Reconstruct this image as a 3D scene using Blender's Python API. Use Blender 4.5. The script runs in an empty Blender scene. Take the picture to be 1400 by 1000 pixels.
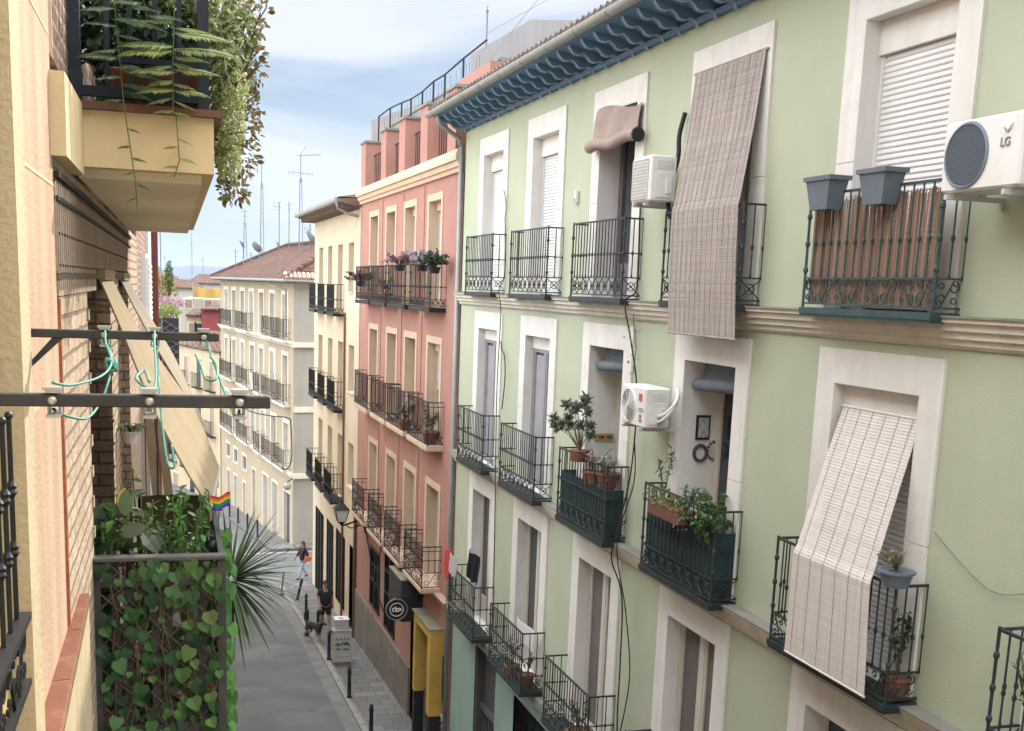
import bpy, bmesh, math, random
from mathutils import Vector, Matrix, noise as mnoise
random.seed(7)
PI = math.pi
scene = bpy.context.scene
COL = scene.collection
WM = {}                      # world matrices of every object built

# ------------------------------------------------------------------ frames
def frame(ox, oy, dx, dy, oz=0.0):
    """local (a, t, z): a runs along (dx,dy), t out of the wall (turned left of a), z up"""
    l = math.hypot(dx, dy); dx /= l; dy /= l
    return Matrix(((dx, -dy, 0, ox), (dy, dx, 0, oy), (0, 0, 1, oz), (0, 0, 0, 1)))
IDM = Matrix.Identity(4)
FR = frame(6.4, 0, 0, 1)                                   # right-hand facades: a = y, t towards the street
FWH = frame(6.73, 57.2, -0.10410, 0.99457)                 # cream corner block, a away from us
VLX, VLY = 0.0226823, 0.99974272                           # left-hand wall direction
DL = 0.36
def PL(s, t, z):                                           # left wall: s along, t out to the street
    return Vector((VLX*s + VLY*(t-DL), VLY*s - VLX*(t-DL), z))

# ------------------------------------------------------------------ materials
MATS = {}
def mat(name, col, rough=.8, var=.08, scale=2.0, bump=0., bscale=60., metal=0., streak=0., dirt=None, trans=0., spec=.35, zs=1.0):
    if name in MATS: return MATS[name]
    m = bpy.data.materials.new(name); m.use_nodes = True
    nt = m.node_tree; N = nt.nodes; L = nt.links
    b = N['Principled BSDF']
    b.inputs['Roughness'].default_value = rough; b.inputs['Metallic'].default_value = metal
    b.inputs['Specular IOR Level'].default_value = spec
    geo = N.new('ShaderNodeNewGeometry')
    mp = N.new('ShaderNodeMapping'); mp.inputs['Scale'].default_value = (1, 1, zs)
    L.new(geo.outputs['Position'], mp.inputs['Vector'])
    nz = N.new('ShaderNodeTexNoise'); nz.inputs['Scale'].default_value = scale; nz.inputs['Detail'].default_value = 6
    L.new(mp.outputs[0], nz.inputs['Vector'])
    rp = N.new('ShaderNodeValToRGB')
    c = Vector(col)
    rp.color_ramp.elements[0].position = .3; rp.color_ramp.elements[1].position = .7
    rp.color_ramp.elements[0].color = (*(c*(1-var)), 1); rp.color_ramp.elements[1].color = (*(c*(1+var)), 1)
    L.new(nz.outputs['Fac'], rp.inputs[0]); out = rp.outputs[0]
    if streak > 0:
        mp2 = N.new('ShaderNodeMapping'); mp2.inputs['Scale'].default_value = (7, 7, .5)
        L.new(geo.outputs['Position'], mp2.inputs['Vector'])
        n2 = N.new('ShaderNodeTexNoise'); n2.inputs['Scale'].default_value = 1.0; n2.inputs['Detail'].default_value = 5
        L.new(mp2.outputs[0], n2.inputs['Vector'])
        mr = N.new('ShaderNodeMapRange'); mr.inputs['From Min'].default_value = .35; mr.inputs['From Max'].default_value = .75
        mr.inputs['To Min'].default_value = 1.0; mr.inputs['To Max'].default_value = 1-streak
        L.new(n2.outputs['Fac'], mr.inputs['Value'])
        mx = N.new('ShaderNodeMix'); mx.data_type = 'RGBA'; mx.blend_type = 'MULTIPLY'; mx.inputs[0].default_value = 1
        L.new(out, mx.inputs['A']); L.new(mr.outputs[0], mx.inputs['B']); out = mx.outputs['Result']
    if dirt:
        dc, amt, ds = dirt
        n3 = N.new('ShaderNodeTexNoise'); n3.inputs['Scale'].default_value = ds; n3.inputs['Detail'].default_value = 8
        n3.inputs['Roughness'].default_value = .65
        L.new(geo.outputs['Position'], n3.inputs['Vector'])
        mr = N.new('ShaderNodeMapRange'); mr.inputs['From Min'].default_value = .5; mr.inputs['From Max'].default_value = .72
        mr.inputs['To Min'].default_value = 0; mr.inputs['To Max'].default_value = amt
        L.new(n3.outputs['Fac'], mr.inputs['Value'])
        mx = N.new('ShaderNodeMix'); mx.data_type = 'RGBA'; mx.inputs['B'].default_value = (*dc, 1)
        L.new(mr.outputs[0], mx.inputs[0]); L.new(out, mx.inputs['A']); out = mx.outputs['Result']
    L.new(out, b.inputs['Base Color'])
    if bump > 0:
        n4 = N.new('ShaderNodeTexNoise'); n4.inputs['Scale'].default_value = bscale; n4.inputs['Detail'].default_value = 4
        L.new(geo.outputs['Position'], n4.inputs['Vector'])
        bp = N.new('ShaderNodeBump'); bp.inputs['Strength'].default_value = bump; bp.inputs['Distance'].default_value = .02
        L.new(n4.outputs['Fac'], bp.inputs['Height']); L.new(bp.outputs[0], b.inputs['Normal'])
    if trans > 0:
        tr = N.new('ShaderNodeBsdfTranslucent'); L.new(out, tr.inputs['Color'])
        ms = N.new('ShaderNodeMixShader'); ms.inputs[0].default_value = trans
        L.new(b.outputs[0], ms.inputs[1]); L.new(tr.outputs[0], ms.inputs[2])
        L.new(ms.outputs[0], N['Material Output'].inputs['Surface'])
    MATS[name] = m
    return m

def leafmat(name, cols, trans=.35, rough=.45):
    if name in MATS: return MATS[name]
    m = bpy.data.materials.new(name); m.use_nodes = True
    nt = m.node_tree; N = nt.nodes; L = nt.links; b = N['Principled BSDF']
    b.inputs['Roughness'].default_value = rough
    g = N.new('ShaderNodeNewGeometry'); r = N.new('ShaderNodeValToRGB')
    el = r.color_ramp.elements
    while len(el) < len(cols): el.new(.5)
    for i, c in enumerate(cols):
        el[i].position = i/(len(cols)-1); el[i].color = (*c, 1)
    L.new(g.outputs['Random Per Island'], r.inputs[0]); L.new(r.outputs[0], b.inputs['Base Color'])
    t = N.new('ShaderNodeBsdfTranslucent'); L.new(r.outputs[0], t.inputs['Color'])
    ms = N.new('ShaderNodeMixShader'); ms.inputs[0].default_value = trans
    L.new(b.outputs[0], ms.inputs[1]); L.new(t.outputs[0], ms.inputs[2])
    L.new(ms.outputs[0], N['Material Output'].inputs['Surface'])
    MATS[name] = m
    return m

def brickmat(name, c1, c2, mortar, axis, bw, bh, bump=.6, msize=.012, offset=.5):
    """axis: 'yz' (courses level) or 'zy' (soldier bricks on end)"""
    if name in MATS: return MATS[name]
    m = bpy.data.materials.new(name); m.use_nodes = True
    nt = m.node_tree; N = nt.nodes; L = nt.links; b = N['Principled BSDF']; b.inputs['Roughness'].default_value = .9
    g = N.new('ShaderNodeNewGeometry'); s = N.new('ShaderNodeSeparateXYZ'); c = N.new('ShaderNodeCombineXYZ')
    L.new(g.outputs['Position'], s.inputs[0])
    ad = N.new('ShaderNodeMath'); ad.operation = 'ADD'
    L.new(s.outputs['X'], ad.inputs[0]); L.new(s.outputs['Y'], ad.inputs[1])
    if axis == 'yz': L.new(ad.outputs[0], c.inputs['X']); L.new(s.outputs['Z'], c.inputs['Y'])
    elif axis == 'xy': L.new(s.outputs['X'], c.inputs['X']); L.new(s.outputs['Y'], c.inputs['Y'])
    else: L.new(s.outputs['Z'], c.inputs['X']); L.new(ad.outputs[0], c.inputs['Y'])
    nd = N.new('ShaderNodeTexNoise'); nd.inputs['Scale'].default_value = 9
    L.new(g.outputs['Position'], nd.inputs['Vector'])
    vm = N.new('ShaderNodeVectorMath'); vm.operation = 'SCALE'; vm.inputs['Scale'].default_value = .02
    L.new(nd.outputs['Color'], vm.inputs[0])
    va = N.new('ShaderNodeVectorMath'); va.operation = 'ADD'; L.new(c.outputs[0], va.inputs[0]); L.new(vm.outputs[0], va.inputs[1])
    br = N.new('ShaderNodeTexBrick'); br.inputs['Scale'].default_value = 1; br.offset = offset
    br.inputs['Brick Width'].default_value = bw; br.inputs['Row Height'].default_value = bh; br.inputs['Mortar Size'].default_value = msize
    br.inputs['Mortar Smooth'].default_value = .3; br.inputs['Bias'].default_value = 0
    br.inputs['Color1'].default_value = (*c1, 1); br.inputs['Color2'].default_value = (*c2, 1); br.inputs['Mortar'].default_value = (*mortar, 1)
    L.new(va.outputs[0], br.inputs['Vector'])
    n2 = N.new('ShaderNodeTexNoise'); n2.inputs['Scale'].default_value = 40; n2.inputs['Detail'].default_value = 6
    L.new(g.outputs['Position'], n2.inputs['Vector'])
    mr = N.new('ShaderNodeMapRange'); mr.inputs['To Min'].default_value = .7; mr.inputs['To Max'].default_value = 1.25
    L.new(n2.outputs['Fac'], mr.inputs['Value'])
    mx = N.new('ShaderNodeMix'); mx.data_type = 'RGBA'; mx.blend_type = 'MULTIPLY'; mx.inputs[0].default_value = 1
    L.new(br.outputs['Color'], mx.inputs['A']); L.new(mr.outputs[0], mx.inputs['B']); L.new(mx.outputs['Result'], b.inputs['Base Color'])
    h = N.new('ShaderNodeMath'); h.operation = 'MULTIPLY_ADD'; h.inputs[1].default_value = -1.0
    L.new(br.outputs['Fac'], h.inputs[0]); L.new(n2.outputs['Fac'], h.inputs[2])
    bp = N.new('ShaderNodeBump'); bp.inputs['Strength'].default_value = bump; bp.inputs['Distance'].default_value = .012
    L.new(h.outputs[0], bp.inputs['Height']); L.new(bp.outputs[0], b.inputs['Normal'])
    MATS[name] = m
    return m

def tilemat(name, c1, c2, axis_vec, period=.2):
    """roof tiles: ribs run down the slope, so the wave runs along axis_vec"""
    if name in MATS: return MATS[name]
    m = bpy.data.materials.new(name); m.use_nodes = True
    nt = m.node_tree; N = nt.nodes; L = nt.links; b = N['Principled BSDF']; b.inputs['Roughness'].default_value = .95
    b.inputs['Specular IOR Level'].default_value = .1
    g = N.new('ShaderNodeNewGeometry'); d = N.new('ShaderNodeVectorMath'); d.operation = 'DOT_PRODUCT'; d.inputs[1].default_value = axis_vec
    L.new(g.outputs['Position'], d.inputs[0])
    mu = N.new('ShaderNodeMath'); mu.operation = 'MULTIPLY'; mu.inputs[1].default_value = 2*PI/period; L.new(d.outputs['Value'], mu.inputs[0])
    si = N.new('ShaderNodeMath'); si.operation = 'SINE'; L.new(mu.outputs[0], si.inputs[0])
    vo = N.new('ShaderNodeTexVoronoi'); vo.inputs['Scale'].default_value = 3.2; L.new(g.outputs['Position'], vo.inputs['Vector'])
    nz = N.new('ShaderNodeTexNoise'); nz.inputs['Scale'].default_value = 1.2; nz.inputs['Detail'].default_value = 9; nz.inputs['Roughness'].default_value = .7
    L.new(g.outputs['Position'], nz.inputs['Vector'])
    ma = N.new('ShaderNodeMath'); ma.operation = 'MULTIPLY_ADD'; ma.inputs[1].default_value = .35
    sp = N.new('ShaderNodeSeparateColor'); L.new(vo.outputs['Color'], sp.inputs[0]); L.new(sp.outputs[0], ma.inputs[0]); L.new(nz.outputs['Fac'], ma.inputs[2])
    r = N.new('ShaderNodeValToRGB'); r.color_ramp.elements[0].color = (*c1, 1); r.color_ramp.elements[1].color = (*c2, 1)
    r.color_ramp.elements[0].position = .35; r.color_ramp.elements[1].position = .95
    L.new(ma.outputs[0], r.inputs[0]); L.new(r.outputs[0], b.inputs['Base Color'])
    bp = N.new('ShaderNodeBump'); bp.inputs['Strength'].default_value = .9; bp.inputs['Distance'].default_value = .06
    L.new(si.outputs[0], bp.inputs['Height']); L.new(bp.outputs[0], b.inputs['Normal'])
    MATS[name] = m
    return m

def slatmat(name, cols, rib=0., rough=.9):
    """woven slats: every slat its own tone, with upright stains along the weave"""
    m = bpy.data.materials.new(name); m.use_nodes = True
    nt = m.node_tree; N = nt.nodes; L = nt.links; b = N['Principled BSDF']; b.inputs['Roughness'].default_value = rough
    g = N.new('ShaderNodeNewGeometry'); r = N.new('ShaderNodeValToRGB'); el = r.color_ramp.elements
    while len(el) < len(cols): el.new(.5)
    for i, c in enumerate(cols): el[i].position = i/(len(cols)-1); el[i].color = (*c, 1)
    L.new(g.outputs['Random Per Island'], r.inputs[0])
    mp = N.new('ShaderNodeMapping'); mp.inputs['Scale'].default_value = (1, 26, 1.1); L.new(g.outputs['Position'], mp.inputs[0])
    n = N.new('ShaderNodeTexNoise'); n.inputs['Scale'].default_value = 1.; n.inputs['Detail'].default_value = 5; L.new(mp.outputs[0], n.inputs['Vector'])
    mr = N.new('ShaderNodeMapRange'); mr.inputs['From Min'].default_value = .35; mr.inputs['From Max'].default_value = .7; mr.inputs['To Min'].default_value = 1+rib*.3; mr.inputs['To Max'].default_value = 1-rib
    L.new(n.outputs['Fac'], mr.inputs['Value'])
    x = N.new('ShaderNodeMix'); x.data_type = 'RGBA'; x.blend_type = 'MULTIPLY'; x.inputs[0].default_value = 1
    L.new(r.outputs[0], x.inputs['A']); L.new(mr.outputs[0], x.inputs['B']); L.new(x.outputs['Result'], b.inputs['Base Color'])
    MATS[name] = m
    return m

# ------------------------------------------------------------------ mesh builder
class MB:
    def __init__(self, xf=None): self.v = []; self.f = []; self.xf = xf
    def add(self, vs, fs):
        n = len(self.v)
        self.v += [Vector(p) for p in vs]; self.f += [tuple(i+n for i in f) for f in fs]
        return self
    def box(self, a0, a1, t0, t1, z0, z1):
        return self.add([(a0,t0,z0),(a1,t0,z0),(a1,t1,z0),(a0,t1,z0),(a0,t0,z1),(a1,t0,z1),(a1,t1,z1),(a0,t1,z1)],
            [(0,3,2,1),(4,5,6,7),(0,1,5,4),(1,2,6,5),(2,3,7,6),(3,0,4,7)])
    def bbox(self, a0, a1, t0, t1, z0, z1, b=.01):      # box with chamfered upright and top edges
        p = [(a0+b,t0),(a1-b,t0),(a1,t0+b),(a1,t1-b),(a1-b,t1),(a0+b,t1),(a0,t1-b),(a0,t0+b)]
        ca, ct = (a0+a1)/2, (t0+t1)/2
        q = [(ca+(x-ca)*(1-2*b/(a1-a0)), ct+(y-ct)*(1-2*b/(t1-t0))) for x, y in p]
        vs = [(x,y,z0+b) for x,y in p]+[(x,y,z1-b) for x,y in p]+[(x,y,z1) for x,y in q]+[(x,y,z0) for x,y in q]
        fs = []
        for k in range(8):
            j = (k+1) % 8
            fs += [(k,j,8+j,8+k),(8+k,8+j,16+j,16+k),(24+k,24+j,j,k)]
        fs += [tuple(range(16,24)), tuple(range(31,23,-1))]
        return self.add(vs, fs)
    def quad(self, *p): return self.add(p, [tuple(range(len(p)))])
    def tube(self, pts, r, n=6, closed=False, r1=None):
        pts = [Vector(p) for p in pts]; m = len(pts)
        if m < 2: return self
        vs = []; up = Vector((0.13, 0.21, 0.97)).normalized(); prev = None
        for i, p in enumerate(pts):
            if closed: d = pts[(i+1) % m]-pts[i-1]
            else: d = pts[min(i+1, m-1)]-pts[max(i-1, 0)]
            if d.length < 1e-9: d = Vector((0, 0, 1))
            d.normalize()
            if prev is None:
                u = d.cross(up)
                if u.length < .05: u = d.cross(Vector((1, 0, 0)))
            else: u = prev-d*prev.dot(d)
            u.normalize(); prev = u; w = d.cross(u)
            rr = r if r1 is None else r+(r1-r)*i/(m-1)
            for k in range(n):
                q = 2*PI*(k+.5)/n
                vs.append(p+(u*math.cos(q)+w*math.sin(q))*rr)
        fs = []
        for i in range(m if closed else m-1):
            for k in range(n):
                a = i*n+k; b = i*n+(k+1) % n; c = ((i+1) % m)*n+(k+1) % n; d = ((i+1) % m)*n+k
                fs.append((a, b, c, d))
        if not closed: fs += [tuple(range(n-1, -1, -1)), tuple(range((m-1)*n, m*n))]
        return self.add(vs, fs)
    def lathe(self, c, prof, n=10, axis='z'):
        vs = []; fs = []; c = Vector(c)
        for r, z in prof:
            for k in range(n):
                q = 2*PI*k/n; x, y = r*math.cos(q), r*math.sin(q)
                vs.append(c+(Vector((x, y, z)) if axis == 'z' else Vector((x, z, y)) if axis == 't' else Vector((z, x, y))))
        for i in range(len(prof)-1):
            for k in range(n):
                fs.append((i*n+k, i*n+(k+1) % n, (i+1)*n+(k+1) % n, (i+1)*n+k))
        fs += [tuple(range(n-1, -1, -1)), tuple(range((len(prof)-1)*n, len(prof)*n))]
        return self.add(vs, fs)
    def ball(self, c, r, n=8, m=6):
        rx, ry, rz = (r, r, r) if not isinstance(r, (tuple, list)) else r
        vs = []; fs = []
        for i in range(m+1):
            th = PI*i/m
            for k in range(n):
                q = 2*PI*k/n
                s = max(math.sin(th), .02)
                vs.append((c[0]+rx*s*math.cos(q), c[1]+ry*s*math.sin(q), c[2]-rz*math.cos(th)))
        for i in range(m):
            for k in range(n): fs.append((i*n+k, i*n+(k+1) % n, (i+1)*n+(k+1) % n, (i+1)*n+k))
        return self.add(vs, fs)
    def prism(self, poly, t0, t1):                   # poly in (a, z), extruded along t
        n = len(poly)
        vs = [(a, t0, z) for a, z in poly]+[(a, t1, z) for a, z in poly]
        fs = [tuple(range(n)), tuple(range(2*n-1, n-1, -1))]+[(k, n+k, n+(k+1) % n, (k+1) % n) for k in range(n)]
        return self.add(vs, fs)
    def run(self, prof, a0, a1):                     # profile in (t, z), extruded along a
        n = len(prof)
        vs = [(a0, t, z) for t, z in prof]+[(a1, t, z) for t, z in prof]
        fs = [tuple(range(n)), tuple(range(2*n-1, n-1, -1))]+[(k, n+k, n+(k+1) % n, (k+1) % n) for k in range(n)]
        return self.add(vs, fs)
    def sheet(self, rows, thick=0.0):
        """grid of points; thickness pushes a second layer along the mean normal"""
        nr, nc = len(rows), len(rows[0])
        P = [Vector(p) for r in rows for p in r]
        fs = [(i*nc+j, i*nc+j+1, (i+1)*nc+j+1, (i+1)*nc+j) for i in range(nr-1) for j in range(nc-1)]
        if thick:
            nn = Vector((0, 0, 0))
            for f in fs: nn += (P[f[1]]-P[f[0]]).cross(P[f[3]]-P[f[0]])
            nn.normalize(); n = len(P)
            Q = [p-nn*thick for p in P]
            g = [tuple(i+n for i in reversed(f)) for f in fs]
            rim = [i for i in range(nc)]+[i*nc+nc-1 for i in range(1, nr)]+[(nr-1)*nc+j for j in range(nc-2, -1, -1)]+[i*nc for i in range(nr-2, 0, -1)]
            e = [(rim[k], rim[k]+n, rim[(k+1) % len(rim)]+n, rim[(k+1) % len(rim)]) for k in range(len(rim))]
            return self.add(P+Q, fs+g+e)
        return self.add(P, fs)
    def mesh(self, name, material, smooth=False, origin=None, weld=False):
        me = bpy.data.meshes.new(name)
        vs = [self.xf(p) if self.xf else p for p in self.v]
        if origin is None: origin = Vector((0, 0, 0))
        me.from_pydata([tuple(Vector(p)-origin) for p in vs], [], self.f)
        bm = bmesh.new(); bm.from_mesh(me)
        if weld: bmesh.ops.remove_doubles(bm, verts=bm.verts, dist=1e-4)
        bmesh.ops.recalc_face_normals(bm, faces=bm.faces)
        bm.to_mesh(me); bm.free()
        if smooth:
            for p in me.polygons: p.use_smooth = True
        if material: me.materials.append(material)
        return me
    def bounds(self):
        vs = [Vector(self.xf(p)) if self.xf else p for p in self.v]
        return Vector([min(v[i] for v in vs) for i in range(3)]), Vector([max(v[i] for v in vs) for i in range(3)])

def place(o, M, parent=None):
    WM[o.name] = M
    if parent is not None:
        o.parent = parent
        o.matrix_parent_inverse = WM[parent.name].inverted()
    o.matrix_basis = M
    return o
def build(mb, name, material, parent=None, F=IDM, smooth=False, weld=False):
    lo, hi = mb.bounds()
    org = Vector(((lo.x+hi.x)/2, (lo.y+hi.y)/2, lo.z))
    o = bpy.data.objects.new(name, mb.mesh(name, material, smooth, org, weld)); COL.objects.link(o)
    return place(o, F @ Matrix.Translation(org), parent)
def put(me, name, parent, M):                            # another object on a shared mesh
    o = bpy.data.objects.new(name, me); COL.objects.link(o)
    return place(o, M, parent)
def tag(o, label=None, cat=None, group=None, kind=None):
    if label: o['label'] = label
    if cat: o['category'] = cat
    if group: o['group'] = group
    if kind: o['kind'] = kind
    return o
def thing(name, label, cat, loc, group=None, rotz=0.):
    o = bpy.data.objects.new(name, None); COL.objects.link(o); o.empty_display_size = .2
    place(o, Matrix.Translation(Vector(loc)) @ Matrix.Rotation(rotz, 4, 'Z'))
    return tag(o, label, cat, group)
def dup(o, M, label=None, parent=None):
    """copy a thing with its parts; M = world transform of the copy relative to the source"""
    c = o.copy(); COL.objects.link(c)
    place(c, M @ WM[o.name], parent)
    if label: c['label'] = label
    for ch in list(o.children): dup(ch, M, None, c)
    return c
def lerp(a, b, t): return a+(b-a)*t
def bez(p0, p1, p2, p3, n=12):
    p0, p1, p2, p3 = map(Vector, (p0, p1, p2, p3)); o = []
    for i in range(n+1):
        t = i/n; u = 1-t
        o.append(p0*u**3+p1*3*u*u*t+p2*3*u*t*t+p3*t**3)
    return o

# ------------------------------------------------------------------ shared materials
M_green = mat('green_stucco', (.445, .485, .36), .9, .04, 1.1, .18, 45, streak=.025, dirt=((.40, .43, .31), .4, .7))
M_teal = mat('teal_stucco', (.30, .43, .38), .9, .06, 1.3, .25, 45, streak=.12)
M_white = mat('white_render', (.75, .73, .69), .85, .04, 2.2, .15, 70, streak=.10, dirt=((.55, .50, .44), .4, 2.5))
M_cornice = mat('cornice_stone', (.66, .62, .54), .85, .06, 3, .2, 50, streak=.12, dirt=((.45, .42, .36), .45, 2.5))
M_shut = mat('white_shutter', (.72, .71, .70), .5, .03, 2)
M_iron = mat('green_iron', (.032, .044, .046), .5, .2, 8, metal=.2)
M_iron2 = mat('black_iron', (.02, .021, .023), .5, .2, 8, metal=.3)
M_teal_iron = mat('teal_painted_iron', (.04, .078, .08), .5, .15, 8, metal=.1)
M_glass = mat('dark_glass', (.03, .034, .038), .08, .2, 1.2, spec=.6)
M_curtain = mat('grey_curtain', (.33, .32, .34), .7, .12, 3)
M_sash = mat('cream_sash', (.62, .58, .52), .5, .05, 3)
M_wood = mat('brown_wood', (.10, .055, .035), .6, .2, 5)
M_blue = mat('blue_eave', (.085, .165, .265), .7, .12, 3)
M_bluel = mat('pale_blue_edge', (.26, .35, .42), .6, .1, 3)
M_grey = mat('grey_metal', (.30, .31, .305), .55, .1, 4, metal=.1)
M_acw = mat('ac_white', (.74, .73, .70), .5, .04, 3, dirt=((.5, .47, .42), .3, 5))
M_acd = mat('ac_dark', (.10, .125, .15), .5, .1, 10)
M_black = mat('black_rubber', (.018, .018, .02), .7, .2, 8)
M_terra = mat('terracotta', (.18, .08, .052), .75, .15, 9, .15, 80)
M_pink = mat('pink_stucco', (.385, .20, .165), .9, .05, 1.2, .2, 45, streak=.08, dirt=((.48, .25, .20), .5, 1.5))
M_tan = mat('tan_trim', (.58, .44, .33), .85, .06, 2, .15, 60, streak=.08)
M_yel = mat('yellow_stucco', (.61, .53, .40), .9, .05, 1.2, .2, 45, streak=.10)
M_tansh = mat('tan_shutter', (.30, .24, .17), .7, .08, 4)
M_cream = mat('cream_stucco', (.42, .34, .235), .9, .05, .8, .15, 45, streak=.14)
M_greyw = mat('grey_render', (.33, .315, .29), .92, .07, .7, .2, 30, streak=.1)
M_stone = mat('grey_plinth', (.22, .20, .175), .9, .15, 2.0, .3, 30, streak=.25, dirt=((.10, .095, .085), .6, 1.8))
M_dwood = mat('dark_shutter', (.035, .037, .04), .6, .2, 4)
M_rooft = tilemat('old_roof_tiles', (.085, .048, .04), (.20, .125, .105), (-.104, .9946, 0), .24)
SUN_EL, SUN_AZ, SUN, SKY, EXPO = 27., 36.6, 2.0, .06, 1.58
CLOUD_LOC = (.3, .1, .0); CL0, CL1 = .42, .62; CLOUD_LOW = (5.1, 5.3, 5.55, 1); CLOUD_FILL = (29, 29.5, 30, 1)
SKY_TINT = (.48, .46, .46, 1); HORIZON = (2.9, 3.45, 3.75, 1)
HAZE = .0002
# ================================================================== facade helpers
def holes(mb, a0, a1, z0, z1, ops, t=0.):
    A = sorted({a0, a1, *[o[0] for o in ops if a0 < o[0] < a1], *[o[1] for o in ops if a0 < o[1] < a1]})
    Z = sorted({z0, z1, *[o[2] for o in ops if z0 < o[2] < z1], *[o[3] for o in ops if z0 < o[3] < z1]})
    for i in range(len(A)-1):
        for j in range(len(Z)-1):
            ca, cz = (A[i]+A[i+1])/2, (Z[j]+Z[j+1])/2
            if any(o[0] < ca < o[1] and o[2] < cz < o[3] for o in ops): continue
            mb.quad((A[i], t, Z[j]), (A[i+1], t, Z[j]), (A[i+1], t, Z[j+1]), (A[i], t, Z[j+1]))
    return mb

def slats(a0, a1, z0, z1, t, pitch=.052):
    mb = MB(); n = max(2, int((z1-z0)/pitch)); p = (z1-z0)/n
    for k in range(n):
        z = z0+k*p
        mb.quad((a0, t, z+.004), (a1, t, z+.004), (a1, t+.008, z+p*.35), (a0, t+.008, z+p*.35))
        mb.quad((a0, t+.008, z+p*.35), (a1, t+.008, z+p*.35), (a1, t+.002, z+p-.004), (a0, t+.002, z+p-.004))
        mb.quad((a0, t+.002, z+p-.004), (a1, t+.002, z+p-.004), (a1, t-.006, z+p+.004), (a0, t-.006, z+p+.004))
    return mb

def window(b, F, a, hw, z0, z1, kind='shutter', depth=.18, band=.30, head=.33, mband=None, mfill=None, proud=.03, label=None, sill=False, box=.3, trans=None, mcur=None):
    """one opening: surround and reveals, with its shutter or sash and panes"""
    mband = mband or M_white
    s = MB(); e = .004
    if band > 0:
        zc = z0+(z1-z0)*.52
        for sg in (-1, 1):
            i, o = a+sg*hw, a+sg*(hw+band)
            lo, hi = min(i, o), max(i, o)
            s.box(lo, hi, -.02, proud, z0+.002, zc-.003); s.box(lo, hi, -.02, proud, zc+.003, z1)
        s.box(a-hw-band, a+hw+band, -.02, proud, z1, z1+head)
    d = depth+.05
    pr = proud if band > 0 else 0
    s.box(a-hw-.025, a-hw+.004, -d, pr-.003, z0, z1-.004); s.box(a+hw-.004, a+hw+.025, -d, pr-.003, z0, z1-.004)
    s.box(a-hw-.025, a+hw+.025, -d, pr-.003, z1-.004, z1+.03)
    s.box(a-hw-.025, a+hw+.025, -d, pr+(.05 if sill else -.004), z0-.05, z0)
    w = build(s, 'window', mband, b, F)
    if label: w['label'] = label
    L, R = a-hw+.004, a+hw-.004; z1 -= .004
    if kind in ('shutter', 'half'):
        zb = z0+.01 if kind == 'shutter' else z0+(z1-z0)*.5
        if box:
            build(MB().box(L, R, -depth-.04, -depth+.07, z1-box, z1-e), 'roller_box', mband, w, F)
        sh = slats(L+.03, R-.03, zb, z1-box-.01, -depth+.01)
        sh.box(L+.001, L+.04, -depth-.03, -depth+.035, z0, z1-box-.002); sh.box(R-.04, R-.001, -depth-.03, -depth+.035, z0, z1-box-.002)
        build(sh, 'shutter', mfill or M_shut, w, F)
    if kind in ('door', 'half', 'leaves'):
        t = -depth-.03 if kind != 'half' else -depth-.06
        ztop = z1-e
        if trans:
            ztop = z1-trans
            build(MB().box(L, R, t-.03, t+.05, ztop, z1-e), 'transom_panel', mband, w, F)
        fr = MB(); fw = .06
        fr.box(L, L+fw, t-.04, t+.03, z0, ztop); fr.box(R-fw, R, t-.04, t+.03, z0, ztop); fr.box(L+fw, R-fw, t-.04, t+.03, ztop-fw, ztop)
        fr.box(a-.055, a+.055, t-.04, t+.034, z0, ztop-fw)
        for p, q in ((L+fw, a-.055), (a+.055, R-fw)):
            fr.box(p, q, t-.035, t+.02, z0, z0+(.5 if kind == 'door' else .1))
            fr.box(p, p+.05, t-.035, t+.022, z0+.1, ztop-fw); fr.box(q-.05, q, t-.035, t+.022, z0+.1, ztop-fw)
        build(fr, 'sash', mfill or M_sash, w, F)
        pn = MB()
        pn.box(L+fw, R-fw, t-.03, t-.01, z0+.05, ztop-fw)
        build(pn, 'pane', M_glass, w, F)
        if kind == 'leaves':
            cu = MB()
            for p, q in ((L+fw+.05, a-.11), (a+.11, R-fw-.05)):
                n = 9
                cu.sheet([[(lerp(p, q, j/n), t-.004+.006*math.sin(j*2.1), z) for j in range(n+1)] for z in (z0+.12, ztop-fw-.05)])
            build(cu, 'curtain', mcur or M_curtain, w, F)
    if kind == 'dark':
        build(MB().box(L, R, -depth-.03, -depth, z0, z1), 'pane', M_glass, w, F)
    if kind == 'panel':                              # closed plain shutter leaf
        p = MB().box(L, a-.006, -depth-.03, -depth, z0, z1-e); p.box(a+.006, R, -depth-.03, -depth, z0, z1-e)
        for q0, q1 in ((L+.08, a-.09), (a+.09, R-.08)):
            p.box(q0, q1, -depth, -depth+.008, z0+.1, z0+(z1-z0)*.45); p.box(q0, q1, -depth, -depth+.008, z0+(z1-z0)*.5, z1-.12)
        build(p, 'shutter', mfill or M_tansh, w, F)
    return w

# ------------------------------------------------------------------ balconies
def spiral(c, r, q0, turns, u, v, n=12):
    c = Vector(c); u = Vector(u); v = Vector(v)
    return [c+(u*math.cos(q0+turns*2*PI*i/n)+v*math.sin(q0+turns*2*PI*i/n))*(r*(1-.72*i/n)) for i in range(n+1)]

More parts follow.
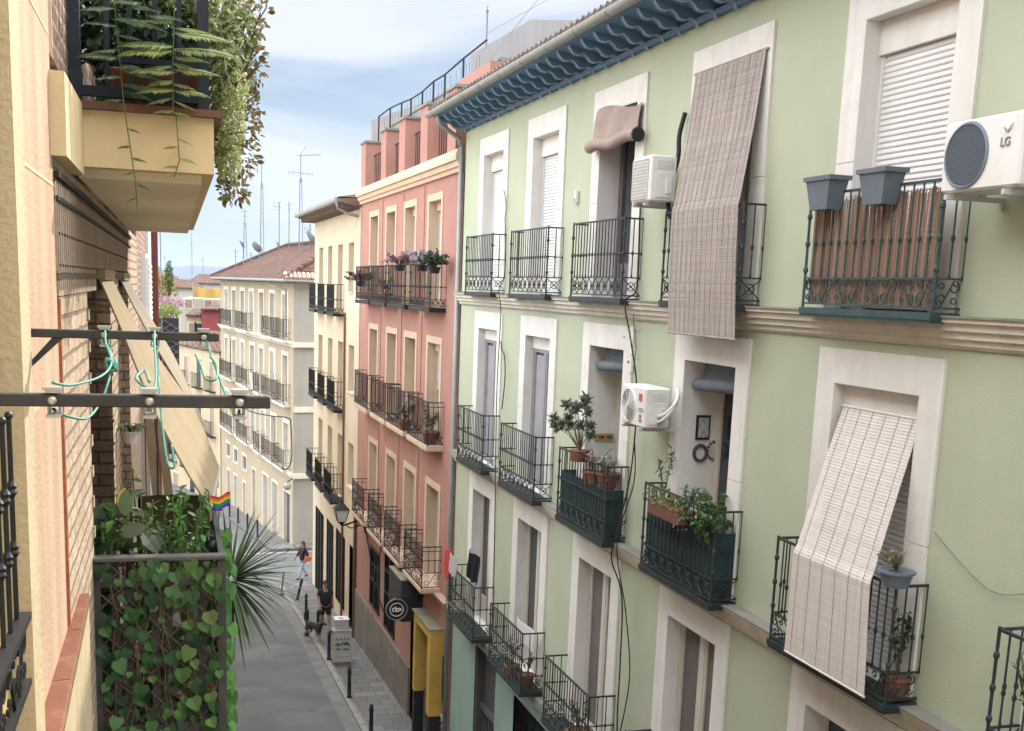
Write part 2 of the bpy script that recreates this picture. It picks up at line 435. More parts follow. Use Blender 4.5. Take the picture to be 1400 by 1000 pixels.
def scrolls(mb, p0, p1, z0, z1, style, r=.007):
    """a run of wrought-iron scrolls between two corner points"""
    p0 = Vector(p0); p1 = Vector(p1); ln = (p1-p0).length; u = (p1-p0)/ln; h = z1-z0
    n = max(1, round(ln/(h*1.15))); w = ln/n; zv = Vector((0, 0, 1))
    for k in range(n):
        c = p0+u*(w*(k+.5))+zv*(h/2)
        c.z += z0-p0.z
        if style == 's':
            s = 1 if k % 2 else -1
            A = c+u*(s*w*.22)+zv*(h*.22); B = c-u*(s*w*.22)-zv*(h*.22)
            mb.tube(spiral(A, h*.26, PI/2, s*-1.2, u, zv)[::-1]+[c]+spiral(B, h*.26, -PI/2, s*-1.2, u, zv), r, 4)
            mb.tube(spiral(c-u*(s*w*.24)+zv*(h*.24), h*.17, 0, 1, u, zv, 8), r*.9, 4)
            mb.tube(spiral(c+u*(s*w*.24)-zv*(h*.24), h*.17, PI, 1, u, zv, 8), r*.9, 4)
        else:
            mb.tube([c-u*w*.5-zv*h*.5, c+u*w*.5+zv*h*.5], r, 4); mb.tube([c-u*w*.5+zv*h*.5, c+u*w*.5-zv*h*.5], r, 4)
            mb.tube([c+(u*math.cos(q*PI/5)+zv*math.sin(q*PI/5))*h*.26 for q in range(10)], r, 4, closed=True)
            mb.ball(c, (r*2.4, r*2.4, r*2.4), 5, 4)

def railing(w, d, h, panel=.24, style='x', pitch=.115, r=.0085, knob=.5, top2=False, posts=True, low=.03, mid=True):
    mb = MB(); hw = w/2
    cor = [(-hw, 0), (-hw, d), (hw, d), (hw, 0)]
    for i in range(3):
        (x0, y0), (x1, y1) = cor[i], cor[i+1]
        fx, fy = (0, .0) if i == 1 else (0, 0)
        for zz, hh in ((h-.022, .022), (low, .018)) + (((low+panel, .016),) if panel else ()) + (((h*knob+.06, .014),) if knob and mid else ()) + (((h-.12, .014),) if top2 else ()):
            if i == 1: mb.box(x0, x1, d-.014, d+.014, zz, zz+hh)
            else: mb.box(x0-.012, x0+.012, 0, d-.014, zz, zz+hh)
        ln = math.hypot(x1-x0, y1-y0); n = max(2, round(ln/pitch))
        for k in range(n+1):
            if i != 1 and k == (0 if i == 0 else n): pass
            if i == 1 and k in (0, n): continue
            x, y = lerp(x0, x1, k/n), lerp(y0, y1, k/n)
            if i != 1 and ((i == 0 and k == n) or (i == 2 and k == 0)): continue
            zb = low+panel
            mb.tube([(x, y, zb), (x, y, h-.01)], r, 5)
            if knob:
                zk = h*knob+.066
                mb.lathe((x, y, zk-.03), [(r, 0), (r*1.9, .014), (r*2.2, .03), (r*1.9, .046), (r, .06)], 5)
                mb.lathe((x, y, zb+.0), [(r*1.8, 0), (r*1.5, .03), (r, .05)], 5)
        if panel:
            scrolls(mb, (x0, y0, 0), (x1, y1, 0), low+.018, low+panel, style)
    if posts:
        for x in (-hw, hw):
            mb.tube([(x, d, 0), (x, d, h+.012)], r*1.6, 6)
            if knob:
                for zk in (h*knob+.066, h*.8, h*.33): mb.lathe((x, d, zk-.03), [(r*1.6, 0), (r*2.6, .014), (r*2.9, .03), (r*2.6, .046), (r*1.6, .06)], 6)
    return mb
RAILS = {}
def balcony(b, F, a, z, w, d=.35, h=1.05, key='x', m=None, slab=.06, mslab=None, label=None, corb=False, tilt=None, **kw):
    m = m or M_iron
    s = MB().box(a-w/2-.02, a+w/2+.02, .003, d+.03, z-slab, z)
    s.box(a-w/2-.012, a+w/2+.012, .003, d+.02, z-slab-.025, z-slab-.0)
    if corb:
        for q in (-.38, .38): s.prism([(a+q*w-.03, z-slab-.025), (a+q*w+.03, z-slab-.025), (a+q*w+.03, z-slab-.12), (a+q*w-.03, z-slab-.12)], .0, d*.6)
    o = build(s, 'balcony', mslab or m, b, F)
    if label: o['label'] = label
    k = (round(w, 2), d, h, key, m.name, tuple(sorted(kw.items())))
    if k not in RAILS: RAILS[k] = railing(w, d, h, style='s' if key == 's' else 'x', **kw).mesh('railing', m)
    put(RAILS[k], 'railing', o, F @ Matrix.Translation((a, 0, z)))
    return o

# ================================================================== GREEN BUILDING
L3, L2, L1 = -.05, -3.42, -6.76
BAY = [22.17, 19.07, 15.9, 12.6, 9.26, 6.0]
GREEN_END = 24.35
gb = thing('green_building', 'light green apartment block with white window surrounds and a blue bracketed eave', 'building', (9.0, 8, -11.2))
ops = []
for i, y in enumerate(BAY):
    for lv, top in ((L3, 2.57), (L2, -.76), (L1, -4.04)):
        ops.append((y-.665, y+.665, lv, top))
w = holes(MB(), -14, GREEN_END, -6.98, 3.3, ops)
w.quad((GREEN_END, 0, -6.98), (GREEN_END, -8, -6.98), (GREEN_END, -8, 3.3), (GREEN_END, 0, 3.3))
w.quad((-14, -8, -6.98), (-14, 0, -6.98), (-14, 0, 3.3), (-14, -8, 3.3)); w.quad((-14, -8, -6.98), (GREEN_END, -8, -6.98), (GREEN_END, -8, 3.3), (-14, -8, 3.3))
build(w, 'wall', M_green, gb, FR)
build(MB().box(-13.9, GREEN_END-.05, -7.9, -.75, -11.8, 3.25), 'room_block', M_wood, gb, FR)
gops = [(20.9, 22.4, -11.6, -7.25), (16.9, 19.7, -11.6, -7.4), (13.0, 15.0, -11.6, -7.4)]
w = holes(MB(), -14, GREEN_END-.02, -11.9, -6.98, gops, t=-.02)
w.quad((GREEN_END-.02, -.02, -11.9), (GREEN_END-.02, -8, -11.9), (GREEN_END-.02, -8, -6.98), (GREEN_END-.02, -.02, -6.98))
build(w, 'ground_floor_wall', M_teal, gb, FR)
# ground floor entrances
d = MB().box(20.9, 22.4, -.3, -.2, -11.6, -7.25); d.box(20.9, 21.0, -.2, -.04, -11.6, -7.25); d.box(22.3, 22.4, -.2, -.04, -11.6, -7.25); d.box(21.0, 22.3, -.2, -.12, -8.6, -8.5)
for k in range(6): d.box(21.1+k*.2, 21.14+k*.2, -.2, -.16, -11.5, -8.6)
dd = build(d, 'door', mat('grey_door', (.10, .10, .105), .5, .1, 3), gb, FR); dd['label'] = 'dark grey street door with glazed bars'
d = MB().box(16.9, 19.7, -.32, -.25, -11.6, -7.4)
build(d, 'window', M_glass, gb, FR)
d = MB()
for k in range(20): d.tube([(16.95+k*.142, -.06, -11.5), (16.95+k*.142, -.06, -7.41)], .014, 5)
for z in (-8.2, -9.6): d.box(16.9, 19.7, -.075, -.045, z, z+.03)
g_ = build(d, 'window_grille', M_iron2, gb, FR)
d = MB().box(13.0, 15.0, -.32, -.25, -11.6, -7.4); build(d, 'garage_door', M_wood, gb, FR)
# string courses
def cornice(z, a0, a1, name='cornice', mm=M_cornice, sc=1.):
    prof = [(-.02, z), (.17*sc, z), (.17*sc, z-.035), (.13*sc, z-.05), (.13*sc, z-.10), (.09*sc, z-.115), (.09*sc, z-.165), (.05*sc, z-.18), (.05*sc, z-.22), (.02, z-.25), (-.02, z-.25)]
    return build(MB().run(prof, a0, a1), name, mm, gb, FR)
for z in (L3-.035, L2-.035): cornice(z, -14, GREEN_END+.03)
M_ledge = mat('lead_ledge', (.22, .21, .19), .8, .15, 4)
for z in (L3-.035, L2-.035):
    build(MB().box(-14, GREEN_END+.03, -.02, .19, z+.001, z+.018), 'ledge_flashing', M_ledge, gb, FR)
build(MB().box(-14, GREEN_END, -.02, .14, L1-.24, L1-.1), 'ledge', M_ledge, gb, FR)
# eave with scrolled brackets, gutter, roof
build(MB().run([(-.02, 3.2), (.08, 3.2), (.10, 3.26), (.03, 3.30), (.03, 3.34), (.70, 3.44), (.70, 3.48), (-.02, 3.42)], -14, GREEN_END+.1), 'eave', M_blue, gb, FR)
nb = 50
for k in range(nb):
    a = 24.25-k*.49
    pts = [(.06, 3.16), (.10, 3.235), (.17, 3.245), (.24, 3.22), (.31, 3.235), (.36, 3.29), (.42, 3.325), (.49, 3.30), (.56, 3.315), (.62, 3.38), (.64, 3.425)]
    body = [(t, z) for t, z in pts]+[(.64, 3.46), (.06, 3.40)]
    br = build(MB().run(body, a-.042, a+.042), 'eave_bracket', M_blue, gb, FR)
    ed = MB()
    for i in range(len(pts)-1):
        (t0, z0), (t1, z1) = pts[i], pts[i+1]
        ed.quad((a-.043, t0, z0-.003), (a-.018, t0, z0-.003), (a-.018, t1, z1-.003), (a-.043, t1, z1-.003))
        ed.quad((a-.0445, t0, z0-.003), (a-.0445, t0, z0+.016), (a-.0445, t1, z1+.016), (a-.0445, t1, z1-.003))
    build(ed, 'bracket_edge', M_bluel, br, FR)
gu = MB()
rows = [[(x, .73+.085*math.cos(q), 3.53+.085*math.sin(q)) for q in [PI+PI*j/8 for j in range(9)]] for x in [-14+k*(GREEN_END+14.4)/40 for k in range(41)]]
gu.sheet(rows, .006)
for k in range(26): gu.tube([(24.2-k*1.2, .73+.09*math.cos(PI+PI*j/8), 3.53+.09*math.sin(PI+PI*j/8)) for j in range(9)], .012, 4)
build(gu, 'gutter', M_grey, gb, FR, smooth=True)
M_roofg = tilemat('street_roof_tiles', (.10, .075, .065), (.20, .155, .135), (0, 1, 0), .22)
rf = MB().quad((-14, .70, 3.56), (GREEN_END+.35, .70, 3.56), (GREEN_END+.35, -4.0, 4.15), (-14, -4.0, 4.15)); rf.quad((-14, -4, 4.15), (GREEN_END+.35, -4, 4.15), (GREEN_END+.35, -8.2, 3.3), (-14, -8.2, 3.3))
rf.quad((GREEN_END+.35, .70, 3.50), (GREEN_END+.35, .70, 3.56), (GREEN_END+.35, -4, 4.15), (GREEN_END+.35, -8.2, 3.3), (GREEN_END+.35, -.02, 3.3))
for k in range(150): rf.tube([(24.6-k*.22, .74, 3.585), (24.6-k*.22, .45, 3.625)], .075, 6)
build(rf, 'roof', M_roofg, gb, FR)
dp = MB().tube([FR @ Vector(p) for p in [(24.2, .66, 3.46), (24.25, .60, 3.30), (24.45, .14, 3.06), (24.45, .07, 2.9)]], .05, 8)
dp.tube([FR @ Vector(p) for p in [(24.45, .07, 2.95), (24.45, .07, -10.6)]], .05, 8)
build(dp, 'downpipe', M_grey, gb, smooth=True)

# windows
K3 = ['shutter', 'shutter', 'deep', 'door', 'shutter', 'shutter']
def gwin(i, lv):
    y = BAY[i]
    if lv == 3: z0, z1 = L3, 2.57
    elif lv == 2: z0, z1 = L2, -.76
    else: z0, z1 = L1, -4.04
    if lv == 3:
        if i == 2: return window(gb, FR, y, .665, z0, z1, 'door', .30, mfill=mat('mauve_door', (.16, .13, .15), .6, .1, 3), label='deep window holding a dark mauve glazed door')
        if i == 3: return window(gb, FR, y, .665, z0, z1, 'door', .25)
        return window(gb, FR, y, .665, z0, z1, 'shutter', .20, label='window with its white roller shutter pulled right down')
    if lv == 2:
        if i in (0, 1): return window(gb, FR, y, .665, z0, z1, 'leaves', .13, trans=.22, mfill=mat('lilac_grey_door', (.30, .29, .32), .6, .08, 3), label='window with closed lilac grey leaves under a white panel')
        if i in (2, 3):
            return window(gb, FR, y, .665, z0, z1, 'door', .46, mfill=M_sash, label='deep white window recess')
        return window(gb, FR, y, .665, z0, z1, 'shutter', .16)
    return window(gb, FR, y, .665, z0, z1, 'leaves' if i in (2, 3) else 'door', .16, mfill=M_sash, mcur=mat('brown_net', (.17, .15, .14), .8, .15, 3))
for i in range(6):
    for lv in (3, 2, 1): gwin(i, lv)
# railings: every balcony a part of the building
for i in range(6):
    y = BAY[i]
    key = 's' if i in (4,) else 'x'
    balcony(gb, FR, y-.03, L3, 2.0 if i != 0 else 1.86, .26, 1.07, key, M_teal_iron if i in (4, 5) else M_iron, knob=.5, mid=i < 3, pitch=.115 if i < 3 else .13, label='teal balcony with a scrollwork panel along its foot' if i == 4 else None)
    balcony(gb, FR, y-.03, L2, 1.98 if i else 1.86, .32, 1.07, 's' if i == 4 else 'x', M_iron, knob=.5, mid=i < 3)
    balcony(gb, FR, y-.03, L1-.0, 1.95, .40, 1.05, 'x', M_iron, knob=.5)

# ---- things on the green facade
def sheetrow(a0, a1, n, fn): return [[fn(lerp(a0, a1, j/n), j/n) for j in range(n+1)]]
# long bamboo blind over bay 4
M_bamb = mat('woven_bamboo', (.37, .29, .25), .9, .12, 6, .3, 120, dirt=((.16, .12, .10), .5, 3.))
def bamboo_blind(name, prof_l, prof_r, m, label, cat, step=.03, cords=6, wave=.0, mslat=None, group=None):
    """slatted blind following two side profiles (lists of (a,t,z))"""
    def resample(p, n):
        p = [Vector(q) for q in p]; L = [0]
        for i in range(1, len(p)): L.append(L[-1]+(p[i]-p[i-1]).length)
        o = []
        for k in range(n+1):
            s = L[-1]*k/n; i = 1
            while i < len(p)-1 and L[i] < s: i += 1
            o.append(p[i-1].lerp(p[i], (s-L[i-1])/(L[i]-L[i-1])))
        return o, L[-1]
    _, ln = resample(prof_l, 4); n = int(ln/step)
    A, _ = resample(prof_l, n); B, _ = resample(prof_r, n)
    root = None; mb = MB(); nc = 10
    for k in range(n):
        a0, b0, a1, b1 = A[k], B[k], A[k].lerp(A[k+1], .9), B[k].lerp(B[k+1], .9)
        bul = wave*.5*math.sin(k*1.7)
        r0 = [a0.lerp(b0, j/nc)+Vector((0, wave*math.sin(j*1.9+k*.03)+bul, 0)) for j in range(nc+1)]
        r1 = [a1.lerp(b1, j/nc)+Vector((0, wave*math.sin(j*1.9+k*.03)+bul, 0)) for j in range(nc+1)]
        mb.sheet([r0, r1], .006)
    root = build(mb, name, m, None, FR); tag(root, label, cat, group)
    cd = MB()
    for c in range(cords):
        u = (c+.5)/cords
        cd.tube([A[k].lerp(B[k], u)+Vector((0, .010, .004)) for k in range(0, n+1, 2)], .0022, 4)
    build(cd, 'cord', mat('blind_cord', (.26, .22, .19), .8), root, FR)
    build(MB().tube([A[0]+Vector((.03, 0, .01)), B[0]+Vector((-.03, 0, .01))], .014, 6), 'head_rail', m, root, FR)
    build(MB().tube([A[-1], B[-1]], .013, 6), 'bottom_rail', m, root, FR)
    return root
bamboo_blind('bamboo_blind', [(13.43, .05, 2.62), (13.40, .13, 1.9), (13.33, .27, 1.09), (13.31, .30, 1.0), (13.27, .31, .3), (13.22, .30, -.43)],
             [(11.73, .05, 2.62), (11.71, .13, 1.9), (11.65, .27, 1.09), (11.63, .30, 1.0), (11.57, .31, .3), (11.50, .30, -.43)], slatmat('bamboo_slats', [(.36, .31, .285), (.42, .365, .335), (.39, .335, .305), (.45, .395, .365)], .26),
             'long brown woven bamboo blind draped over the fourth upper balcony', 'blind', .022, 13, .0025)
M_wblind = slatmat('white_slats', [(.66, .60, .56), (.70, .645, .60), (.63, .57, .53)], .10, .6)
bamboo_blind('slatted_blind', [(9.87, -.07, -.99), (9.83, .12, -1.55), (9.77, .37, -2.32), (9.765, .41, -2.40), (9.76, .42, -3.40)],
             [(8.66, -.07, -.99), (8.60, .12, -1.55), (8.51, .37, -2.32), (8.49, .41, -2.40), (8.40, .42, -3.40)], M_wblind,
             'white slatted blind pulled out over the nearest middle balcony rail', 'blind', .030, 6, .0)
# short rolled blind over bay 3
mb = MB(); n = 14
rows = []
for r, (z, t) in enumerate([(2.62, .06), (2.45, .075), (2.28, .085), (2.14, .10)]):
    rows.append([(lerp(16.64, 14.99, j/n), t+.02*math.sin(j*.9+r), z+(.07*math.sin(j/n*PI*1.5+.6)-.06)*(1-r*.2)+(j/n)*.02) for j in range(n+1)])
mb.sheet(rows, .012)
rb = build(mb, 'rolled_blind', M_bamb, None, FR); tag(rb, 'short brown fabric blind half rolled up over the third upper window', 'blind')
rl = MB()
cpts = [(lerp(16.72, 14.93, j/12), .13+.01*math.sin(j), 2.10+.03*math.sin(j*.8)) for j in range(13)]
rl.tube(cpts, .085, 10); build(rl, 'roll', M_bamb, rb, FR, smooth=True)
build(MB().lathe((14.92, .13, 2.10), [(.09, -.02), (.10, 0), (.04, .03)], 10, 'a'), 'roll_end', M_black, rb, FR)
# rolled awnings inside bays 3 and 4, middle floor
M_awn = mat('slate_awning', (.13, .15, .175), .8, .1, 5)
for i, (l, c) in enumerate([('small slate blue roller awning in the recess of the bonsai balcony', 'awning'), ('slate blue roller awning in the recess above the wall ornaments', 'awning')]):
    y = BAY[2+i]
    r0 = MB().tube([(y-.62, -.13, -1.02), (y+.6, -.13, -1.06)], .075, 10)
    r = build(r0, 'roller_awning', M_awn, None, FR, smooth=True); tag(r, l, c, None)
    c0 = MB().sheet([[(lerp(y-.6, y+.56, j/8), -.2, -.80) for j in range(9)], [(lerp(y-.6, y+.56, j/8), -.21+.01*math.sin(j*2), -.9) for j in range(9)], [(lerp(y-.6, y+.56, j/8), -.17, -1.0) for j in range(9)]], .01)
    build(c0, 'cloth', M_awn, r, FR)
# ornaments on the reveal of bay 4 (hang on the wall at a = 13.265)
def on_rev(d, z): return Vector((13.26, -d, z))
mb = MB(); f0 = [(.145, .30, -1.51, -1.76)]
mb.box(13.235, 13.258, -.37, -.18, -1.76, -1.45)
pf = build(mb, 'picture_frame', M_black, None, FR); tag(pf, 'small dark square picture frame on the white recess wall', 'picture')
build(MB().box(13.228, 13.236, -.345, -.205, -1.73, -1.48), 'picture', mat('pale_print', (.35, .37, .36), .6, .5, 25), pf, FR)
mb = MB().tube([(13.245, -.26+.085*math.cos(q*PI/9), -1.93+.10*math.sin(q*PI/9)) for q in range(18)], .022, 6, closed=True)
wr = build(mb, 'wreath', mat('dark_wicker', (.07, .075, .085), .9, .4, 30), None, FR); tag(wr, 'round dark woven wreath left of the sunburst mirror', 'wreath')
mb = MB().lathe((13.25, -.46, -1.90), [(.055, -.012), (.055, .012)], 14, 'a')
sm = build(mb, 'sunburst_mirror', mat('mirror_glass', (.5, .5, .5), .1, .05), None, FR); tag(sm, 'round mirror ringed with dark beads on the recess wall', 'mirror')
bd = MB()
for q in range(14): bd.ball((13.245, -.46+.10*math.cos(q*PI/7), -1.90+.115*math.sin(q*PI/7)), .02, 6, 4)
build(bd, 'bead_ring', mat('dark_bead', (.10, .07, .06), .5), sm, FR)
hg = build(MB().box(13.24, 13.256, -.52, -.47, -1.62, -1.3), 'wall_hanging', mat('tan_wood', (.30, .17, .12), .7, .2, 20), None, FR); tag(hg, 'narrow brown wooden hanging above the sunburst mirror', 'wall hanging')
sg = MB().box(16.505, 16.53, -.42, -.12, -2.2, -2.1)
sgo = build(sg, 'wall_plaque', mat('ochre_plaque', (.42, .29, .12), .7, .2, 12), None, FR); tag(sgo, 'small ochre plaque on the recess wall by the bonsai', 'plaque')
build(MB().box(16.495, 16.506, -.38, -.30, -2.17, -2.13).box(16.495, 16.506, -.26, -.17, -2.17, -2.13), 'lettering', M_wood, sgo, FR)
# grey screens tied behind the railings of bays 3 and 4, reed screen behind bay 5
M_scr = mat('dark_green_screen', (.020, .045, .048), .75, .2, 6)
for y, top, zz, l, mm, dd in ((BAY[2]-.03, .72, L2, 'dark green privacy screen tied inside the bonsai balcony railing', M_scr, .29),
                      (BAY[3]-.03, .80, L2, 'dark green privacy screen tied inside the geranium balcony railing', M_scr, .29)):
    mb = MB(); n = 20
    path = [(y+.95, lerp(.05, dd, k/3)) for k in range(4)]+[(lerp(y+.95, y-.95, k/16), dd) for k in range(1, 16)]+[(y-.95, lerp(dd, .05, k/3)) for k in range(4)]
    mb.sheet([[(a, t+.004*math.sin(i*2.2), z) for i, (a, t) in enumerate(path)] for z in (zz+.05, zz+top*.5, zz+top)], .006)
    s_ = build(mb, 'privacy_screen', mm, None, FR); tag(s_, l, 'screen')
M_reed = leafmat('reed', [(.22, .13, .09), (.36, .24, .17), (.42, .30, .22), (.28, .17, .12)], .1, .9)
mb = MB(); y = BAY[4]-.03
for k in range(230):
    a = y+.97-k*1.95/229; t = .225+random.uniform(-.008, .008); z1 = L3+1.0+random.uniform(-.03, .02)
    mb.tube([(a+random.uniform(-.006, .006), t, L3+.03), (a+random.uniform(-.006, .006), t, L3+.5), (a+random.uniform(-.012, .012), t, z1)], .0065, 4)
rs = build(mb, 'reed_screen', M_reed, None, FR); tag(rs, 'orange brown reed screen behind the teal balcony railing', 'screen')

# ---- air conditioners
def text_obj(body, size, name, parent, M, material, ext=.004, bold=False):
    cu = bpy.data.curves.new(name, 'FONT'); cu.body = body; cu.size = size; cu.extrude = ext; cu.align_x = 'CENTER'; cu.align_y = 'CENTER'
    if bold: cu.offset = size*.012
    t = bpy.data.objects.new(name+'_curve', cu); COL.objects.link(t)
    dg = bpy.context.evaluated_depsgraph_get()
    me = bpy.data.meshes.new_from_object(t.evaluated_get(dg)); bpy.data.objects.remove(t); bpy.data.curves.remove(cu)
    me.materials.clear(); me.materials.append(material); me.name = name
    return put(me, name, parent, M)
# text lying on a right-hand facade, readable from the street: x -> -a, y -> z, normal -> +t
def on_wall(a, t, z): return FR @ Matrix(((-1, 0, 0, a), (0, 0, 1, t), (0, 1, 0, z), (0, 0, 0, 1)))
def ac_unit(a0, a1, t0, t1, z0, z1, label, style):
    """a0 far end, a1 near end (a0 > a1)"""
    mb = MB().bbox(a1, a0, t0, t1, z0, z1, .018)
    u = build(mb, 'air_conditioner', M_acw, None, FR); tag(u, label, 'air conditioner', 'air conditioners on the green facade')
    h = z1-z0; r = h*(.42 if style != 'lines' else .45); ca = a0-r-.04; cz = (z0+z1)/2
    build(MB().lathe((ca, t1-.002, cz), [(r*.95, 0), (r*.95, .006)], 32, 't'), 'fan_recess', M_acd, u, FR)
    gm = MB()
    if style == 'mesh':
        gm.box(a1+.08, a0-.03, t1+.001, t1+.006, z0+.04, z1-.04)
        build(gm, 'grille_backing', mat('grille_grey', (.24, .25, .26), .6), u, FR); gm = MB()
        for k in range(13): gm.box(lerp(a1+.08, a0-.03, k/12)-.004, lerp(a1+.08, a0-.03, k/12)+.004, t1+.006, t1+.016, z0+.04, z1-.04)
        for k in range(13): gm.box(a1+.08, a0-.03, t1+.007, t1+.014, lerp(z0+.04, z1-.04, k/12)-.004, lerp(z0+.04, z1-.04, k/12)+.004)
    else:
        sp_n = 0 if style == 'lines' else 8
        for k in (range(1, 9) if style != 'lines' else (8,)): gm.tube([(ca+r*k/8.2*math.cos(q*PI/16), t1+.012+.015*(1-k/9), cz+r*k/8.2*math.sin(q*PI/16)) for q in range(32)], .0045, 4, closed=True)
        for q in range(sp_n): gm.tube([(ca+r*.1*math.cos(q*PI/4), t1+.02, cz+r*.1*math.sin(q*PI/4)), (ca+r*.98*math.cos(q*PI/4+.3), t1+.012, cz+r*.98*math.sin(q*PI/4+.3))], .0045, 4)
        if style == 'lines':
            for k in range(40):
                zz = cz-r+2*r*(k+.5)/40; hwid = math.sqrt(max(0, r*r-(zz-cz)**2))
                gm.box(ca-hwid, ca+hwid, t1+.008, t1+.012, zz-.0022, zz+.0022)
        if style != 'lines': gm.lathe((ca, t1+.005, cz), [(r*.12, 0), (r*.12, .02), (r*.05, .028)], 16, 't')
        gm.tube([(ca+r*1.0*math.cos(q*PI/20), t1+.004, cz+r*1.0*math.sin(q*PI/20)) for q in range(40)], .012, 6, closed=True)
    build(gm, 'fan_grille', M_acw if style != 'lines' else mat('grille_blue', (.17, .21, .26), .5), u, FR)
    # service panel on the near end, seam lines
    sp = MB().box(a1-.012, a1-.001, t0+.05, t1-.06, z0+.05, z0+h*.62); sp.box(a1-.03, a1-.012, t0+.07, t0+.14, z0+.1, z0+h*.5)
    for k in range(5): sp.box(a1-.006, a1, t0+.06, t1-.08, z1-.07-.022*k, z1-.062-.022*k)
    build(sp, 'service_panel', M_acw, u, FR)
    for a in (a1+.12, a0-.1):
        br = MB().box(a-.018, a+.018, .0, t1+.02, z0-.05, z0-.012); br.box(a-.018, a+.018, .0, .03, z0-(.12 if style != 'lines' else .10), z0-.05)
        br.box(a-.025, a+.025, t0+.02, t0+.06, z0-.012, z0); br.box(a-.025, a+.025, t1-.07, t1-.03, z0-.012, z0)
        build(br, 'bracket', mat('pale_bracket', (.5, .49, .46), .5, .08, 4), u, FR)
    return u
ac = ac_unit(14.14, 13.56, .16, .50, 1.14, 1.69, 'white air conditioner with a square mesh front, between the upper windows', 'mesh')
ac = ac_unit(14.08, 13.32, .16, .50, -1.63, -1.13, 'white air conditioner with a ringed fan and red stickers beside the ornament window', 'rings')
stk = MB().box(13.42, 13.52, .503, .506, -1.30, -1.21); stk.box(13.40, 13.50, .503, .506, -1.56, -1.535)
build(stk, 'sticker', mat('red_sticker', (.5, .10, .07), .5, .4, 40), ac, FR)
stk = MB().box(13.36, 13.52, .503, .506, -1.40, -1.39).box(13.36, 13.52, .503, .506, -1.43, -1.422).box(13.42, 13.49, .503, .506, -1.52, -1.47); build(stk, 'sticker', mat('grey_sticker', (.2, .2, .2), .5, .3, 40), ac, FR)
for dz in (0, .07):
    build(MB().tube(bez((13.31, .32, -1.48-dz), (13.02, .34, -1.45-dz), (12.82+dz*.3, .22, -1.2), (13.30, .10, -1.13-dz*.3), 14), .024, 8), 'pipe', mat('white_pipe', (.72, .72, .70), .5), ac, FR, smooth=True)
ac = ac_unit(7.94, 7.08, .16, .52, .86, 1.38, 'large white air conditioner with a dark round fan at the right edge of the picture', 'lines')
M_badge = mat('badge_grey', (.20, .22, .25), .4)
text_obj('LG', .088, 'lettering', ac, on_wall(7.25, .524, 1.175), M_badge, .003, True)
sw = MB().lathe((7.235, .522, 1.295), [(.045, 0), (.045, .004)], 20, 't'); build(sw, 'sticker', mat('white_sticker', (.8, .8, .76), .5), ac, FR)
build(MB().prism([(7.28, 1.285), (7.255, 1.27), (7.235, 1.255), (7.205, 1.285), (7.19, 1.30), (7.205, 1.27), (7.235, 1.24), (7.265, 1.26)], .527, .530), 'sticker', mat('grey_tick', (.3, .3, .29), .5), ac, FR)
# small control box on the wall by the third upper window
cb = build(MB().bbox(17.40, 17.50, .005, .06, 1.36, 1.55, .008), 'meter_box', M_acw, None, FR); tag(cb, 'tiny white control box on the green wall left of the rolled blind', 'control box')
build(MB().box(17.42, 17.48, .06, .064, 1.38, 1.44), 'screen', M_grey, cb, FR); build(MB().lathe((17.45, .06, 1.50), [(.008, 0), (.008, .004)], 8, 't'), 'button', M_black, cb, FR)

# ---- cables
def cable(pts, r, label, m=M_black, F=FR, n=5, cat='cable', smooth=6):
    P = [Vector(p) for p in pts]; o = []
    for i in range(len(P)-1):
        p0, p1, p2, p3 = P[max(i-1, 0)], P[i], P[i+1], P[min(i+2, len(P)-1)]
        for k in range(smooth):
            t = k/smooth
            o.append(.5*((2*p1)+(p2-p0)*t+(2*p0-5*p1+4*p2-p3)*t*t+(3*p1-p0-3*p2+p3)*t**3))
    o.append(P[-1])
    c = build(MB().tube(o, r, n), 'cable', m, None, F); tag(c, label, cat); return c
cable([(21.30, .06, 1.80), (21.16, .08, 1.74), (20.98, .10, 1.5), (21.02, .10, 1.28), (21.12, .06, 1.1), (21.05, .06, .3), (20.9, .2, -.02), (20.6, .24, -.4), (20.2, .38, -1.6), (19.95, .44, -2.6), (19.8, .46, -3.6), (19.7, .46, -5.0), (19.65, .46, -5.9)], .009, 'thin black cable drooping down between the two farthest window columns of the green wall')
cable([(21.16, .05, -.95), (21.05, .06, -1.1), (20.8, .08, -1.2), (20.74, .07, -1.6), (20.9, .06, -2.2)], .011, 'short black cable looping beside the farthest middle window')
cable([(14.9, .05, 1.3), (14.88, .05, .9), (14.85, .05, .1), (14.82, .22, -.1), (14.6, .2, -.6), (14.50, .12, -1.2), (14.47, .12, -1.95), (14.55, .14, -2.6), (14.52, .30, -3.3), (14.5, .34, -3.6), (14.45, .18, -4.1), (14.42, .16, -5.0), (14.5, .12, -5.9), (14.4, .12, -6.6)], .011, 'black cable running down the green wall past the ringed air conditioner')
cable([(14.52, .10, -1.9), (14.40, .12, -2.5), (14.44, .30, -3.35), (14.38, .14, -4.3), (14.2, .1, -5.2), (14.45, .1, -6.2)], .009, 'second black cable hanging beside the bonsai balcony')
cable([(13.66, .05, 2.22), (13.68, .10, 1.95), (13.63, .12, 1.7), (13.70, .14, 1.45), (13.66, .2, 1.15), (13.58, .2, .95)], .03, 'thick dark insulated pipe above the mesh fronted air conditioner')
cable([(8.2, .03, -1.88), (7.7, .03, -2.12), (7.35, .03, -2.2), (6.95, .03, -2.08)], .0035, 'thin wire sagging across the green wall near the right edge', mat('dull_wire', (.14, .15, .12), .7))
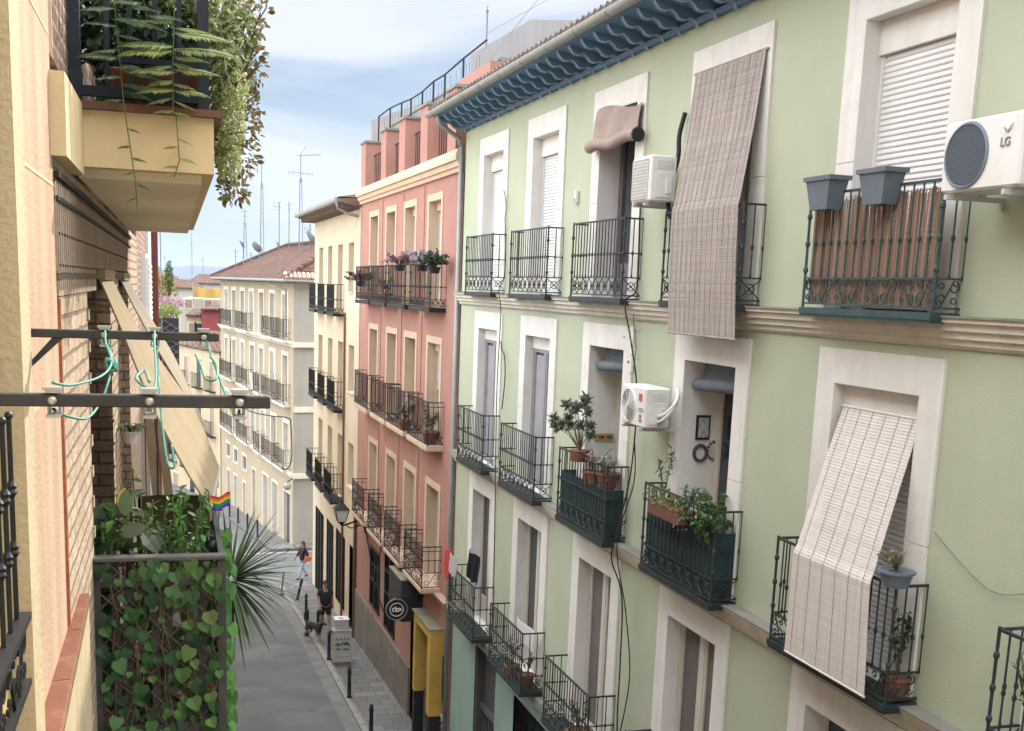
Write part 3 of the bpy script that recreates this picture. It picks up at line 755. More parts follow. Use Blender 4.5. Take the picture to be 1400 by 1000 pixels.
# ================================================================== PINK BUILDING
pb = thing('pink_building', 'salmon pink house with tan cornice, roof pillars and ornate black balconies', 'building', (9.0, 30.7, -11.6))
P0, P1 = GREEN_END+.12, 36.75
PR = [(3, [34.55, 32.1, 29.63, 26.94], .60, -.45, 1.97), (2, [34.4, 31.7, 29.3, 26.7], .62, -3.55, -1.28), (1, [34.15, 31.45, 29.0, 26.45], .62, -6.86, -4.65)]
ops = [(y-h, y+h, z0, z1) for _, ys, h, z0, z1 in PR for y in ys]
gop = [(32.75, 34.3, -9.6, -7.75), (30.5, 32.0, -9.65, -7.3), (27.0, 28.5, -11.8, -7.8), (25.3, 26.6, -12, -7.8), (24.62, 25.2, -9.47, -8.34)]
w = holes(MB(), P0, P1, -11.9, 2.45, ops+gop)
w.quad((P1, 0, -12.5), (P1, -8, -12.5), (P1, -8, 2.45), (P1, 0, 2.45)); w.quad((P0, 0, -12.5), (P0, -8, -12.5), (P0, -8, 2.45), (P0, 0, 2.45))
build(w, 'wall', M_pink, pb, FR)
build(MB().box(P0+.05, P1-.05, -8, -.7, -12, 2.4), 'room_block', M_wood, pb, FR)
build(MB().box(P0, P1, -8, .0, 2.452, 2.87), 'terrace_slab', M_tan, pb, FR)
for fl, ys, h, z0, z1 in PR:
    for i, y in enumerate(ys):
        kind = {3: ['panel', 'panel', 'half', 'half'], 2: ['door', 'door', 'panel', 'half'], 1: ['half', 'half', 'half', 'door']}[fl][i]
        window(pb, FR, y, h, z0, z1, kind, .24, band=.16, head=.16, mband=M_tan, mfill=M_tansh if kind == 'panel' else mat('pale_sash', (.50, .46, .40), .6, .06, 3), proud=.02, box=.2)
M_rail_p = mat('rust_black_iron', (.022, .018, .018), .6, .3, 9)
for fl, ys, h, z0, z1 in PR:
    for i, y in enumerate(ys):
        wv = 2.15 if fl != 1 else 1.95
        dep = .36 if fl != 1 else .45
        y2 = y-(.25 if fl == 3 else .2 if fl == 2 else .05)
        if fl == 1: balcony(pb, FR, y2+.05, z0, wv, dep, 1.0, 's', M_rail_p, .08, M_tan, panel=.34, pitch=.13, knob=.6, top2=True)
        elif fl == 2: balcony(pb, FR, y2+.2, z0, wv, dep, 1.0, 'x', M_rail_p, .10, M_tan, panel=.16, pitch=.13, knob=0, top2=True)
        else: balcony(pb, FR, y2+.1, z0, wv, dep, .98, 'x', M_rail_p, .07, M_rail_p, panel=.14, pitch=.125, knob=.4)
# cornice and floor ledge
build(MB().run([(-.02, 2.42), (.06, 2.42), (.08, 2.50), (.12, 2.52), (.14, 2.62), (.19, 2.64), (.19, 2.74), (.15, 2.86), (-.3, 2.875), (-.3, 2.5)], P0-.02, P1+.05), 'cornice', M_tan, pb, FR)
build(MB().run([(-.02, -7.12), (.08, -7.12), (.10, -7.0), (.17, -6.98), (.17, -6.945), (-.02, -6.94)], P0, P1-.4), 'floor_ledge', mat('pinkish_ledge', (.42, .27, .22), .85, .1, 3), pb, FR)
for y in (33.3, 30.45, 28.05): build(MB().box(y-.012, y+.012, .003, .012, -6.8, 2.35), 'wall_seam', mat('seam_brown', (.28, .11, .085), .9), pb, FR)
M_pl = mat('pale_grey_render', (.25, .24, .25), .92, .09, 1.0, .25, 20, streak=.16, dirt=((.16, .15, .15), .5, 1.))
# terrace pillars, parapet rails, party walls
for y in (36.15, 32.98, 30.5, 27.98, 25.3):
    p = MB().box(y-.36, y+.36, -.42, .08, 2.87, 4.16)
    p = build(p, 'pillar', M_pink, pb, FR)
    build(MB().box(y-.41, y+.41, -.46, .12, 4.16, 4.22), 'pillar_cap', M_ledge, p, FR)
for a, b in ((32.98, 36.15), (30.5, 32.98), (27.98, 30.5), (25.3, 27.98)):
    r = MB(); a += .36; b -= .36
    r.box(a, b, -.2, -.17, 3.78, 3.81); r.box(a, b, -.2, -.17, 2.95, 2.98)
    for k in range(9): r.tube([(lerp(a, b, (k+.5)/9), -.185, 2.9), (lerp(a, b, (k+.5)/9), -.185, 3.8)], .012, 4)
    build(r, 'terrace_railing', M_iron2, pb, FR)
build(MB().box(P0, P1-.2, -.95, -.72, 2.87, 4.70), 'parapet', M_pl, pb, FR); build(MB().box(P0, 27.0, -.719, -.5, 2.87, 4.66), 'parapet', M_pink, pb, FR)
build(MB().box(P0, P1-.2, -.98, -.69, 4.70, 4.75), 'parapet_cap', M_ledge, pb, FR)
tr = MB(); top = [(37.4, 5.15), (35.6, 5.17), (33.95, 5.10), (32.7, 5.03), (31.3, 5.02), (30.05, 5.09), (28.85, 5.07), (27.1, 5.15), (25.2, 5.2)]
for k, (a, z) in enumerate(top[:-1]): tr.tube([(a, -.6, 3.0), (a, -.6, z)], .026, 5)
tr.tube([(a, -.6, z) for a, z in top], .024, 6)
for k in range(26):
    a = lerp(25.6, 36.5, k/25+random.uniform(-.01, .01)); tr.tube([(a, -.6, 4.7), (a+.02, -.6, 4.98)], .0035, 3)
rr = build(tr, 'roof_railing', M_iron2, pb, FR); rr['label'] = 'wavy topped iron railing along the roof terrace'
M_pl = mat('pale_grey_render', (.25, .24, .25), .92, .09, 1.0, .25, 20, streak=.16, dirt=((.16, .15, .15), .5, 1.))
ATTIC = [(37.0, 2.9), (37.0, 5.78), (38.8, 5.88), (48.0, 6.45), (48.0, 2.9)]
bw = MB(); bw.prism([(34.2, 2.8), (34.2, 6.62), (28.6, 6.48), (24.3, 5.62), (24.2, 2.8)], -2.95, -2.65)
b_ = build(bw, 'party_wall', M_pl, pb, FR); b_['label'] = 'tall grey rendered party wall rising behind the blue eave'
# street level: plinth, barred windows, bar fascia, entrance
w = MB()
for a, b, zt in ((28.5, P1, -9.78), (26.6, 27.0, -9.7)): w.box(a, b, -.02, .05, -12.2, zt)
build(w, 'plinth', M_stone, pb, FR)
for a0, a1, z0, z1 in ((32.75, 34.3, -9.6, -7.75), (30.5, 32.0, -9.65, -7.3)):
    f = MB().box(a0, a1, -.12, -.06, z0, z1); f = build(f, 'window', M_glass, pb, FR)
    g = MB()
    for q in (a0+.03, a1-.03, (a0+a1)/2): g.box(q-.03, q+.03, -.06, .03, z0, z1)
    for q in (z0+.03, z1-.03, lerp(z0, z1, .45), lerp(z0, z1, .72)): g.box(a0, a1, -.058, .026, q-.025, q+.025)
    for k in range(9): g.tube([(lerp(a0, a1, (k+.5)/9), .0, z0), (lerp(a0, a1, (k+.5)/9), .0, z1)], .011, 4)
    build(g, 'window_grille', M_iron2, f, FR)
build(MB().box(27.0, 28.5, -.35, -.25, -11.8, -7.8).box(27.7, 27.76, -.25, -.21, -11.8, -8).box(27.05, 28.45, -.25, -.22, -9.9, -9.8), 'bar_door', mat('dark_red_door', (.10, .03, .03), .5, .2, 4), pb, FR)
bx = MB().bbox(27.2, 28.7, .0, .55, -8.15, -7.1, .02); bx = build(bx, 'shop_fascia', mat('charcoal_panel', (.028, .028, .032), .6, .2, 3), pb, FR)
build(MB().box(27.18, 28.72, .0, .57, -7.1, -7.075), 'top_sheet', mat('mossy_sheet', (.19, .18, .13), .9, .2, 5), bx, FR)
mk = MB()
for a, z, s in ((28.1, -7.86, .05), (27.97, -7.80, .07), (27.9, -7.9, .05), (27.7, -7.84, .045)): mk.tube(spiral((a, .556, z), s, 1, 1, (-1, 0, 0), (0, 0, 1), 8), .012, 4)
build(mk, 'lettering', mat('chalk', (.5, .5, .5), .8), bx, FR)
# yellow portal
py = MB(); Y0, Y1 = 25.0, 26.85
py.box(Y0, Y0+.28, -.1, .32, -9.8, -7.72); py.box(Y1-.2, Y1, -.1, .30, -9.75, -7.72); py.box(Y0+.28, Y1-.2, -.1, .32, -7.95, -7.725)
po = build(py, 'shop_portal', mat('mustard_paint', (.50, .33, .075), .7, .08, 3, .1, 40), pb, FR); po['label'] = 'mustard yellow boxed shop doorway'
build(MB().box(Y1-.2, Y1-.003, -.08, .29, -12, -9.752), 'portal_base', M_black, po, FR); build(MB().box(Y0+.02, Y0+.26, -.08, .3, -12, -9.80), 'portal_base', M_black, po, FR)
build(MB().box(Y0+.28, Y1-.2, -.32, -.28, -12, -7.95), 'door', mat('shop_door', (.05, .045, .04), .3, .2, 3), po, FR)
build(MB().bbox(25.62, 25.9, -.25, .1, -10.2, -9.2, .02), 'shelf_unit', M_black, po, FR)
build(MB().box(Y0-.02, Y1, -.02, .36, -7.72, -7.70), 'portal_flashing', mat('mossy_sheet', (.19, .18, .13)), po, FR)
f = build(MB().box(24.62, 25.2, -.2, -.15, -9.47, -8.34), 'window', M_glass, pb, FR)
g = MB()
for k in range(4): g.tube([(24.68+k*.15, .01, -9.47), (24.68+k*.15, .01, -8.34)], .014, 4)
build(g, 'window_grille', M_iron2, f, FR)
nt_ = build(MB().bbox(24.75, 25.12, .004, .03, -10.55, -9.75, .006), 'notice_board', mat('white_board', (.60, .59, .56), .6, .05), None, FR); tag(nt_, 'small white painted board with dark scribble beside the yellow doorway', 'notice board')
mk = MB()
for k in range(4): mk.tube([(25.06, .034, -9.9-k*.15), (24.98, .034, -9.83-k*.15), (24.92, .034, -9.98-k*.14), (24.82, .034, -9.86-k*.15)], .012, 4)
build(mk, 'scribble', M_black, nt_, FR)
# round hanging sign
sg = thing('hanging_sign', 'round black bar sign with a white emblem on a bracket from the pink wall', 'sign', (5.70, 27.0, -8.05))
SC = Vector((5.69, 27.0, -7.75))
def cyly(c, r, y0, y1, n=28): return MB().add([(c.x+r*math.cos(2*PI*k/n), y, c.z+r*math.sin(2*PI*k/n)) for y in (y0, y1) for k in range(n)], [tuple(range(n)), tuple(range(2*n-1, n-1, -1))]+[(k, (k+1) % n, n+(k+1) % n, n+k) for k in range(n)])
build(cyly(SC, .27, 26.96, 27.04), 'disc', M_black, sg)
ring = lambda r, rr, y: MB().tube([(SC.x+r*math.cos(2*PI*k/32), y, SC.z+r*math.sin(2*PI*k/32)) for k in range(32)], rr, 5, closed=True)
M_signw = mat('sign_white', (.72, .72, .70), .5, .03)
build(ring(.262, .018, 26.955), 'rim', mat('sign_grey', (.16, .17, .17), .4), sg); build(ring(.165, .011, 26.956), 'ring', M_signw, sg)
em = MB()
em.tube([(SC.x+x, 26.953, SC.z+z) for x, z in ((-.06, .045), (-.10, .02), (-.10, -.03), (-.06, -.045))], .018, 5)
em.tube([(SC.x+x, 26.953, SC.z+z) for x, z in ((-.03, .08), (-.03, -.04))], .016, 5)
em.tube([(SC.x+.02+.035*math.cos(k*PI/4), 26.953, SC.z-.01+.04*math.sin(k*PI/4)) for k in range(8)], .016, 5, closed=True)
em.tube([(SC.x+.08+.03*math.cos(k*PI/4), 26.953, SC.z+.03*math.sin(k*PI/4)) for k in range(8)], .016, 5, closed=True)
build(em, 'emblem', M_signw, sg)
build(MB().tube([(6.4, 27.0, -7.44), (5.69, 27.0, -7.44)], .014, 5).tube([(5.69, 27.0, -7.44), (5.69, 27.0, -7.5)], .01, 5), 'bracket', M_iron2, sg)
# downpipes between the houses
for y, z0, z1, nm, m, l in ((36.85, -11.8, -6.9, 'drainpipe', mat('brown_pipe', (.12, .075, .05), .6, .2, 6), 'brown drainpipe at the joint of the pink and yellow houses'),):
    d = build(MB().tube([(y, .06, z0), (y, .06, z1)], .05, 7).lathe((y, .06, -9), [(.06, 0), (.06, .12)], 8), nm, m, None, FR); tag(d, l, 'drainpipe')
cable([(34.9, .04, -7.5), (33.6, .05, -8.6), (33.3, .05, -8.9)], .02, 'black awning arm left of the first barred window', cat='awning arm')
cable([(32.5, .04, -7.4), (31.9, .25, -8.4), (31.2, .2, -9.0)], .022, 'black awning arm between the two barred windows', cat='awning arm')

# ================================================================== YELLOW BUILDING
Q0, Q1 = 36.95, 47.4
yb = thing('yellow_building', 'pale yellow corner house with small black balconies and dark shutters at street level', 'building', (9, 42, -12.6))
YR = [(3, [45.6, 43.27, 40.93, 38.63], .52, -1.0, 1.33), (2, [45.6, 43.05, 40.65, 38.35], .55, -4.26, -1.97), (1, [45.4, 42.9, 40.5, 38.2], .55, -7.42, -5.2)]
ops = []
for fl, ys, h, z0, z1 in YR:
    for i, y in enumerate(ys): ops.append((y-h, y+h, z0 if i < 3 else z0+.75, z1))
gop = [(44.25, 46.6, -12.4, -8.85), (41.75, 43.5, -12.2, -8.75), (39.1, 41.2, -11.25, -8.65), (37.3, 38.2, -12.2, -8.6)]
w = holes(MB(), Q0, Q1, -13, 2.45, ops+gop)
w.quad((Q1, 0, -13), (Q1, -9, -13), (Q1, -9, 2.45), (Q1, 0, 2.45)); w.quad((Q0, 0, -13), (Q0, -9, -13), (Q0, -9, 2.45), (Q0, 0, 2.45))
build(w, 'wall', M_yel, yb, FR)
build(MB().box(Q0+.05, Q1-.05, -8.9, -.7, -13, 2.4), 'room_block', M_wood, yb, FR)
M_bz = mat('beige_leaf', (.42, .37, .28), .7, .06, 3)
for fl, ys, h, z0, z1 in YR:
    for i, y in enumerate(ys):
        window(yb, FR, y, h, z0 if i < 3 else z0+.75, z1, 'panel', .16, band=0, mband=M_yel, mfill=M_bz, sill=(i == 3))
        if i < 3: balcony(yb, FR, y-.1, z0, 1.62, .34 if fl != 1 else .44, .98, 'x', M_iron2, .07, None, panel=.12, pitch=.10, knob=.4)
M_tileb = mat('tarred_eave', (.16, .125, .10), .8, .15, 4)
build(MB().run([(-.02, 2.35), (.62, 2.48), (.66, 2.56), (.66, 2.60), (-.02, 2.62)], Q0-.0, Q1+.45), 'eave', M_tileb, yb, FR)
for k in range(20):
    a = Q0+.25+k*.53; build(MB().prism([(a-.05, 2.30), (a+.05, 2.30), (a+.05, 2.42), (a-.05, 2.42)], -.02, .56), 'rafter_end', M_tileb, yb, FR)
build(MB().run([(.62, 2.54), (.66, 2.50), (.72, 2.50), (.76, 2.55), (.76, 2.64), (.73, 2.64), (.66, 2.60)], Q0+.3, Q1+.5), 'gutter', M_grey, yb, FR)
M_roofy = tilemat('yellow_house_tiles', (.15, .075, .05), (.34, .20, .14), (0, 1, 0), .22)
r = MB().quad((Q0, .68, 2.64), (Q1+.5, .68, 2.64), (Q1-2.5, -4, 3.5), (Q0, -4, 3.5)); r.quad((Q1+.5, .68, 2.64), (Q1+.5, -9, 2.64), (Q1-2.5, -4, 3.5)); r.quad((Q0, -4, 3.5), (Q1-2.5, -4, 3.5), (Q1+.5, -9, 2.64), (Q0, -9, 2.64)); r.quad((Q0, .68, 2.64), (Q0, -4, 3.5), (Q0, -9, 2.64))
build(r, 'roof', M_roofy, yb, FR)
dp = MB().tube([(Q0+.35, .70, 2.5), (Q0+.5, .62, 2.32), (Q0+.35, .3, 2.15), (Q0+.2, .06, 2.1)], .05, 7)
build(dp, 'downpipe', M_grey, yb, FR, smooth=True)
build(MB().tube([(39.5, .05, -11.9), (39.5, .05, -.95)], .04, 6), 'downpipe', mat('rust_pipe', (.17, .07, .035), .7, .2, 6), yb, FR)
w = MB().box(36.96, 37.2, -.0, .03, -12.3, -10.0); build(w, 'plinth', M_stone, yb, FR)
for a0, a1, z0, z1 in gop[:3]:
    s = MB(); n = int((z1-z0)/.11)
    for q in range(3):
        p0, p1 = lerp(a0, a1, q/3)+.02, lerp(a0, a1, (q+1)/3)-.02
        s.box(p0, p1, -.12, -.06, z0, z1)
        for k in range(n): s.quad((p0+.05, -.055, z0+k*.11), (p1-.05, -.055, z0+k*.11), (p1-.05, -.01, z0+k*.11+.07), (p0+.05, -.01, z0+k*.11+.07))
        s.box(p0, p0+.05, -.06, .0, z0, z1); s.box(p1-.05, p1, -.06, 0, z0, z1)
    build(s, 'slatted_shutter', M_dwood, yb, FR)
build(MB().box(37.3, 38.2, -.2, -.14, -12.2, -8.6).box(37.36, 38.14, -.14, -.12, -9.6, -9.55).box(37.4, 37.72, -.14, -.125, -11.6, -9.7).box(37.8, 38.1, -.14, -.125, -11.6, -9.7), 'door', mat('blue_black_door', (.03, .034, .04), .5, .1, 3), yb, FR)
at = build(MB().prism(ATTIC, -2.7, -2.3), 'attic_wall', M_pl, yb, FR); at['label'] = 'grey rendered attic wall above the yellow house'
ch = MB().box(37.6, 38.3, -2.0, -1.2, 3.0, 4.2); ch = build(ch, 'chimney', M_pl, yb, FR)
ch2 = MB().box(37.45, 38.45, -2.15, -1.05, 4.2, 4.28)
for k in range(4): ch2.tube([(37.5+k*.3, -2.2, 4.32), (37.5+k*.3, -1.0, 4.32)], .09, 6)
build(ch2, 'chimney_cap', M_roofy, ch, FR)
cv = MB().box(37.45, 38.2, .45, .9, 3.2, 3.35); 
# street lamp on the wall
lp = thing('street_lamp', 'black four sided lantern on an arm from the yellow house wall', 'street lamp', (5.45, 33.9, -7.1))
LC = Vector((5.42, 33.9, -7.0))
def frustum(c, w0, w1, z0, z1):
    vs = [(c.x+sx*w/2, c.y+sy*w/2, c.z+z) for w, z in ((w0, z0), (w1, z1)) for sx, sy in ((-1, -1), (1, -1), (1, 1), (-1, 1))]
    return MB().add(vs, [(3, 2, 1, 0), (4, 5, 6, 7)]+[(k, (k+1) % 4, 4+(k+1) % 4, 4+k) for k in range(4)])
build(frustum(LC, .22, .40, .06, .42), 'lantern_glass', mat('milky_glass', (.62, .62, .60), .25, .04), lp)
fr = MB()
for sx, sy in ((-1, -1), (1, -1), (1, 1), (-1, 1)): fr.tube([(LC.x+sx*.11, LC.y+sy*.11, LC.z+.05), (LC.x+sx*.205, LC.y+sy*.205, LC.z+.43)], .014, 4)
fr.add(frustum(LC, .46, .16, .42, .60).v, frustum(LC, .46, .16, .42, .60).f); fr.add(frustum(LC, .14, .06, .60, .72).v, frustum(LC, .14, .06, .6, .72).f); fr.ball((LC.x, LC.y, LC.z+.74), .03)
fr.add(frustum(LC, .10, .24, -.02, .06).v, frustum(LC, .10, .24, -.02, .06).f)
build(fr, 'lantern_frame', M_black, lp)
arm = MB().tube([(LC.x, LC.y, LC.z-.05), (LC.x+.08, LC.y+.1, LC.z-.09), (6.39, 35.3, -7.15)], .03, 6).tube(bez((LC.x+.2, LC.y+.3, -7.12), (5.9, 34.6, -7.5), (6.2, 35.0, -7.1), (6.39, 35.3, -7.5), 8), .018, 5)
arm.tube(spiral((6.1, 34.95, -7.28), .1, 0, 1.2, (.57, .82, 0), (0, 0, 1), 10), .013, 4); arm.box(6.36, 6.395, 35.2, 35.4, -7.6, -7.0)
build(arm, 'arm', M_iron2, lp)

# ================================================================== CREAM CORNER BLOCK
wb = thing('cream_corner_building', 'cream balconied block with a red tiled hip roof beyond the side street', 'building', (9, 66, -14))
WL = 21.1
WR = [(3, [18.8, 16.1, 13.25, 10.5, 7.75, 4.87, 1.86], .62, -2.8, -.62), (2, [18.8, 16.1, 13.3, 10.4, 7.7, 4.85, 1.8], .62, -5.95, -3.6), (1, [18.8, 16.1, 13.0, 10.2, 7.3, 4.5, 1.5], .62, -9.2, -6.95)]
ops = [(y-h, y+h, z0, z1) for _, ys, h, z0, z1 in WR for y in ys]
gop = [(a-.62, a+.62, -11.1, -10.25) for a in (18.4, 15.75, 12.85)]+[(17.7, 18.9, -14.5, -11.85), (15.3, 16.4, -14.5, -11.8), (12.4, 13.4, -14.5, -11.75), (9.3, 10.5, -14.5, -10.5)]+[(a-.85, a+.85, -14, -10.3) for a in (6.6, 4.1, 1.25)]
w = holes(MB(), 0, WL, -16, .02, ops+gop)
build(w, 'wall', M_cream, wb, FWH)
w = MB().quad((0, 0, -16), (0, -9, -16), (0, -9, .02), (0, 0, .02)).quad((WL, 0, -16), (WL, -9, -16), (WL, -9, .02), (WL, 0, .02)).quad((0, -9, -16), (WL, -9, -16), (WL, -9, .02), (0, -9, .02))
build(w, 'side_wall', M_greyw, wb, FWH)
build(MB().box(.05, WL-.05, -8.9, -.6, -16, 0), 'room_block', M_wood, wb, FWH)
for fl, ys, h, z0, z1 in WR:
    for i, y in enumerate(ys):
        k = ('half', 'door', 'panel')[(i*2+fl) % 3]
        window(wb, FWH, y, h, z0, z1, k, .18, band=.2, head=.2, mband=M_cornice, mfill=M_tansh if k == 'panel' else M_sash, box=.2)
    for a, wd in ((17.45, 4.3), (12.0, 3.4), (7.6, 1.6), (4.75, 2.6), (1.9, 2.6)):
        if fl == 3 and a == 7.6: continue
        balcony(wb, FWH, a, z0, wd, .34, 1.0, 'x', M_rail_p, .1, M_cornice, panel=.3, pitch=.13, knob=0)
for i, a in enumerate((18.4, 15.75, 12.85)): window(wb, FWH, a, .62, -11.1, -10.25, 'dark', .1, band=.15, head=.15, mband=M_cornice)
for a0, a1, z0, z1 in gop[3:]:
    window(wb, FWH, (a0+a1)/2, (a1-a0)/2-.12, -15, z1-.12, 'panel' if a0 < 9 and a0 > 1 else 'dark', .15, band=.12, head=.12, mband=M_cornice, mfill=M_greyw)
for z in (-2.84, -9.26):
    build(MB().run([(-.02, z-.28), (.06, z-.26), (.10, z-.12), (.20, z-.08), (.20, z), (-.02, z)], -.18, WL), 'cornice', M_cornice, wb, FWH)
    build(MB().box(-.18, -.002, -9, -.021, z-.25, z-.01), 'side_cornice', M_cornice, wb, FWH)
build(MB().box(-.08, -.002, -9, -.021, -6.25, -5.98), 'side_cornice', M_cornice, wb, FWH)
ev = MB().run([(-.02, -.06), (.45, -.02), (.5, .05), (.5, .12), (-.02, .12)], -.5, WL+.4); ev.box(-.5, -.003, -9, -.02, -.03, .12)
build(ev, 'eave', M_tileb, wb, FWH)
build(MB().tube([(-.55, .53, .06), (WL+.4, .53, .06)], .07, 7).tube([(-.53, .5, .06), (-.53, -9, .06)], .06, 7), 'gutter', M_grey, wb, FWH)
build(MB().tube([(3.6, .5, .02), (3.5, .4, -.2), (1.4, .07, -.42), (1.35, .07, -2.7)], .05, 6), 'downpipe', M_grey, wb, FWH)
z_r = 2.12
r = MB(); e0, e1, f0, f1 = -.55, WL+.45, .55, -9.2
r.quad((e0, f0, .13), (e1, f0, .13), (15.2, -3.0, z_r), (2.2, -3.0, z_r)); r.quad((e0, f0, .13), (2.2, -3.0, z_r), (2.2, -5.2, z_r), (e0, f1, .13))
r.quad((e1, f0, .13), (e1, f1, .13), (15.2, -5.2, z_r), (15.2, -3, z_r)); r.quad((e0, f1, .13), (2.2, -5.2, z_r), (15.2, -5.2, z_r), (e1, f1, .13)); r.quad((2.2, -3, z_r), (15.2, -3, z_r), (15.2, -5.2, z_r), (2.2, -5.2, z_r))
ro = build(r, 'roof', M_rooft, wb, FWH)
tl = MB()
for k in range(44):                                  # raised tile rows along the near hip and eave, sunlight put into their colour
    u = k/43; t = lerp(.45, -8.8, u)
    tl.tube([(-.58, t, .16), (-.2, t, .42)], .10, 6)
build(tl, 'eave_tile', mat('sunlit_tile', (.42, .30, .24), .9, .2, 8), ro, FWH)
rd = MB().tube([(-.5, .5, .2), (2.2, -3.0, z_r+.05)], .12, 6).tube([(2.2, -3.0, z_r+.05), (15.2, -3.0, z_r+.05)], .12, 6).tube([(15.2, -3.0, z_r+.05), (WL+.4, .5, .2)], .12, 6)
build(rd, 'ridge_tile', M_rooft, ro, FWH)
# ball lamp and wire at its corner
bl = build(MB().ball((-.25, .35, -9.85), .2, 10, 8), 'globe_lamp', mat('grey_globe', (.28, .28, .27), .3, .05), None, FWH, smooth=True); tag(bl, 'grey globe camera lamp hanging at the corner of the cream block', 'globe lamp')
build(MB().tube([(-.25, .35, -9.66), (-.2, .1, -9.5), (-.1, .0, -9.5)], .03, 5), 'bracket', M_iron2, bl, FWH)
cable([(14, .5, -7.0), (8, .6, -7.05), (3, .5, -6.75), (-.1, .3, -6.5), (-.4, .2, -6.8), (-.4, .15, -8.4), (-.1, .3, -9.0), (.8, .4, -9.1)], .03, 'black wire looping round the corner of the cream block', F=FWH)
# striped curtain and laundry on its balconies
cu = MB().sheet([[(17.9+x, .05+t, z) for x, t in ((-.55, 0), (-.3, .06*s), (0, 0), (.3, .06*s), (.6, 0))] for z, s in ((-3.6, .3), (-4.4, 1), (-5.2, 1.6), (-5.9, 2.2))], .01)
c = build(cu, 'door_curtain', mat('sand_cloth', (.45, .38, .30), .9, .1, 4), None, FWH); tag(c, 'sand coloured curtain hanging out over a far balcony of the cream block', 'curtain')
ln = MB().sheet([[(8.2+x, .42+.02*math.sin(x*9), z) for x in (0, .2, .4, .6)] for z in (-5.0, -5.4, -5.9)], .008)
c = build(ln, 'laundry', mat('pale_pink_cloth', (.6, .5, .47), .9, .1, 5), None, FWH); tag(c, 'pale washing hung on the middle floor of the cream block', 'laundry')
# ================================================================== GROUND, ROAD, PAVEMENT
def gz(y):
    P = [(-30, -8.2), (0, -9.85), (24, -10.92), (28, -11.12), (35.4, -11.44), (38, -11.62), (45, -12.2), (57, -12.95), (80, -14.5), (110, -16.5), (170, -19), (400, -26), (1200, -32), (9000, -32)]
    for (y0, z0), (y1, z1) in zip(P, P[1:]):
        if y <= y1: return lerp(z0, z1, (y-y0)/(y1-y0))
    return P[-1][1]
M_ground = mat('earth_ground', (.16, .15, .13), .95, .2, .05)
M_asph = mat('asphalt', (.125, .127, .13), .85, .14, .9, .3, 60, dirt=((.19, .19, .195), .7, .45))
M_pave = brickmat('paving_slabs', (.13, .128, .124), (.19, .186, .18), (.06, .06, .058), 'xy', .62, .41, .5, .012)
M_kerb = mat('granite_kerb', (.24, .235, .225), .8, .15, 3, .2, 50)
ys = [-30, 0, 24, 28, 35.4, 38, 45, 57, 80, 110, 170, 400, 1200, 9000]; xs = [-6000, -200, -8, 12, 200, 6000]
g = MB().sheet([[(x, y, gz(y)-.12) for x in xs] for y in ys])
tag(build(g, 'ground', M_ground), kind='structure')
yy = [-12+2*k for k in range(33)]
rd = MB().sheet([[(x, y, gz(y)+.012*math.sin(x*1.7)-.012) for x in (.85, 2.0, 3.2, 4.4, 5.02)] for y in yy if y <= 46])
# junction, side street and the street bending away to the left
def wpt(a, t): p = FWH @ Vector((a, t, 0)); return p.x, p.y
rd.sheet([[(x, y, gz(y)-.004) for x in (-3, .85, 3.2, 5.02, 6.6, 12, 24)] for y in (46, 48.5, 51, 53.5, 55.8)])
rows = []
for a in [-1.2+k*2.2 for k in range(24)]:
    row = []
    for t in (8, 6, 4, 2.6, 1.3):
        x, y = wpt(a, t); row.append((x, y, gz(y)-.002+(.004)))
    rows.append(row)
rd.sheet(rows)
tag(build(rd, 'road', M_asph), kind='structure')
def kerbed(name, strip, h=.11, kerb_side=None):
    """strip: list of (xl, xr, y)"""
    mb = MB()
    mb.sheet([[(lerp(xl, xr, k/4), y, gz(y)+h) for k in range(5)] for xl, xr, y in strip])
    for i in range(len(strip)-1):
        for s in (0, 1):
            x0, y0 = strip[i][s], strip[i][2]; x1, y1 = strip[i+1][s], strip[i+1][2]
            mb.quad((x0, y0, gz(y0)-.05), (x1, y1, gz(y1)-.05), (x1, y1, gz(y1)+h), (x0, y0, gz(y0)+h))
    for (xl, xr, y) in (strip[0], strip[-1]): mb.quad((xl, y, gz(y)-.05), (xr, y, gz(y)-.05), (xr, y, gz(y)+h), (xl, y, gz(y)+h))
    return tag(build(mb, name, M_pave), kind='structure')
st = [(5.16, 6.39, y) for y in yy if y <= 46]+[(5.5, 6.39, 47.0), (6.0, 6.39, 47.6)]
kerbed('pavement', st, .06)
kb = MB()
y = -10.
while y < 46.4:
    ln = .98
    kb.add([(x, q, gz(q)+z) for q in (y+.008, y+ln) for x, z in ((5.0, -.03), (5.0, .055), (5.03, .066), (5.158, .066), (5.158, -.03))], [(0, 1, 2, 3, 4), (9, 8, 7, 6, 5), (0, 5, 6, 1), (1, 6, 7, 2), (2, 7, 8, 3), (3, 8, 9, 4)]); y += 1.0
tag(build(kb, 'kerb', M_kerb), kind='structure')
gt = MB()
y = -10.
while y < 46: gt.quad(*[(x, q, gz(q)+.004) for x, q in ((4.62, y+.01), (4.995, y+.01), (4.995, y+.99), (4.62, y+.99))]); y += 1
tag(build(gt, 'gutter_paving', mat('gutter_stone', (.17, .168, .16), .85, .2, 2.2, .3, 40)), kind='structure')
kerbed('pavement', [(-.1, .85, y) for y in yy if y <= 44], .10)
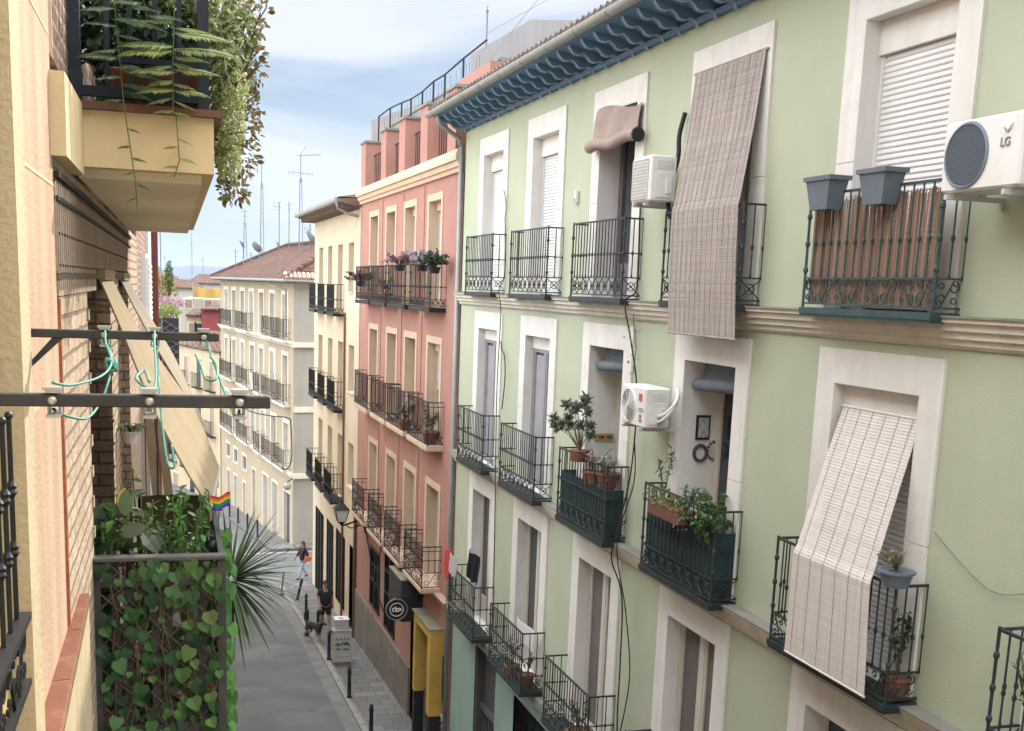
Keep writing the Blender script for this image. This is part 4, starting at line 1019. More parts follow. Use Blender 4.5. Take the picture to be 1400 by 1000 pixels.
# pavement skirting the cream block
mb = MB(); rows = []
for a in [-1.0+k*2 for k in range(13)]:
    rows.append([(*wpt(a, t), gz(wpt(a, t)[1])+.09) for t in (.02, .6, 1.25)])
mb.sheet(rows)
for i in range(len(rows)-1):
    p, q = rows[i][2], rows[i+1][2]; mb.quad(p, q, (q[0], q[1], q[2]-.14), (p[0], p[1], p[2]-.14))
rr = [(*wpt(-1.0, t), gz(wpt(-1, t)[1])+.09) for t in (1.25, 0, -6)]
mb.quad(rr[0], rr[2], (rr[2][0], rr[2][1], rr[2][2]-.14), (rr[0][0], rr[0][1], rr[0][2]-.14)); mb.quad(rr[1], rr[2], (*wpt(-.02, -6), rr[2][2]), (*wpt(-.02, 0), rr[1][2]))
tag(build(mb, 'pavement', M_pave), kind='structure')
# cross-walk kerb line seen on the far side
pl = MB().sheet([[(*wpt(-1.9+.35*k, t), gz(wpt(-1.9, t)[1])+.012) for t in (5, 3, 1.5, 0, -3)] for k in (0, 1)])
tag(build(pl, 'crossing_strip', M_kerb), kind='structure')

# bollards
bol = thing('bollard', 'dark iron bollard at the pavement corner, leaning to the right, farthest of the kerb row', 'bollard', (5.33, 43.8, gz(43.8)+.05), 'bollards along the right kerb')
bz = gz(43.8)+.05
build(MB().lathe((5.33, 43.8, bz), [(.075, 0), (.075, .05), (.055, .07), (.05, .70), (.062, .72), (.062, .76), (.05, .78), (.052, .84), (.03, .89)], 9), 'post', M_black, bol, smooth=True)
build(MB().lathe((5.33, 43.8, bz), [(.10, -.01), (.10, .012)], 10), 'base_plate', M_iron2, bol)
BOL = [(5.24, 40.4, 'dark iron bollard just behind the dog, by the kerb'), (4.92, 37.6, 'dark iron bollard left of the dog, on the kerb edge'), (5.24, 37.35, 'dark iron bollard right of the dog, in front of the walking man'),
       (5.14, 34.2, 'dark iron bollard touching the left side of the graffiti cabinet'), (5.12, 30.3, 'dark iron bollard in front of the graffiti cabinet'), (5.11, 26.95, 'dark iron bollard nearest on the pavement, cut by the bottom of the picture')]
for x, y, l in BOL: dup(bol, Matrix.Translation((x-5.33, y-43.8, gz(y)-gz(43.8))), l)
bol.rotation_euler = (0, .22, 0)
for i, a in enumerate((3.2, 6.0, 8.8, 11.6, 14.4)):
    x, y = wpt(a, 1.12)
    ls = ['dark bollard by the glazed door of the cream block', 'dark bollard at the shuttered doors of the cream block', 'dark bollard midway along the cream block pavement', 'dark bollard by the small square windows of the cream block', 'dark bollard at the far end of the cream block pavement']
    d = dup(bol, Matrix.Translation((x-5.33, y-43.8, gz(y)+.09-gz(43.8)-.05)), ls[i]); d['group'] = 'bollards along the cream block'; d.rotation_euler = (0, 0, 0)
BOLLARD_FIX = True
# utility cabinet with graffiti, paper stuck on top
cx, cy = 5.42, 33.55; cz_ = gz(33.5)+.06
cab = thing('utility_cabinet', 'pale grey street cabinet covered in black graffiti with a white paper top', 'cabinet', (cx, cy, cz_))
M_cab = mat('cabinet_grey', (.42, .42, .40), .6, .06, 3, dirt=((.25, .24, .22), .5, 4))
build(MB().bbox(cx-.26, cx+.26, cy-.20, cy+.20, cz_+.14, cz_+1.12, .015), 'body', M_cab, cab)
build(MB().box(cx-.23, cx+.23, cy-.17, cy+.17, cz_, cz_+.14), 'foot', M_stone, cab)
build(MB().bbox(cx-.20, cx+.20, cy-.06, cy+.30, cz_+1.12, cz_+1.42, .012), 'upper_box', M_cab, cab)
build(MB().box(cx-.22, cx+.22, cy-.08, cy+.34, cz_+1.42, cz_+1.435), 'lid', mat('white_lid', (.66, .66, .64), .6, .04, 6, dirt=((.3, .3, .3), .5, 9)), cab)
build(MB().box(cx-.26, cx+.26, cy-.208, cy-.2, cz_+.33, cz_+.34).box(cx-.28, cx+.28, cy-.215, cy+.21, cz_+1.1, cz_+1.13), 'seam', M_grey, cab)
gf = MB(); rnd = random.Random(3)
for row, (zc, n, s) in enumerate(((.88, 4, .07), (.72, 6, .075), (.56, 5, .06))):
    for k in range(n):
        x0 = cx-.2+.4*(k+.5)/n; pts = [(x0+rnd.uniform(-s, s)*.8, cy-.206, cz_+zc+rnd.uniform(-s, s)*.7) for _ in range(4)]
        gf.tube(pts, .012 if row != 1 else .02, 4)
for k in range(5): gf.tube([(cx-.266, cy-.1+rnd.uniform(-.08, .2), cz_+.5+.12*k), (cx-.266, cy+rnd.uniform(-.1, .12), cz_+.55+.11*k)], .014, 4)
for k in range(3): gf.tube([(cx-.15+rnd.uniform(0, .25), cy-.0+rnd.uniform(0, .25), cz_+1.44), (cx-.1+rnd.uniform(0, .2), cy+rnd.uniform(0, .25), cz_+1.44)], .01, 4)
build(gf, 'graffiti', mat('spray_black', (.02, .02, .022), .6), cab)
# stone/wood barrier fallen on the road by the corner
br = build(MB().tube([(4.9, 45.3, gz(45.3)+.05), (5.05, 45.9, gz(45.9)+.8)], .035, 6).lathe((4.9, 45.3, gz(45.3)), [(.09, 0), (.09, .03)], 8), 'leaning_post', M_black, None); tag(br, 'thin black post leaning over at the street corner', 'post')

# ================================================================== PEOPLE AND DOG
def skinned(name, joints, edges, material, parent=None, M=IDM, sub=2, root=0):
    """joints: list of ((x,y,z), (rx, ry)); one continuous surface grown round the skeleton"""
    me = bpy.data.meshes.new(name); me.from_pydata([j[0] for j in joints], edges, [])
    o = bpy.data.objects.new(name, me); COL.objects.link(o)
    sk = o.modifiers.new('Skin', 'SKIN'); sk.use_smooth_shade = True
    for i, j in enumerate(joints):
        r = j[1] if isinstance(j[1], tuple) else (j[1], j[1]); me.skin_vertices[0].data[i].radius = r
    me.skin_vertices[0].data[root].use_root = True
    sb = o.modifiers.new('Sub', 'SUBSURF'); sb.levels = sub; sb.render_levels = sub
    dg = bpy.context.evaluated_depsgraph_get(); m2 = bpy.data.meshes.new_from_object(o.evaluated_get(dg))
    bpy.data.objects.remove(o); bpy.data.meshes.remove(me)
    m2.materials.clear(); m2.materials.append(material)
    for p in m2.polygons: p.use_smooth = True
    m2.name = name
    o = bpy.data.objects.new(name, m2); COL.objects.link(o)
    return place(o, M, parent)
M_skin = mat('skin', (.36, .20, .14), .55, .05, 8); M_hairb = mat('dark_hair', (.03, .022, .018), .6, .2, 40); M_hairr = mat('auburn_hair', (.09, .04, .025), .6, .2, 40)
def person(loc, rot, H, hipL, hipR, kneeL, kneeR, footL, footR, elL, haL, elR, haR, hair, long_hair, head_tilt=0.):
    """figure facing local -y; joints given in units of height H/1.75, left = +x"""
    k = H/1.75
    J = []; E = []
    def j(p, r, par=None):
        J.append(((p[0]*k, p[1]*k, p[2]*k), (r*k, r*k) if not isinstance(r, tuple) else (r[0]*k, r[1]*k))); i = len(J)-1
        if par is not None: E.append((par, i))
        return i
    pel = j((0, 0, .94), (.155, .115)); wa = j((0, .0, 1.10), (.135, .10), pel); ch = j((0, .0, 1.30), (.165, .115), wa); nb_ = j((0, .01, 1.44), (.075, .07), ch)
    nk = j((0, 0, 1.51), .055, nb_); hd = j((head_tilt, -.015, 1.60), (.075, .09), nk); tp = j((head_tilt, -.005, 1.70), (.068, .08), hd)
    fc = j((head_tilt, -.085, 1.585), .035, hd)
    for s, kn, ft in ((1, kneeL, footL), (-1, kneeR, footR)):
        h = j((s*.09, 0, .86), (.095, .10), pel); n = j(kn, (.058, .062), h)
        cf = j(tuple(lerp(kn[q], ft[q], .35)+(.02 if q == 1 else 0) for q in range(3)), (.052, .056), n)
        an = j((ft[0], ft[1], ft[2]+.09), .036, cf); hl = j((ft[0], ft[1]-.05, ft[2]+.05), (.04, .038), an); j((ft[0], ft[1]-.15, ft[2]+.035), (.04, .025), hl)
    for s, el, ha in ((1, elL, haL), (-1, elR, haR)):
        sh = j((s*.185, .0, 1.40), .056, ch); e = j(el, .041, sh); wr = j(ha, .026, e)
        d = Vector(ha)-Vector(el); d.normalize(); pm = Vector(ha)+d*.06; p = j(tuple(pm), (.042, .024), wr)
        sd = d.cross(Vector((1, 0, 0))); sd.normalize()
        for q in range(4):
            o = sd*(.033-.022*q); ln = (.065, .078, .072, .055)[q]
            a = j(tuple(pm+d*.03+o), .0115, p); b_ = j(tuple(pm+d*(.03+ln*.55)+o*1.1+Vector((-s*.006, 0, 0))), .0105, a); j(tuple(pm+d*(.03+ln)+o*1.1+Vector((-s*.022, 0, 0))), .009, b_)
        t1 = j(tuple(Vector(ha)+d*.035+sd*.042), .0125, wr); j(tuple(Vector(ha)+d*.075+sd*.062), .0105, t1)
    M = Matrix.Translation(loc) @ Matrix.Rotation(rot, 4, 'Z')
    body = skinned('body', J, E, M_skin, None, M)
    body.name = 'person'; WM['person'] = M; WM[body.name] = M
    # face and hair
    f = MB(); T = head_tilt*k
    for s in (-1, 1): f.ball((T+s*.032*k, -.092*k, 1.615*k), .010*k, 6, 4)
    build(f, 'eyes', M_black, body, M)
    f = MB().tube([(T-.024*k, -.106*k, 1.555*k), (T, -.112*k, 1.552*k), (T+.024*k, -.106*k, 1.555*k)], .006*k, 4); build(f, 'mouth', mat('lips', (.25, .09, .08), .5), body, M)
    f = MB().ball((T, -.112*k, 1.585*k), (.014*k, .02*k, .024*k), 6, 4)
    for s in (-1, 1): f.ball((T+s*.082*k, -.01*k, 1.60*k), (.012*k, .022*k, .034*k), 6, 4)
    build(f, 'nose_and_ears', M_skin, body, M, smooth=True)
    h = MB(); vs = []; fs = []; n = 12; mrow = 6
    for a in range(mrow+1):
        th = PI*.60*a/mrow
        for b in range(n):
            q = 2*PI*b/n; front = max(0, -math.sin(q)); tt = th*(1-.42*front*front)
            vs.append((T+.092*k*math.sin(tt)*math.cos(q), (.0+.108*math.sin(tt)*math.sin(q))*k, (1.64+.125*math.cos(tt))*k))
    for a in range(mrow):
        for b in range(n): fs.append((a*n+b, a*n+(b+1) % n, (a+1)*n+(b+1) % n, (a+1)*n+b))
    h.add(vs, fs)
    if long_hair:
        h.sheet([[(T+x*k, (.085+.02*math.cos(x*20))*k+(.02*k if z < 1.5 else 0), z*k) for x in (-.09, -.05, 0, .05, .09)] for z in (1.68, 1.58, 1.48, 1.36, 1.28)], .03*k)
    build(h, 'hair', hair, body, M, smooth=True)
    return body, M, k
def garment(name, pts, edges, m, body, M, k, sub=2):
    return skinned(name, [((p[0]*k, p[1]*k, p[2]*k), (r[0]*k, r[1]*k) if isinstance(r, tuple) else r*k) for p, r in pts], edges, m, body, M, sub)
# man walking towards us in dark shirt and shorts
mk_ = dict(kneeL=(.10, -.10, .50), kneeR=(-.09, .04, .50), footL=(.10, -.20, .02), footR=(-.09, .26, .05), elL=(.27, .08, 1.12), haL=(.26, -.02, .88), elR=(-.27, -.02, 1.12), haR=(-.24, -.20, .92))
man, Mm, k = person((5.57, 38.0, gz(38)+.06), .15, 1.76, 0, 0, mk_['kneeL'], mk_['kneeR'], mk_['footL'], mk_['footR'], mk_['elL'], mk_['haL'], mk_['elR'], mk_['haR'], M_hairb, False)
tag(man, 'man in dark shirt and shorts walking up the pavement with a dog on a leash', 'person')
M_shirt = mat('charcoal_shirt', (.022, .022, .026), .85, .15, 12, .2, 40); M_shorts = mat('dark_shorts', (.028, .03, .036), .85, .15, 12)
garment('shirt', [((0, 0, .84), (.20, .16)), ((0, 0, 1.08), (.185, .145)), ((0, 0, 1.30), (.205, .15)), ((0, .01, 1.43), (.10, .085)), ((.195, 0, 1.40), .075), ((.245, .05, 1.22), .066), ((-.195, 0, 1.40), .075), ((-.245, -.01, 1.22), .066)],
        [(0, 1), (1, 2), (2, 3), (2, 4), (4, 5), (2, 6), (6, 7)], M_shirt, man, Mm, k)
garment('shorts', [((0, 0, 1.0), (.18, .14)), ((.095, 0, .84), .115), ((.105, -.09, .54), .095), ((-.095, 0, .84), .115), ((-.095, .035, .54), .095)], [(0, 1), (1, 2), (0, 3), (3, 4)], M_shorts, man, Mm, k)
for s, ft in ((1, mk_['footL']), (-1, mk_['footR'])):
    garment('shoe', [((ft[0], ft[1]+.03, ft[2]+.045), .05), ((ft[0], ft[1]-.06, ft[2]+.04), (.052, .042)), ((ft[0], ft[1]-.17, ft[2]+.032), (.048, .03))], [(0, 1), (1, 2)], M_black, man, Mm, k)
build(MB().tube([(-.255*k+.032*k*math.cos(q*PI/4), -.18*k, .95*k+.032*k*math.sin(q*PI/4)) for q in range(8)], .009, 4, closed=True), 'watch', M_grey, man, Mm)
# woman crossing the side street, seen from behind her left
wk = dict(kneeL=(.09, -.14, .50), kneeR=(-.09, .04, .50), footL=(.09, -.24, .02), footR=(-.09, .30, .06), elL=(.25, .10, 1.13), haL=(.25, -.02, .90), elR=(-.25, -.06, 1.13), haR=(-.22, -.22, .97))
wom, Mw, k = person((6.15, 48.6, gz(48.6)), -1.15, 1.66, 0, 0, wk['kneeL'], wk['kneeR'], wk['footL'], wk['footR'], wk['elL'], wk['haL'], wk['elR'], wk['haR'], M_hairr, True)
tag(wom, 'woman in black jacket and light blue jeans with an orange bag crossing the street corner', 'person')
M_jack = mat('black_jacket', (.02, .02, .022), .8, .15, 12); M_jean = mat('light_jeans', (.36, .42, .52), .85, .1, 14)
garment('jacket', [((0, 0, .78), (.20, .16)), ((0, 0, 1.08), (.175, .14)), ((0, 0, 1.30), (.19, .14)), ((0, .01, 1.45), (.095, .085)), ((.19, 0, 1.40), .075), ((.255, .10, 1.13), .06), ((.255, 0, .94), .05), ((-.19, 0, 1.40), .075), ((-.255, -.06, 1.13), .06), ((-.225, -.19, 1.0), .05)],
        [(0, 1), (1, 2), (2, 3), (2, 4), (4, 5), (5, 6), (2, 7), (7, 8), (8, 9)], M_jack, wom, Mw, k)
garment('jeans', [((0, 0, .94), (.165, .125)), ((.09, 0, .84), .108), ((.09, -.14, .50), .076), ((.09, -.23, .12), .056), ((-.09, 0, .84), .108), ((-.09, .045, .50), .076), ((-.09, .28, .15), .056)], [(0, 1), (1, 2), (2, 3), (0, 4), (4, 5), (5, 6)], M_jean, wom, Mw, k)
for s, ft in ((1, wk['footL']), (-1, wk['footR'])):
    garment('shoe', [((ft[0], ft[1]+.03, ft[2]+.045), .048), ((ft[0], ft[1]-.06, ft[2]+.04), (.05, .04)), ((ft[0], ft[1]-.16, ft[2]+.03), (.045, .03))], [(0, 1), (1, 2)], M_black, wom, Mw, k)
bg = MB().bbox(-.055, .055, -.15, .15, .04, .27, .025); bg.v = [v+Vector((.27*k, .10, .80*k)) for v in bg.v]
bg.tube([(.25*k, .0, 1.08*k), (.14*k, .02, 1.42*k), (-.10*k, -.06, 1.42*k)], .012, 4); bg.tube([(.25*k, .18, 1.08*k), (.14*k, .12, 1.40*k), (-.08*k, .12, 1.40*k)], .012, 4)
bag = build(bg, 'shoulder_bag', mat('orange_bag', (.55, .13, .06), .6, .08, 5), None, Mw); tag(bag, 'orange shoulder bag at the hip of the woman', 'bag')
# dog, walking to the right, tail curled up
DM = Matrix.Translation((5.02, 36.75, gz(36.7)+.055)) @ Matrix.Rotation(-.95, 4, 'Z')
DJ = [((-.26, 0, .50), (.10, .12)), ((0, 0, .50), (.095, .115)), ((.22, 0, .50), (.10, .14)), ((.34, 0, .60), (.07, .085)), ((.43, 0, .68), (.075, .08)), ((.53, 0, .645), (.045, .04)), ((.61, 0, .63), (.028, .026)),
      ((-.36, 0, .56), .045), ((-.42, 0, .70), .05), ((-.40, 0, .86), .05), ((-.33, 0, .95), .03)]
DE = [(0, 1), (1, 2), (2, 3), (3, 4), (4, 5), (5, 6), (0, 7), (7, 8), (8, 9), (9, 10)]
def leg(hx, hz, pts, par):
    last = par
    for p, r in pts: DJ.append((p, r)); DE.append((last, len(DJ)-1)); last = len(DJ)-1
for y, f in ((.075, 0), (-.075, 1)):
    leg(0, 0, [((.22, y, .40), .06), ((.20+.05*f, y, .24), .038), ((.24+.10*f-.04, y, .06), .027), ((.28+.10*f-.04, y, .03), .03)], 2)
    leg(0, 0, [((-.25, y, .40), .075), ((-.18-.06*f, y, .27), .05), ((-.31-.08*f, y, .17), .03), ((-.28-.08*f, y, .04), .026), ((-.24-.08*f, y, .025), .03)], 0)
m_dog = bpy.data.materials.new('dog_fur'); m_dog.use_nodes = True
nt = m_dog.node_tree; b = nt.nodes['Principled BSDF']; b.inputs['Roughness'].default_value = .9
tc = nt.nodes.new('ShaderNodeTexCoord'); sx = nt.nodes.new('ShaderNodeSeparateXYZ'); nt.links.new(tc.outputs['Generated'], sx.inputs[0])
nz = nt.nodes.new('ShaderNodeTexNoise'); nz.inputs['Scale'].default_value = 6; nt.links.new(tc.outputs['Generated'], nz.inputs['Vector'])
ad = nt.nodes.new('ShaderNodeMath'); ad.operation = 'MULTIPLY_ADD'; ad.inputs[1].default_value = .35; nt.links.new(nz.outputs['Fac'], ad.inputs[0]); nt.links.new(sx.outputs['Z'], ad.inputs[2])
rp = nt.nodes.new('ShaderNodeValToRGB'); e = rp.color_ramp.elements; e[0].position = .38; e[0].color = (.34, .32, .29, 1); e[1].position = .55; e[1].color = (.035, .033, .032, 1)
nt.links.new(ad.outputs[0], rp.inputs[0]); nt.links.new(rp.outputs[0], b.inputs['Base Color'])
dog = skinned('dog', DJ, DE, m_dog, None, DM, 2); dog.name = 'dog'; WM['dog'] = DM; WM[dog.name] = DM
tag(dog, 'dark and cream dog with its tail up, walking by the kerb', 'dog')
er = MB()
for s in (-1, 1): er.add([(.40, s*.03, .74), (.42, s*.075, .73), (.40, s*.055, .83), (.44, s*.05, .75)], [(0, 1, 2), (1, 3, 2), (3, 0, 2), (0, 3, 1)])
build(er, 'ears', M_hairb, dog, DM)
build(MB().tube([(.34+.0*math.cos(q), .085*math.cos(q*PI/5), .60+.09*math.sin(q*PI/5)) for q in range(10)], .012, 4, closed=True), 'collar', mat('red_collar', (.3, .05, .04), .6), dog, DM)
p0 = DM @ Vector((.34, 0, .70)); p1 = Mm @ Vector((-.24*1.0, -.25, .86))
ls = build(MB().tube(bez(p0, p0+Vector((.15, .1, .0)), p1+Vector((-.1, -.1, -.3)), p1, 14), .008, 4), 'leash', M_black, None); tag(ls, 'thin dark leash sagging between the man and the dog', 'leash')
# ================================================================== LEFT SIDE: our own house and the brick house next door
XL = lambda v: PL(v[0], v[1], v[2])
def ML(): return MB(XL)
M_peach = mat('peach_stucco', (.50, .335, .225), .9, .06, 3.0, .3, 70, streak=.26, dirt=((.38, .22, .13), .5, 4.))
M_cstrip = mat('cream_paint', (.47, .38, .235), .8, .06, 4, .25, 60, streak=.1, dirt=((.33, .23, .12), .45, 7))
M_ylw = mat('ochre_paint', (.64, .49, .28), .85, .05, 2.5, .1, 60, streak=.06)
M_brick = brickmat('pale_brick', (.40, .28, .19), (.50, .37, .26), (.21, .155, .11), 'yz', .245, .066, 1., .008)
M_soldier = brickmat('soldier_brick', (.34, .235, .175), (.42, .30, .22), (.13, .09, .065), 'zy', .30, .075, 1., .012, 0)
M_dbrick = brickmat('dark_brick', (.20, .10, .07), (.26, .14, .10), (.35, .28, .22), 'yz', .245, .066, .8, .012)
M_edge = mat('shaded_brick_edge', (.34, .12, .06), .9, .2, 20, .3, 60)
M_wd = mat('interior_dark', (.03, .024, .02), .8, .2, 3)

op = thing('peach_house', 'our own peach stuccoed house wall with cream pilaster and terracotta coping at the left edge', 'building', PL(2, 0, -9.8))
build(ML().box(3.04, 3.97, -.5, 0, -12, 4.2), 'wall', M_peach, op)
build(ML().box(2.86, 3.045, -.5, .022, -1.16, 4.2), 'pilaster', M_cstrip, op)
build(ML().box(2.72, 2.862, -.5, -.03, -2.2, 4.2), 'jamb', mat('tan_jamb_paint', (.47, .34, .18), .85, .07, 3, .2, 60, streak=.1, dirt=((.34, .22, .11), .4, 8)), op)
build(ML().box(-4, .2, -.5, 0, -12, 4.2), 'wall', M_peach, op)
build(ML().box(-4, 3.97, -6, -.5, -12, 4.2), 'room_block', M_ylw, op)
build(ML().box(.2, 2.72, -.5, -.0, -12, -1.7), 'parapet_wall', M_ylw, op)
# incised joints of the stucco, standing a hair proud as pale mortar lines
j = ML()
for z in (.26, -.36, .70): j.box(3.05, 3.96, -.002, .0016, z, z+.010)
build(j, 'joint_line', mat('pale_joint', (.55, .40, .27), .9), op)
# coping: terracotta tiles on a low yellow wall
cp = thing_parent = None
t_ = ML(); y = 1.5
rows = [(1.55, .075), (2.18, .068), (2.82, .06), (3.44, .05), (3.95, .043), (4.42, .036)]
cob = []
lw = ML()
for i in range(len(rows)-1):
    (s0, w0), (s1, w1) = rows[i], rows[i+1]
    s1 -= .006
    prof = [(-.012, -1.185), (-.012, -1.16), (1, -1.155), (1.12, -1.168), (1.12, -1.185)]
    P = [(s, (q if q < 0 else q*w), z) for s, w in ((s0, w0), (s1, w1)) for q, z in prof]
    t_.add(P, [(0, 1, 2, 3, 4), (9, 8, 7, 6, 5), (0, 5, 6, 1), (1, 6, 7, 2), (2, 7, 8, 3), (3, 8, 9, 4), (4, 9, 5, 0)])
    lw.add([(s, t, z) for s, w in ((s0, w0), (s1+.006, w1)) for t, z in ((-.012, -2.8), (w*.98, -2.8), (w*.98, -1.186), (-.012, -1.186))], [(0, 1, 2, 3), (7, 6, 5, 4), (0, 4, 5, 1), (1, 5, 6, 2), (2, 6, 7, 3), (3, 7, 4, 0)])
build(t_, 'coping', mat('terracotta_coping', (.18, .066, .036), .55, .10, 4, .1, 60, dirt=((.32, .19, .13), .5, 9.)), op)
build(lw, 'low_wall', M_cstrip, op)

# iron grille of our own window, seen edge-on at the far left
gr = thing('window_guard', 'black iron baluster guard at the extreme left edge with a scrolled foot', 'window guard', PL(2.5, -.03, -1.6))
g = ML()
for s in (2.30, 2.40, 2.50, 2.60):
    g.tube([(s, .022, -.735), (s, .022, -.30)], .0055, 7)
    g.ball(XL((s, .022, -.295)) and (s, .022, -.295), .009, 8, 6)
    for z in (-.45, -.58): g.lathe((s, .022, z-.018), [(.0055, 0), (.008, .005), (.012, .011), (.0085, .018), (.012, .025), (.008, .031), (.0055, .036)], 8)
build(g, 'baluster', M_iron2, gr)
g = ML().box(1.6, 2.66, .015, .045, -.748, -.734).box(1.6, 2.66, .02, .04, -.90, -.887)
build(g, 'rail', M_iron2, gr)
g = ML()
sc_ = MB(); scrolls(sc_, (1.7, .03, 0), (2.66, .03, 0), -.887, -.748, 's', .005); g.v = sc_.v; g.f = sc_.f
build(g, 'scroll_panel', M_iron2, gr)

# clothes-line brackets
M_bar = mat('charcoal_bar', (.035, .033, .034), .6, .2, 12, dirt=((.10, .085, .07), .4, 14))
M_zinc = mat('zinc_clamp', (.42, .43, .40), .4, .1, 20, metal=.6)
M_rope = mat('green_rope', (.055, .23, .18), .6, .15, 60)
def bracket(s, z, t0, t1, hh, label, brace, tl):
    b = thing('clothesline_bracket', label, 'bracket', PL(s, t0, z-.1), 'clothesline brackets')
    build(ML().bbox(s-.012, s+.012, t0, t1, z-hh, z, .002), 'bar', M_bar, b)
    if brace:
        build(ML().box(s-.014, s+.014, 0, .008, z-.105, z+.025), 'wall_plate', M_bar, b)
        build(ML().add([(s+q, t, zz) for q in (-.008, .008) for t, zz in ((.006, z-.085), (.006, z-.10), (.088, z-hh), (.062, z-hh))], [(0, 1, 2, 3), (7, 6, 5, 4), (0, 4, 5, 1), (1, 5, 6, 2), (2, 6, 7, 3), (3, 7, 4, 0)]), 'brace', M_bar, b)
    for t in tl:
        c = ML().box(s-.016, s+.05, t-.011, t+.011, z+.002, z+.007).box(s-.016, s+.05, t-.011, t+.011, z-hh-.019, z-hh-.014)
        c.box(s+.014, s+.05, t-.011, t-.007, z-hh-.018, z+.006).box(s+.014, s+.05, t+.007, t+.011, z-hh-.018, z+.006)
        c.box(s-.018, s+.012, t-.015, t+.015, z+.007, z+.012)
        c = build(c, 'clamp', M_zinc, b)
        bl = ML(); q0 = MB().lathe((t, s-.012, z-hh*.5), [(.0075, 0), (.0075, -.004), (.004, -.008)], 10, 't')
        bl.add([(p.y, p.x, p.z) for p in q0.v], q0.f)
        build(bl, 'bolt', mat('bolt_steel', (.5, .49, .46), .35, .1, 20, metal=.7), c, smooth=False)
        pu = ML(); q0 = MB().lathe((t, 0, z+.0), [(.012, -.006), (.008, 0), (.012, .006)], 12, 'a')
        pu.add([(s+.033+p.y, p.x, z-hh*.5+(p.z-z)) for p in q0.v], q0.f)
        build(pu, 'pulley', M_zinc, c)
    return b
bracket(2.15, -.205, -.28, .522, .022, 'nearest black clothesline bar, long, with three bolts and zinc clamps', False, (.153, .313, .468))
bracket(3.13, -.138, 0.0, .466, .021, 'farther black clothesline bar with a diagonal brace on the peach wall', True, (.185, .307, .428))
def rope(pts, label, r=.0027, n=6):
    P = [PL(*p) for p in pts]; o = []
    for i in range(len(P)-1):
        p0, p1, p2, p3 = P[max(i-1, 0)], P[i], P[i+1], P[min(i+2, len(P)-1)]
        for k in range(6):
            t = k/6; o.append(.5*((2*p1)+(p2-p0)*t+(2*p0-5*p1+4*p2-p3)*t*t+(3*p1-p0-3*p2+p3)*t**3))
    o.append(P[-1]); c = build(MB().tube(o, r, n), 'rope', M_rope, smooth=True); tag(c, label, 'rope', 'clothesline ropes'); return c
r0 = rope([(2.19, .150, -.190), (2.4, .165, -.212), (2.62, .205, -.212), (2.85, .215, -.198), (3.0, .195, -.16), (3.15, .187, -.132), (3.17, .190, -.165), (3.02, .205, -.185), (2.9, .212, -.215), (2.7, .205, -.26), (2.45, .19, -.28), (2.3, .165, -.262), (2.18, .150, -.235)], 'green rope loop with a knot on the leftmost clamps')
kn = MB()
kc = PL(2.86, .214, -.205)
for q in range(5): kn.tube([kc+Vector((.011*math.cos(a*PI/5+q), .008*math.sin(a*PI/5*1+q*2), .013*math.sin(a*PI/5+q*.7))) for a in range(10)], .0042, 6, closed=True)
build(kn, 'knot', M_rope, r0, smooth=True)
rope([(2.19, .312, -.186), (2.35, .300, -.178), (2.24, .288, -.186), (2.2, .318, -.20), (2.55, .318, -.196), (2.9, .31, -.16), (3.14, .307, -.132), (3.17, .31, -.165), (2.9, .318, -.25), (2.75, .328, -.35), (2.68, .338, -.41), (2.66, .352, -.412), (2.7, .346, -.37)], 'green rope hanging in a long tail from the middle clamps')
rope([(3.14, .428, -.132), (3.1, .436, -.165), (2.9, .45, -.21), (2.6, .463, -.25), (2.35, .472, -.272), (2.18, .469, -.235)], 'pale green rope running down to the rightmost clamps')
rope([(3.0, .405, -.185), (2.9, .415, -.205), (2.75, .424, -.225), (2.72, .445, -.222), (2.85, .45, -.2), (3.0, .44, -.19)], 'short cut green rope end left of the rightmost clamps')

# ------------------------------------------------------------------ brick house
bh = thing('brick_house', 'pale brick house wall with a soldier course and recessed windows next to the peach wall', 'building', PL(10, -.3, -10.4))
S0, S1 = 3.972, 17.4
pier = ML().box(S0, 5.22, -.42, .004, -12, -.075)
build(pier, 'brick_pier', M_brick, bh)
build(ML().box(S0-.001, S0+.03, -.02, .009, -1.15, -.08), 'pier_shade_edge', M_edge, bh)  # dark red strip holds the shade of the pier's near face
build(ML().box(7.0, 7.9, -.42, .004, -12, -.075), 'brick_pier', M_brick, bh)
build(ML().box(9.6, 12.0, -.42, .004, -12, .36), 'brick_pier', M_brick, bh)
build(ML().box(12.0, S1, -.42, .0, -12, 4.5), 'brick_wall', M_dbrick, bh)
tt = ML()
rnd = random.Random(5)
for z in [-2.3+.132*k for k in range(17)]:
    for s in (5.222, 7.902): tt.box(s-.05, s+.002+rnd.uniform(0, .012), -.1, .012, z, z+.045)
    tt.box(6.985, 7.01, -.08, .012, z+.02, z+.04)
build(tt, 'brick_toothing', M_brick, bh)
sol = ML().box(S0, 9.6, -.42, .006, -.072, .285)
build(sol, 'soldier_course', M_soldier, bh)
mo = ML()
for z, h, t in ((.292, .018, .018), (.222, .014, .014)): mo.box(S0, 10.3, -.0, t, z, z+h)
for z in (.12, .02):
    for k in range(60): mo.box(S0+.06+k*.095, S0+.085+k*.095, .004, .009, z, z+.008)
build(mo, 'moulding', M_wd, bh)
build(ML().box(S0, 12, -.42, .0, .286, .352), 'brick_band', M_brick, bh)
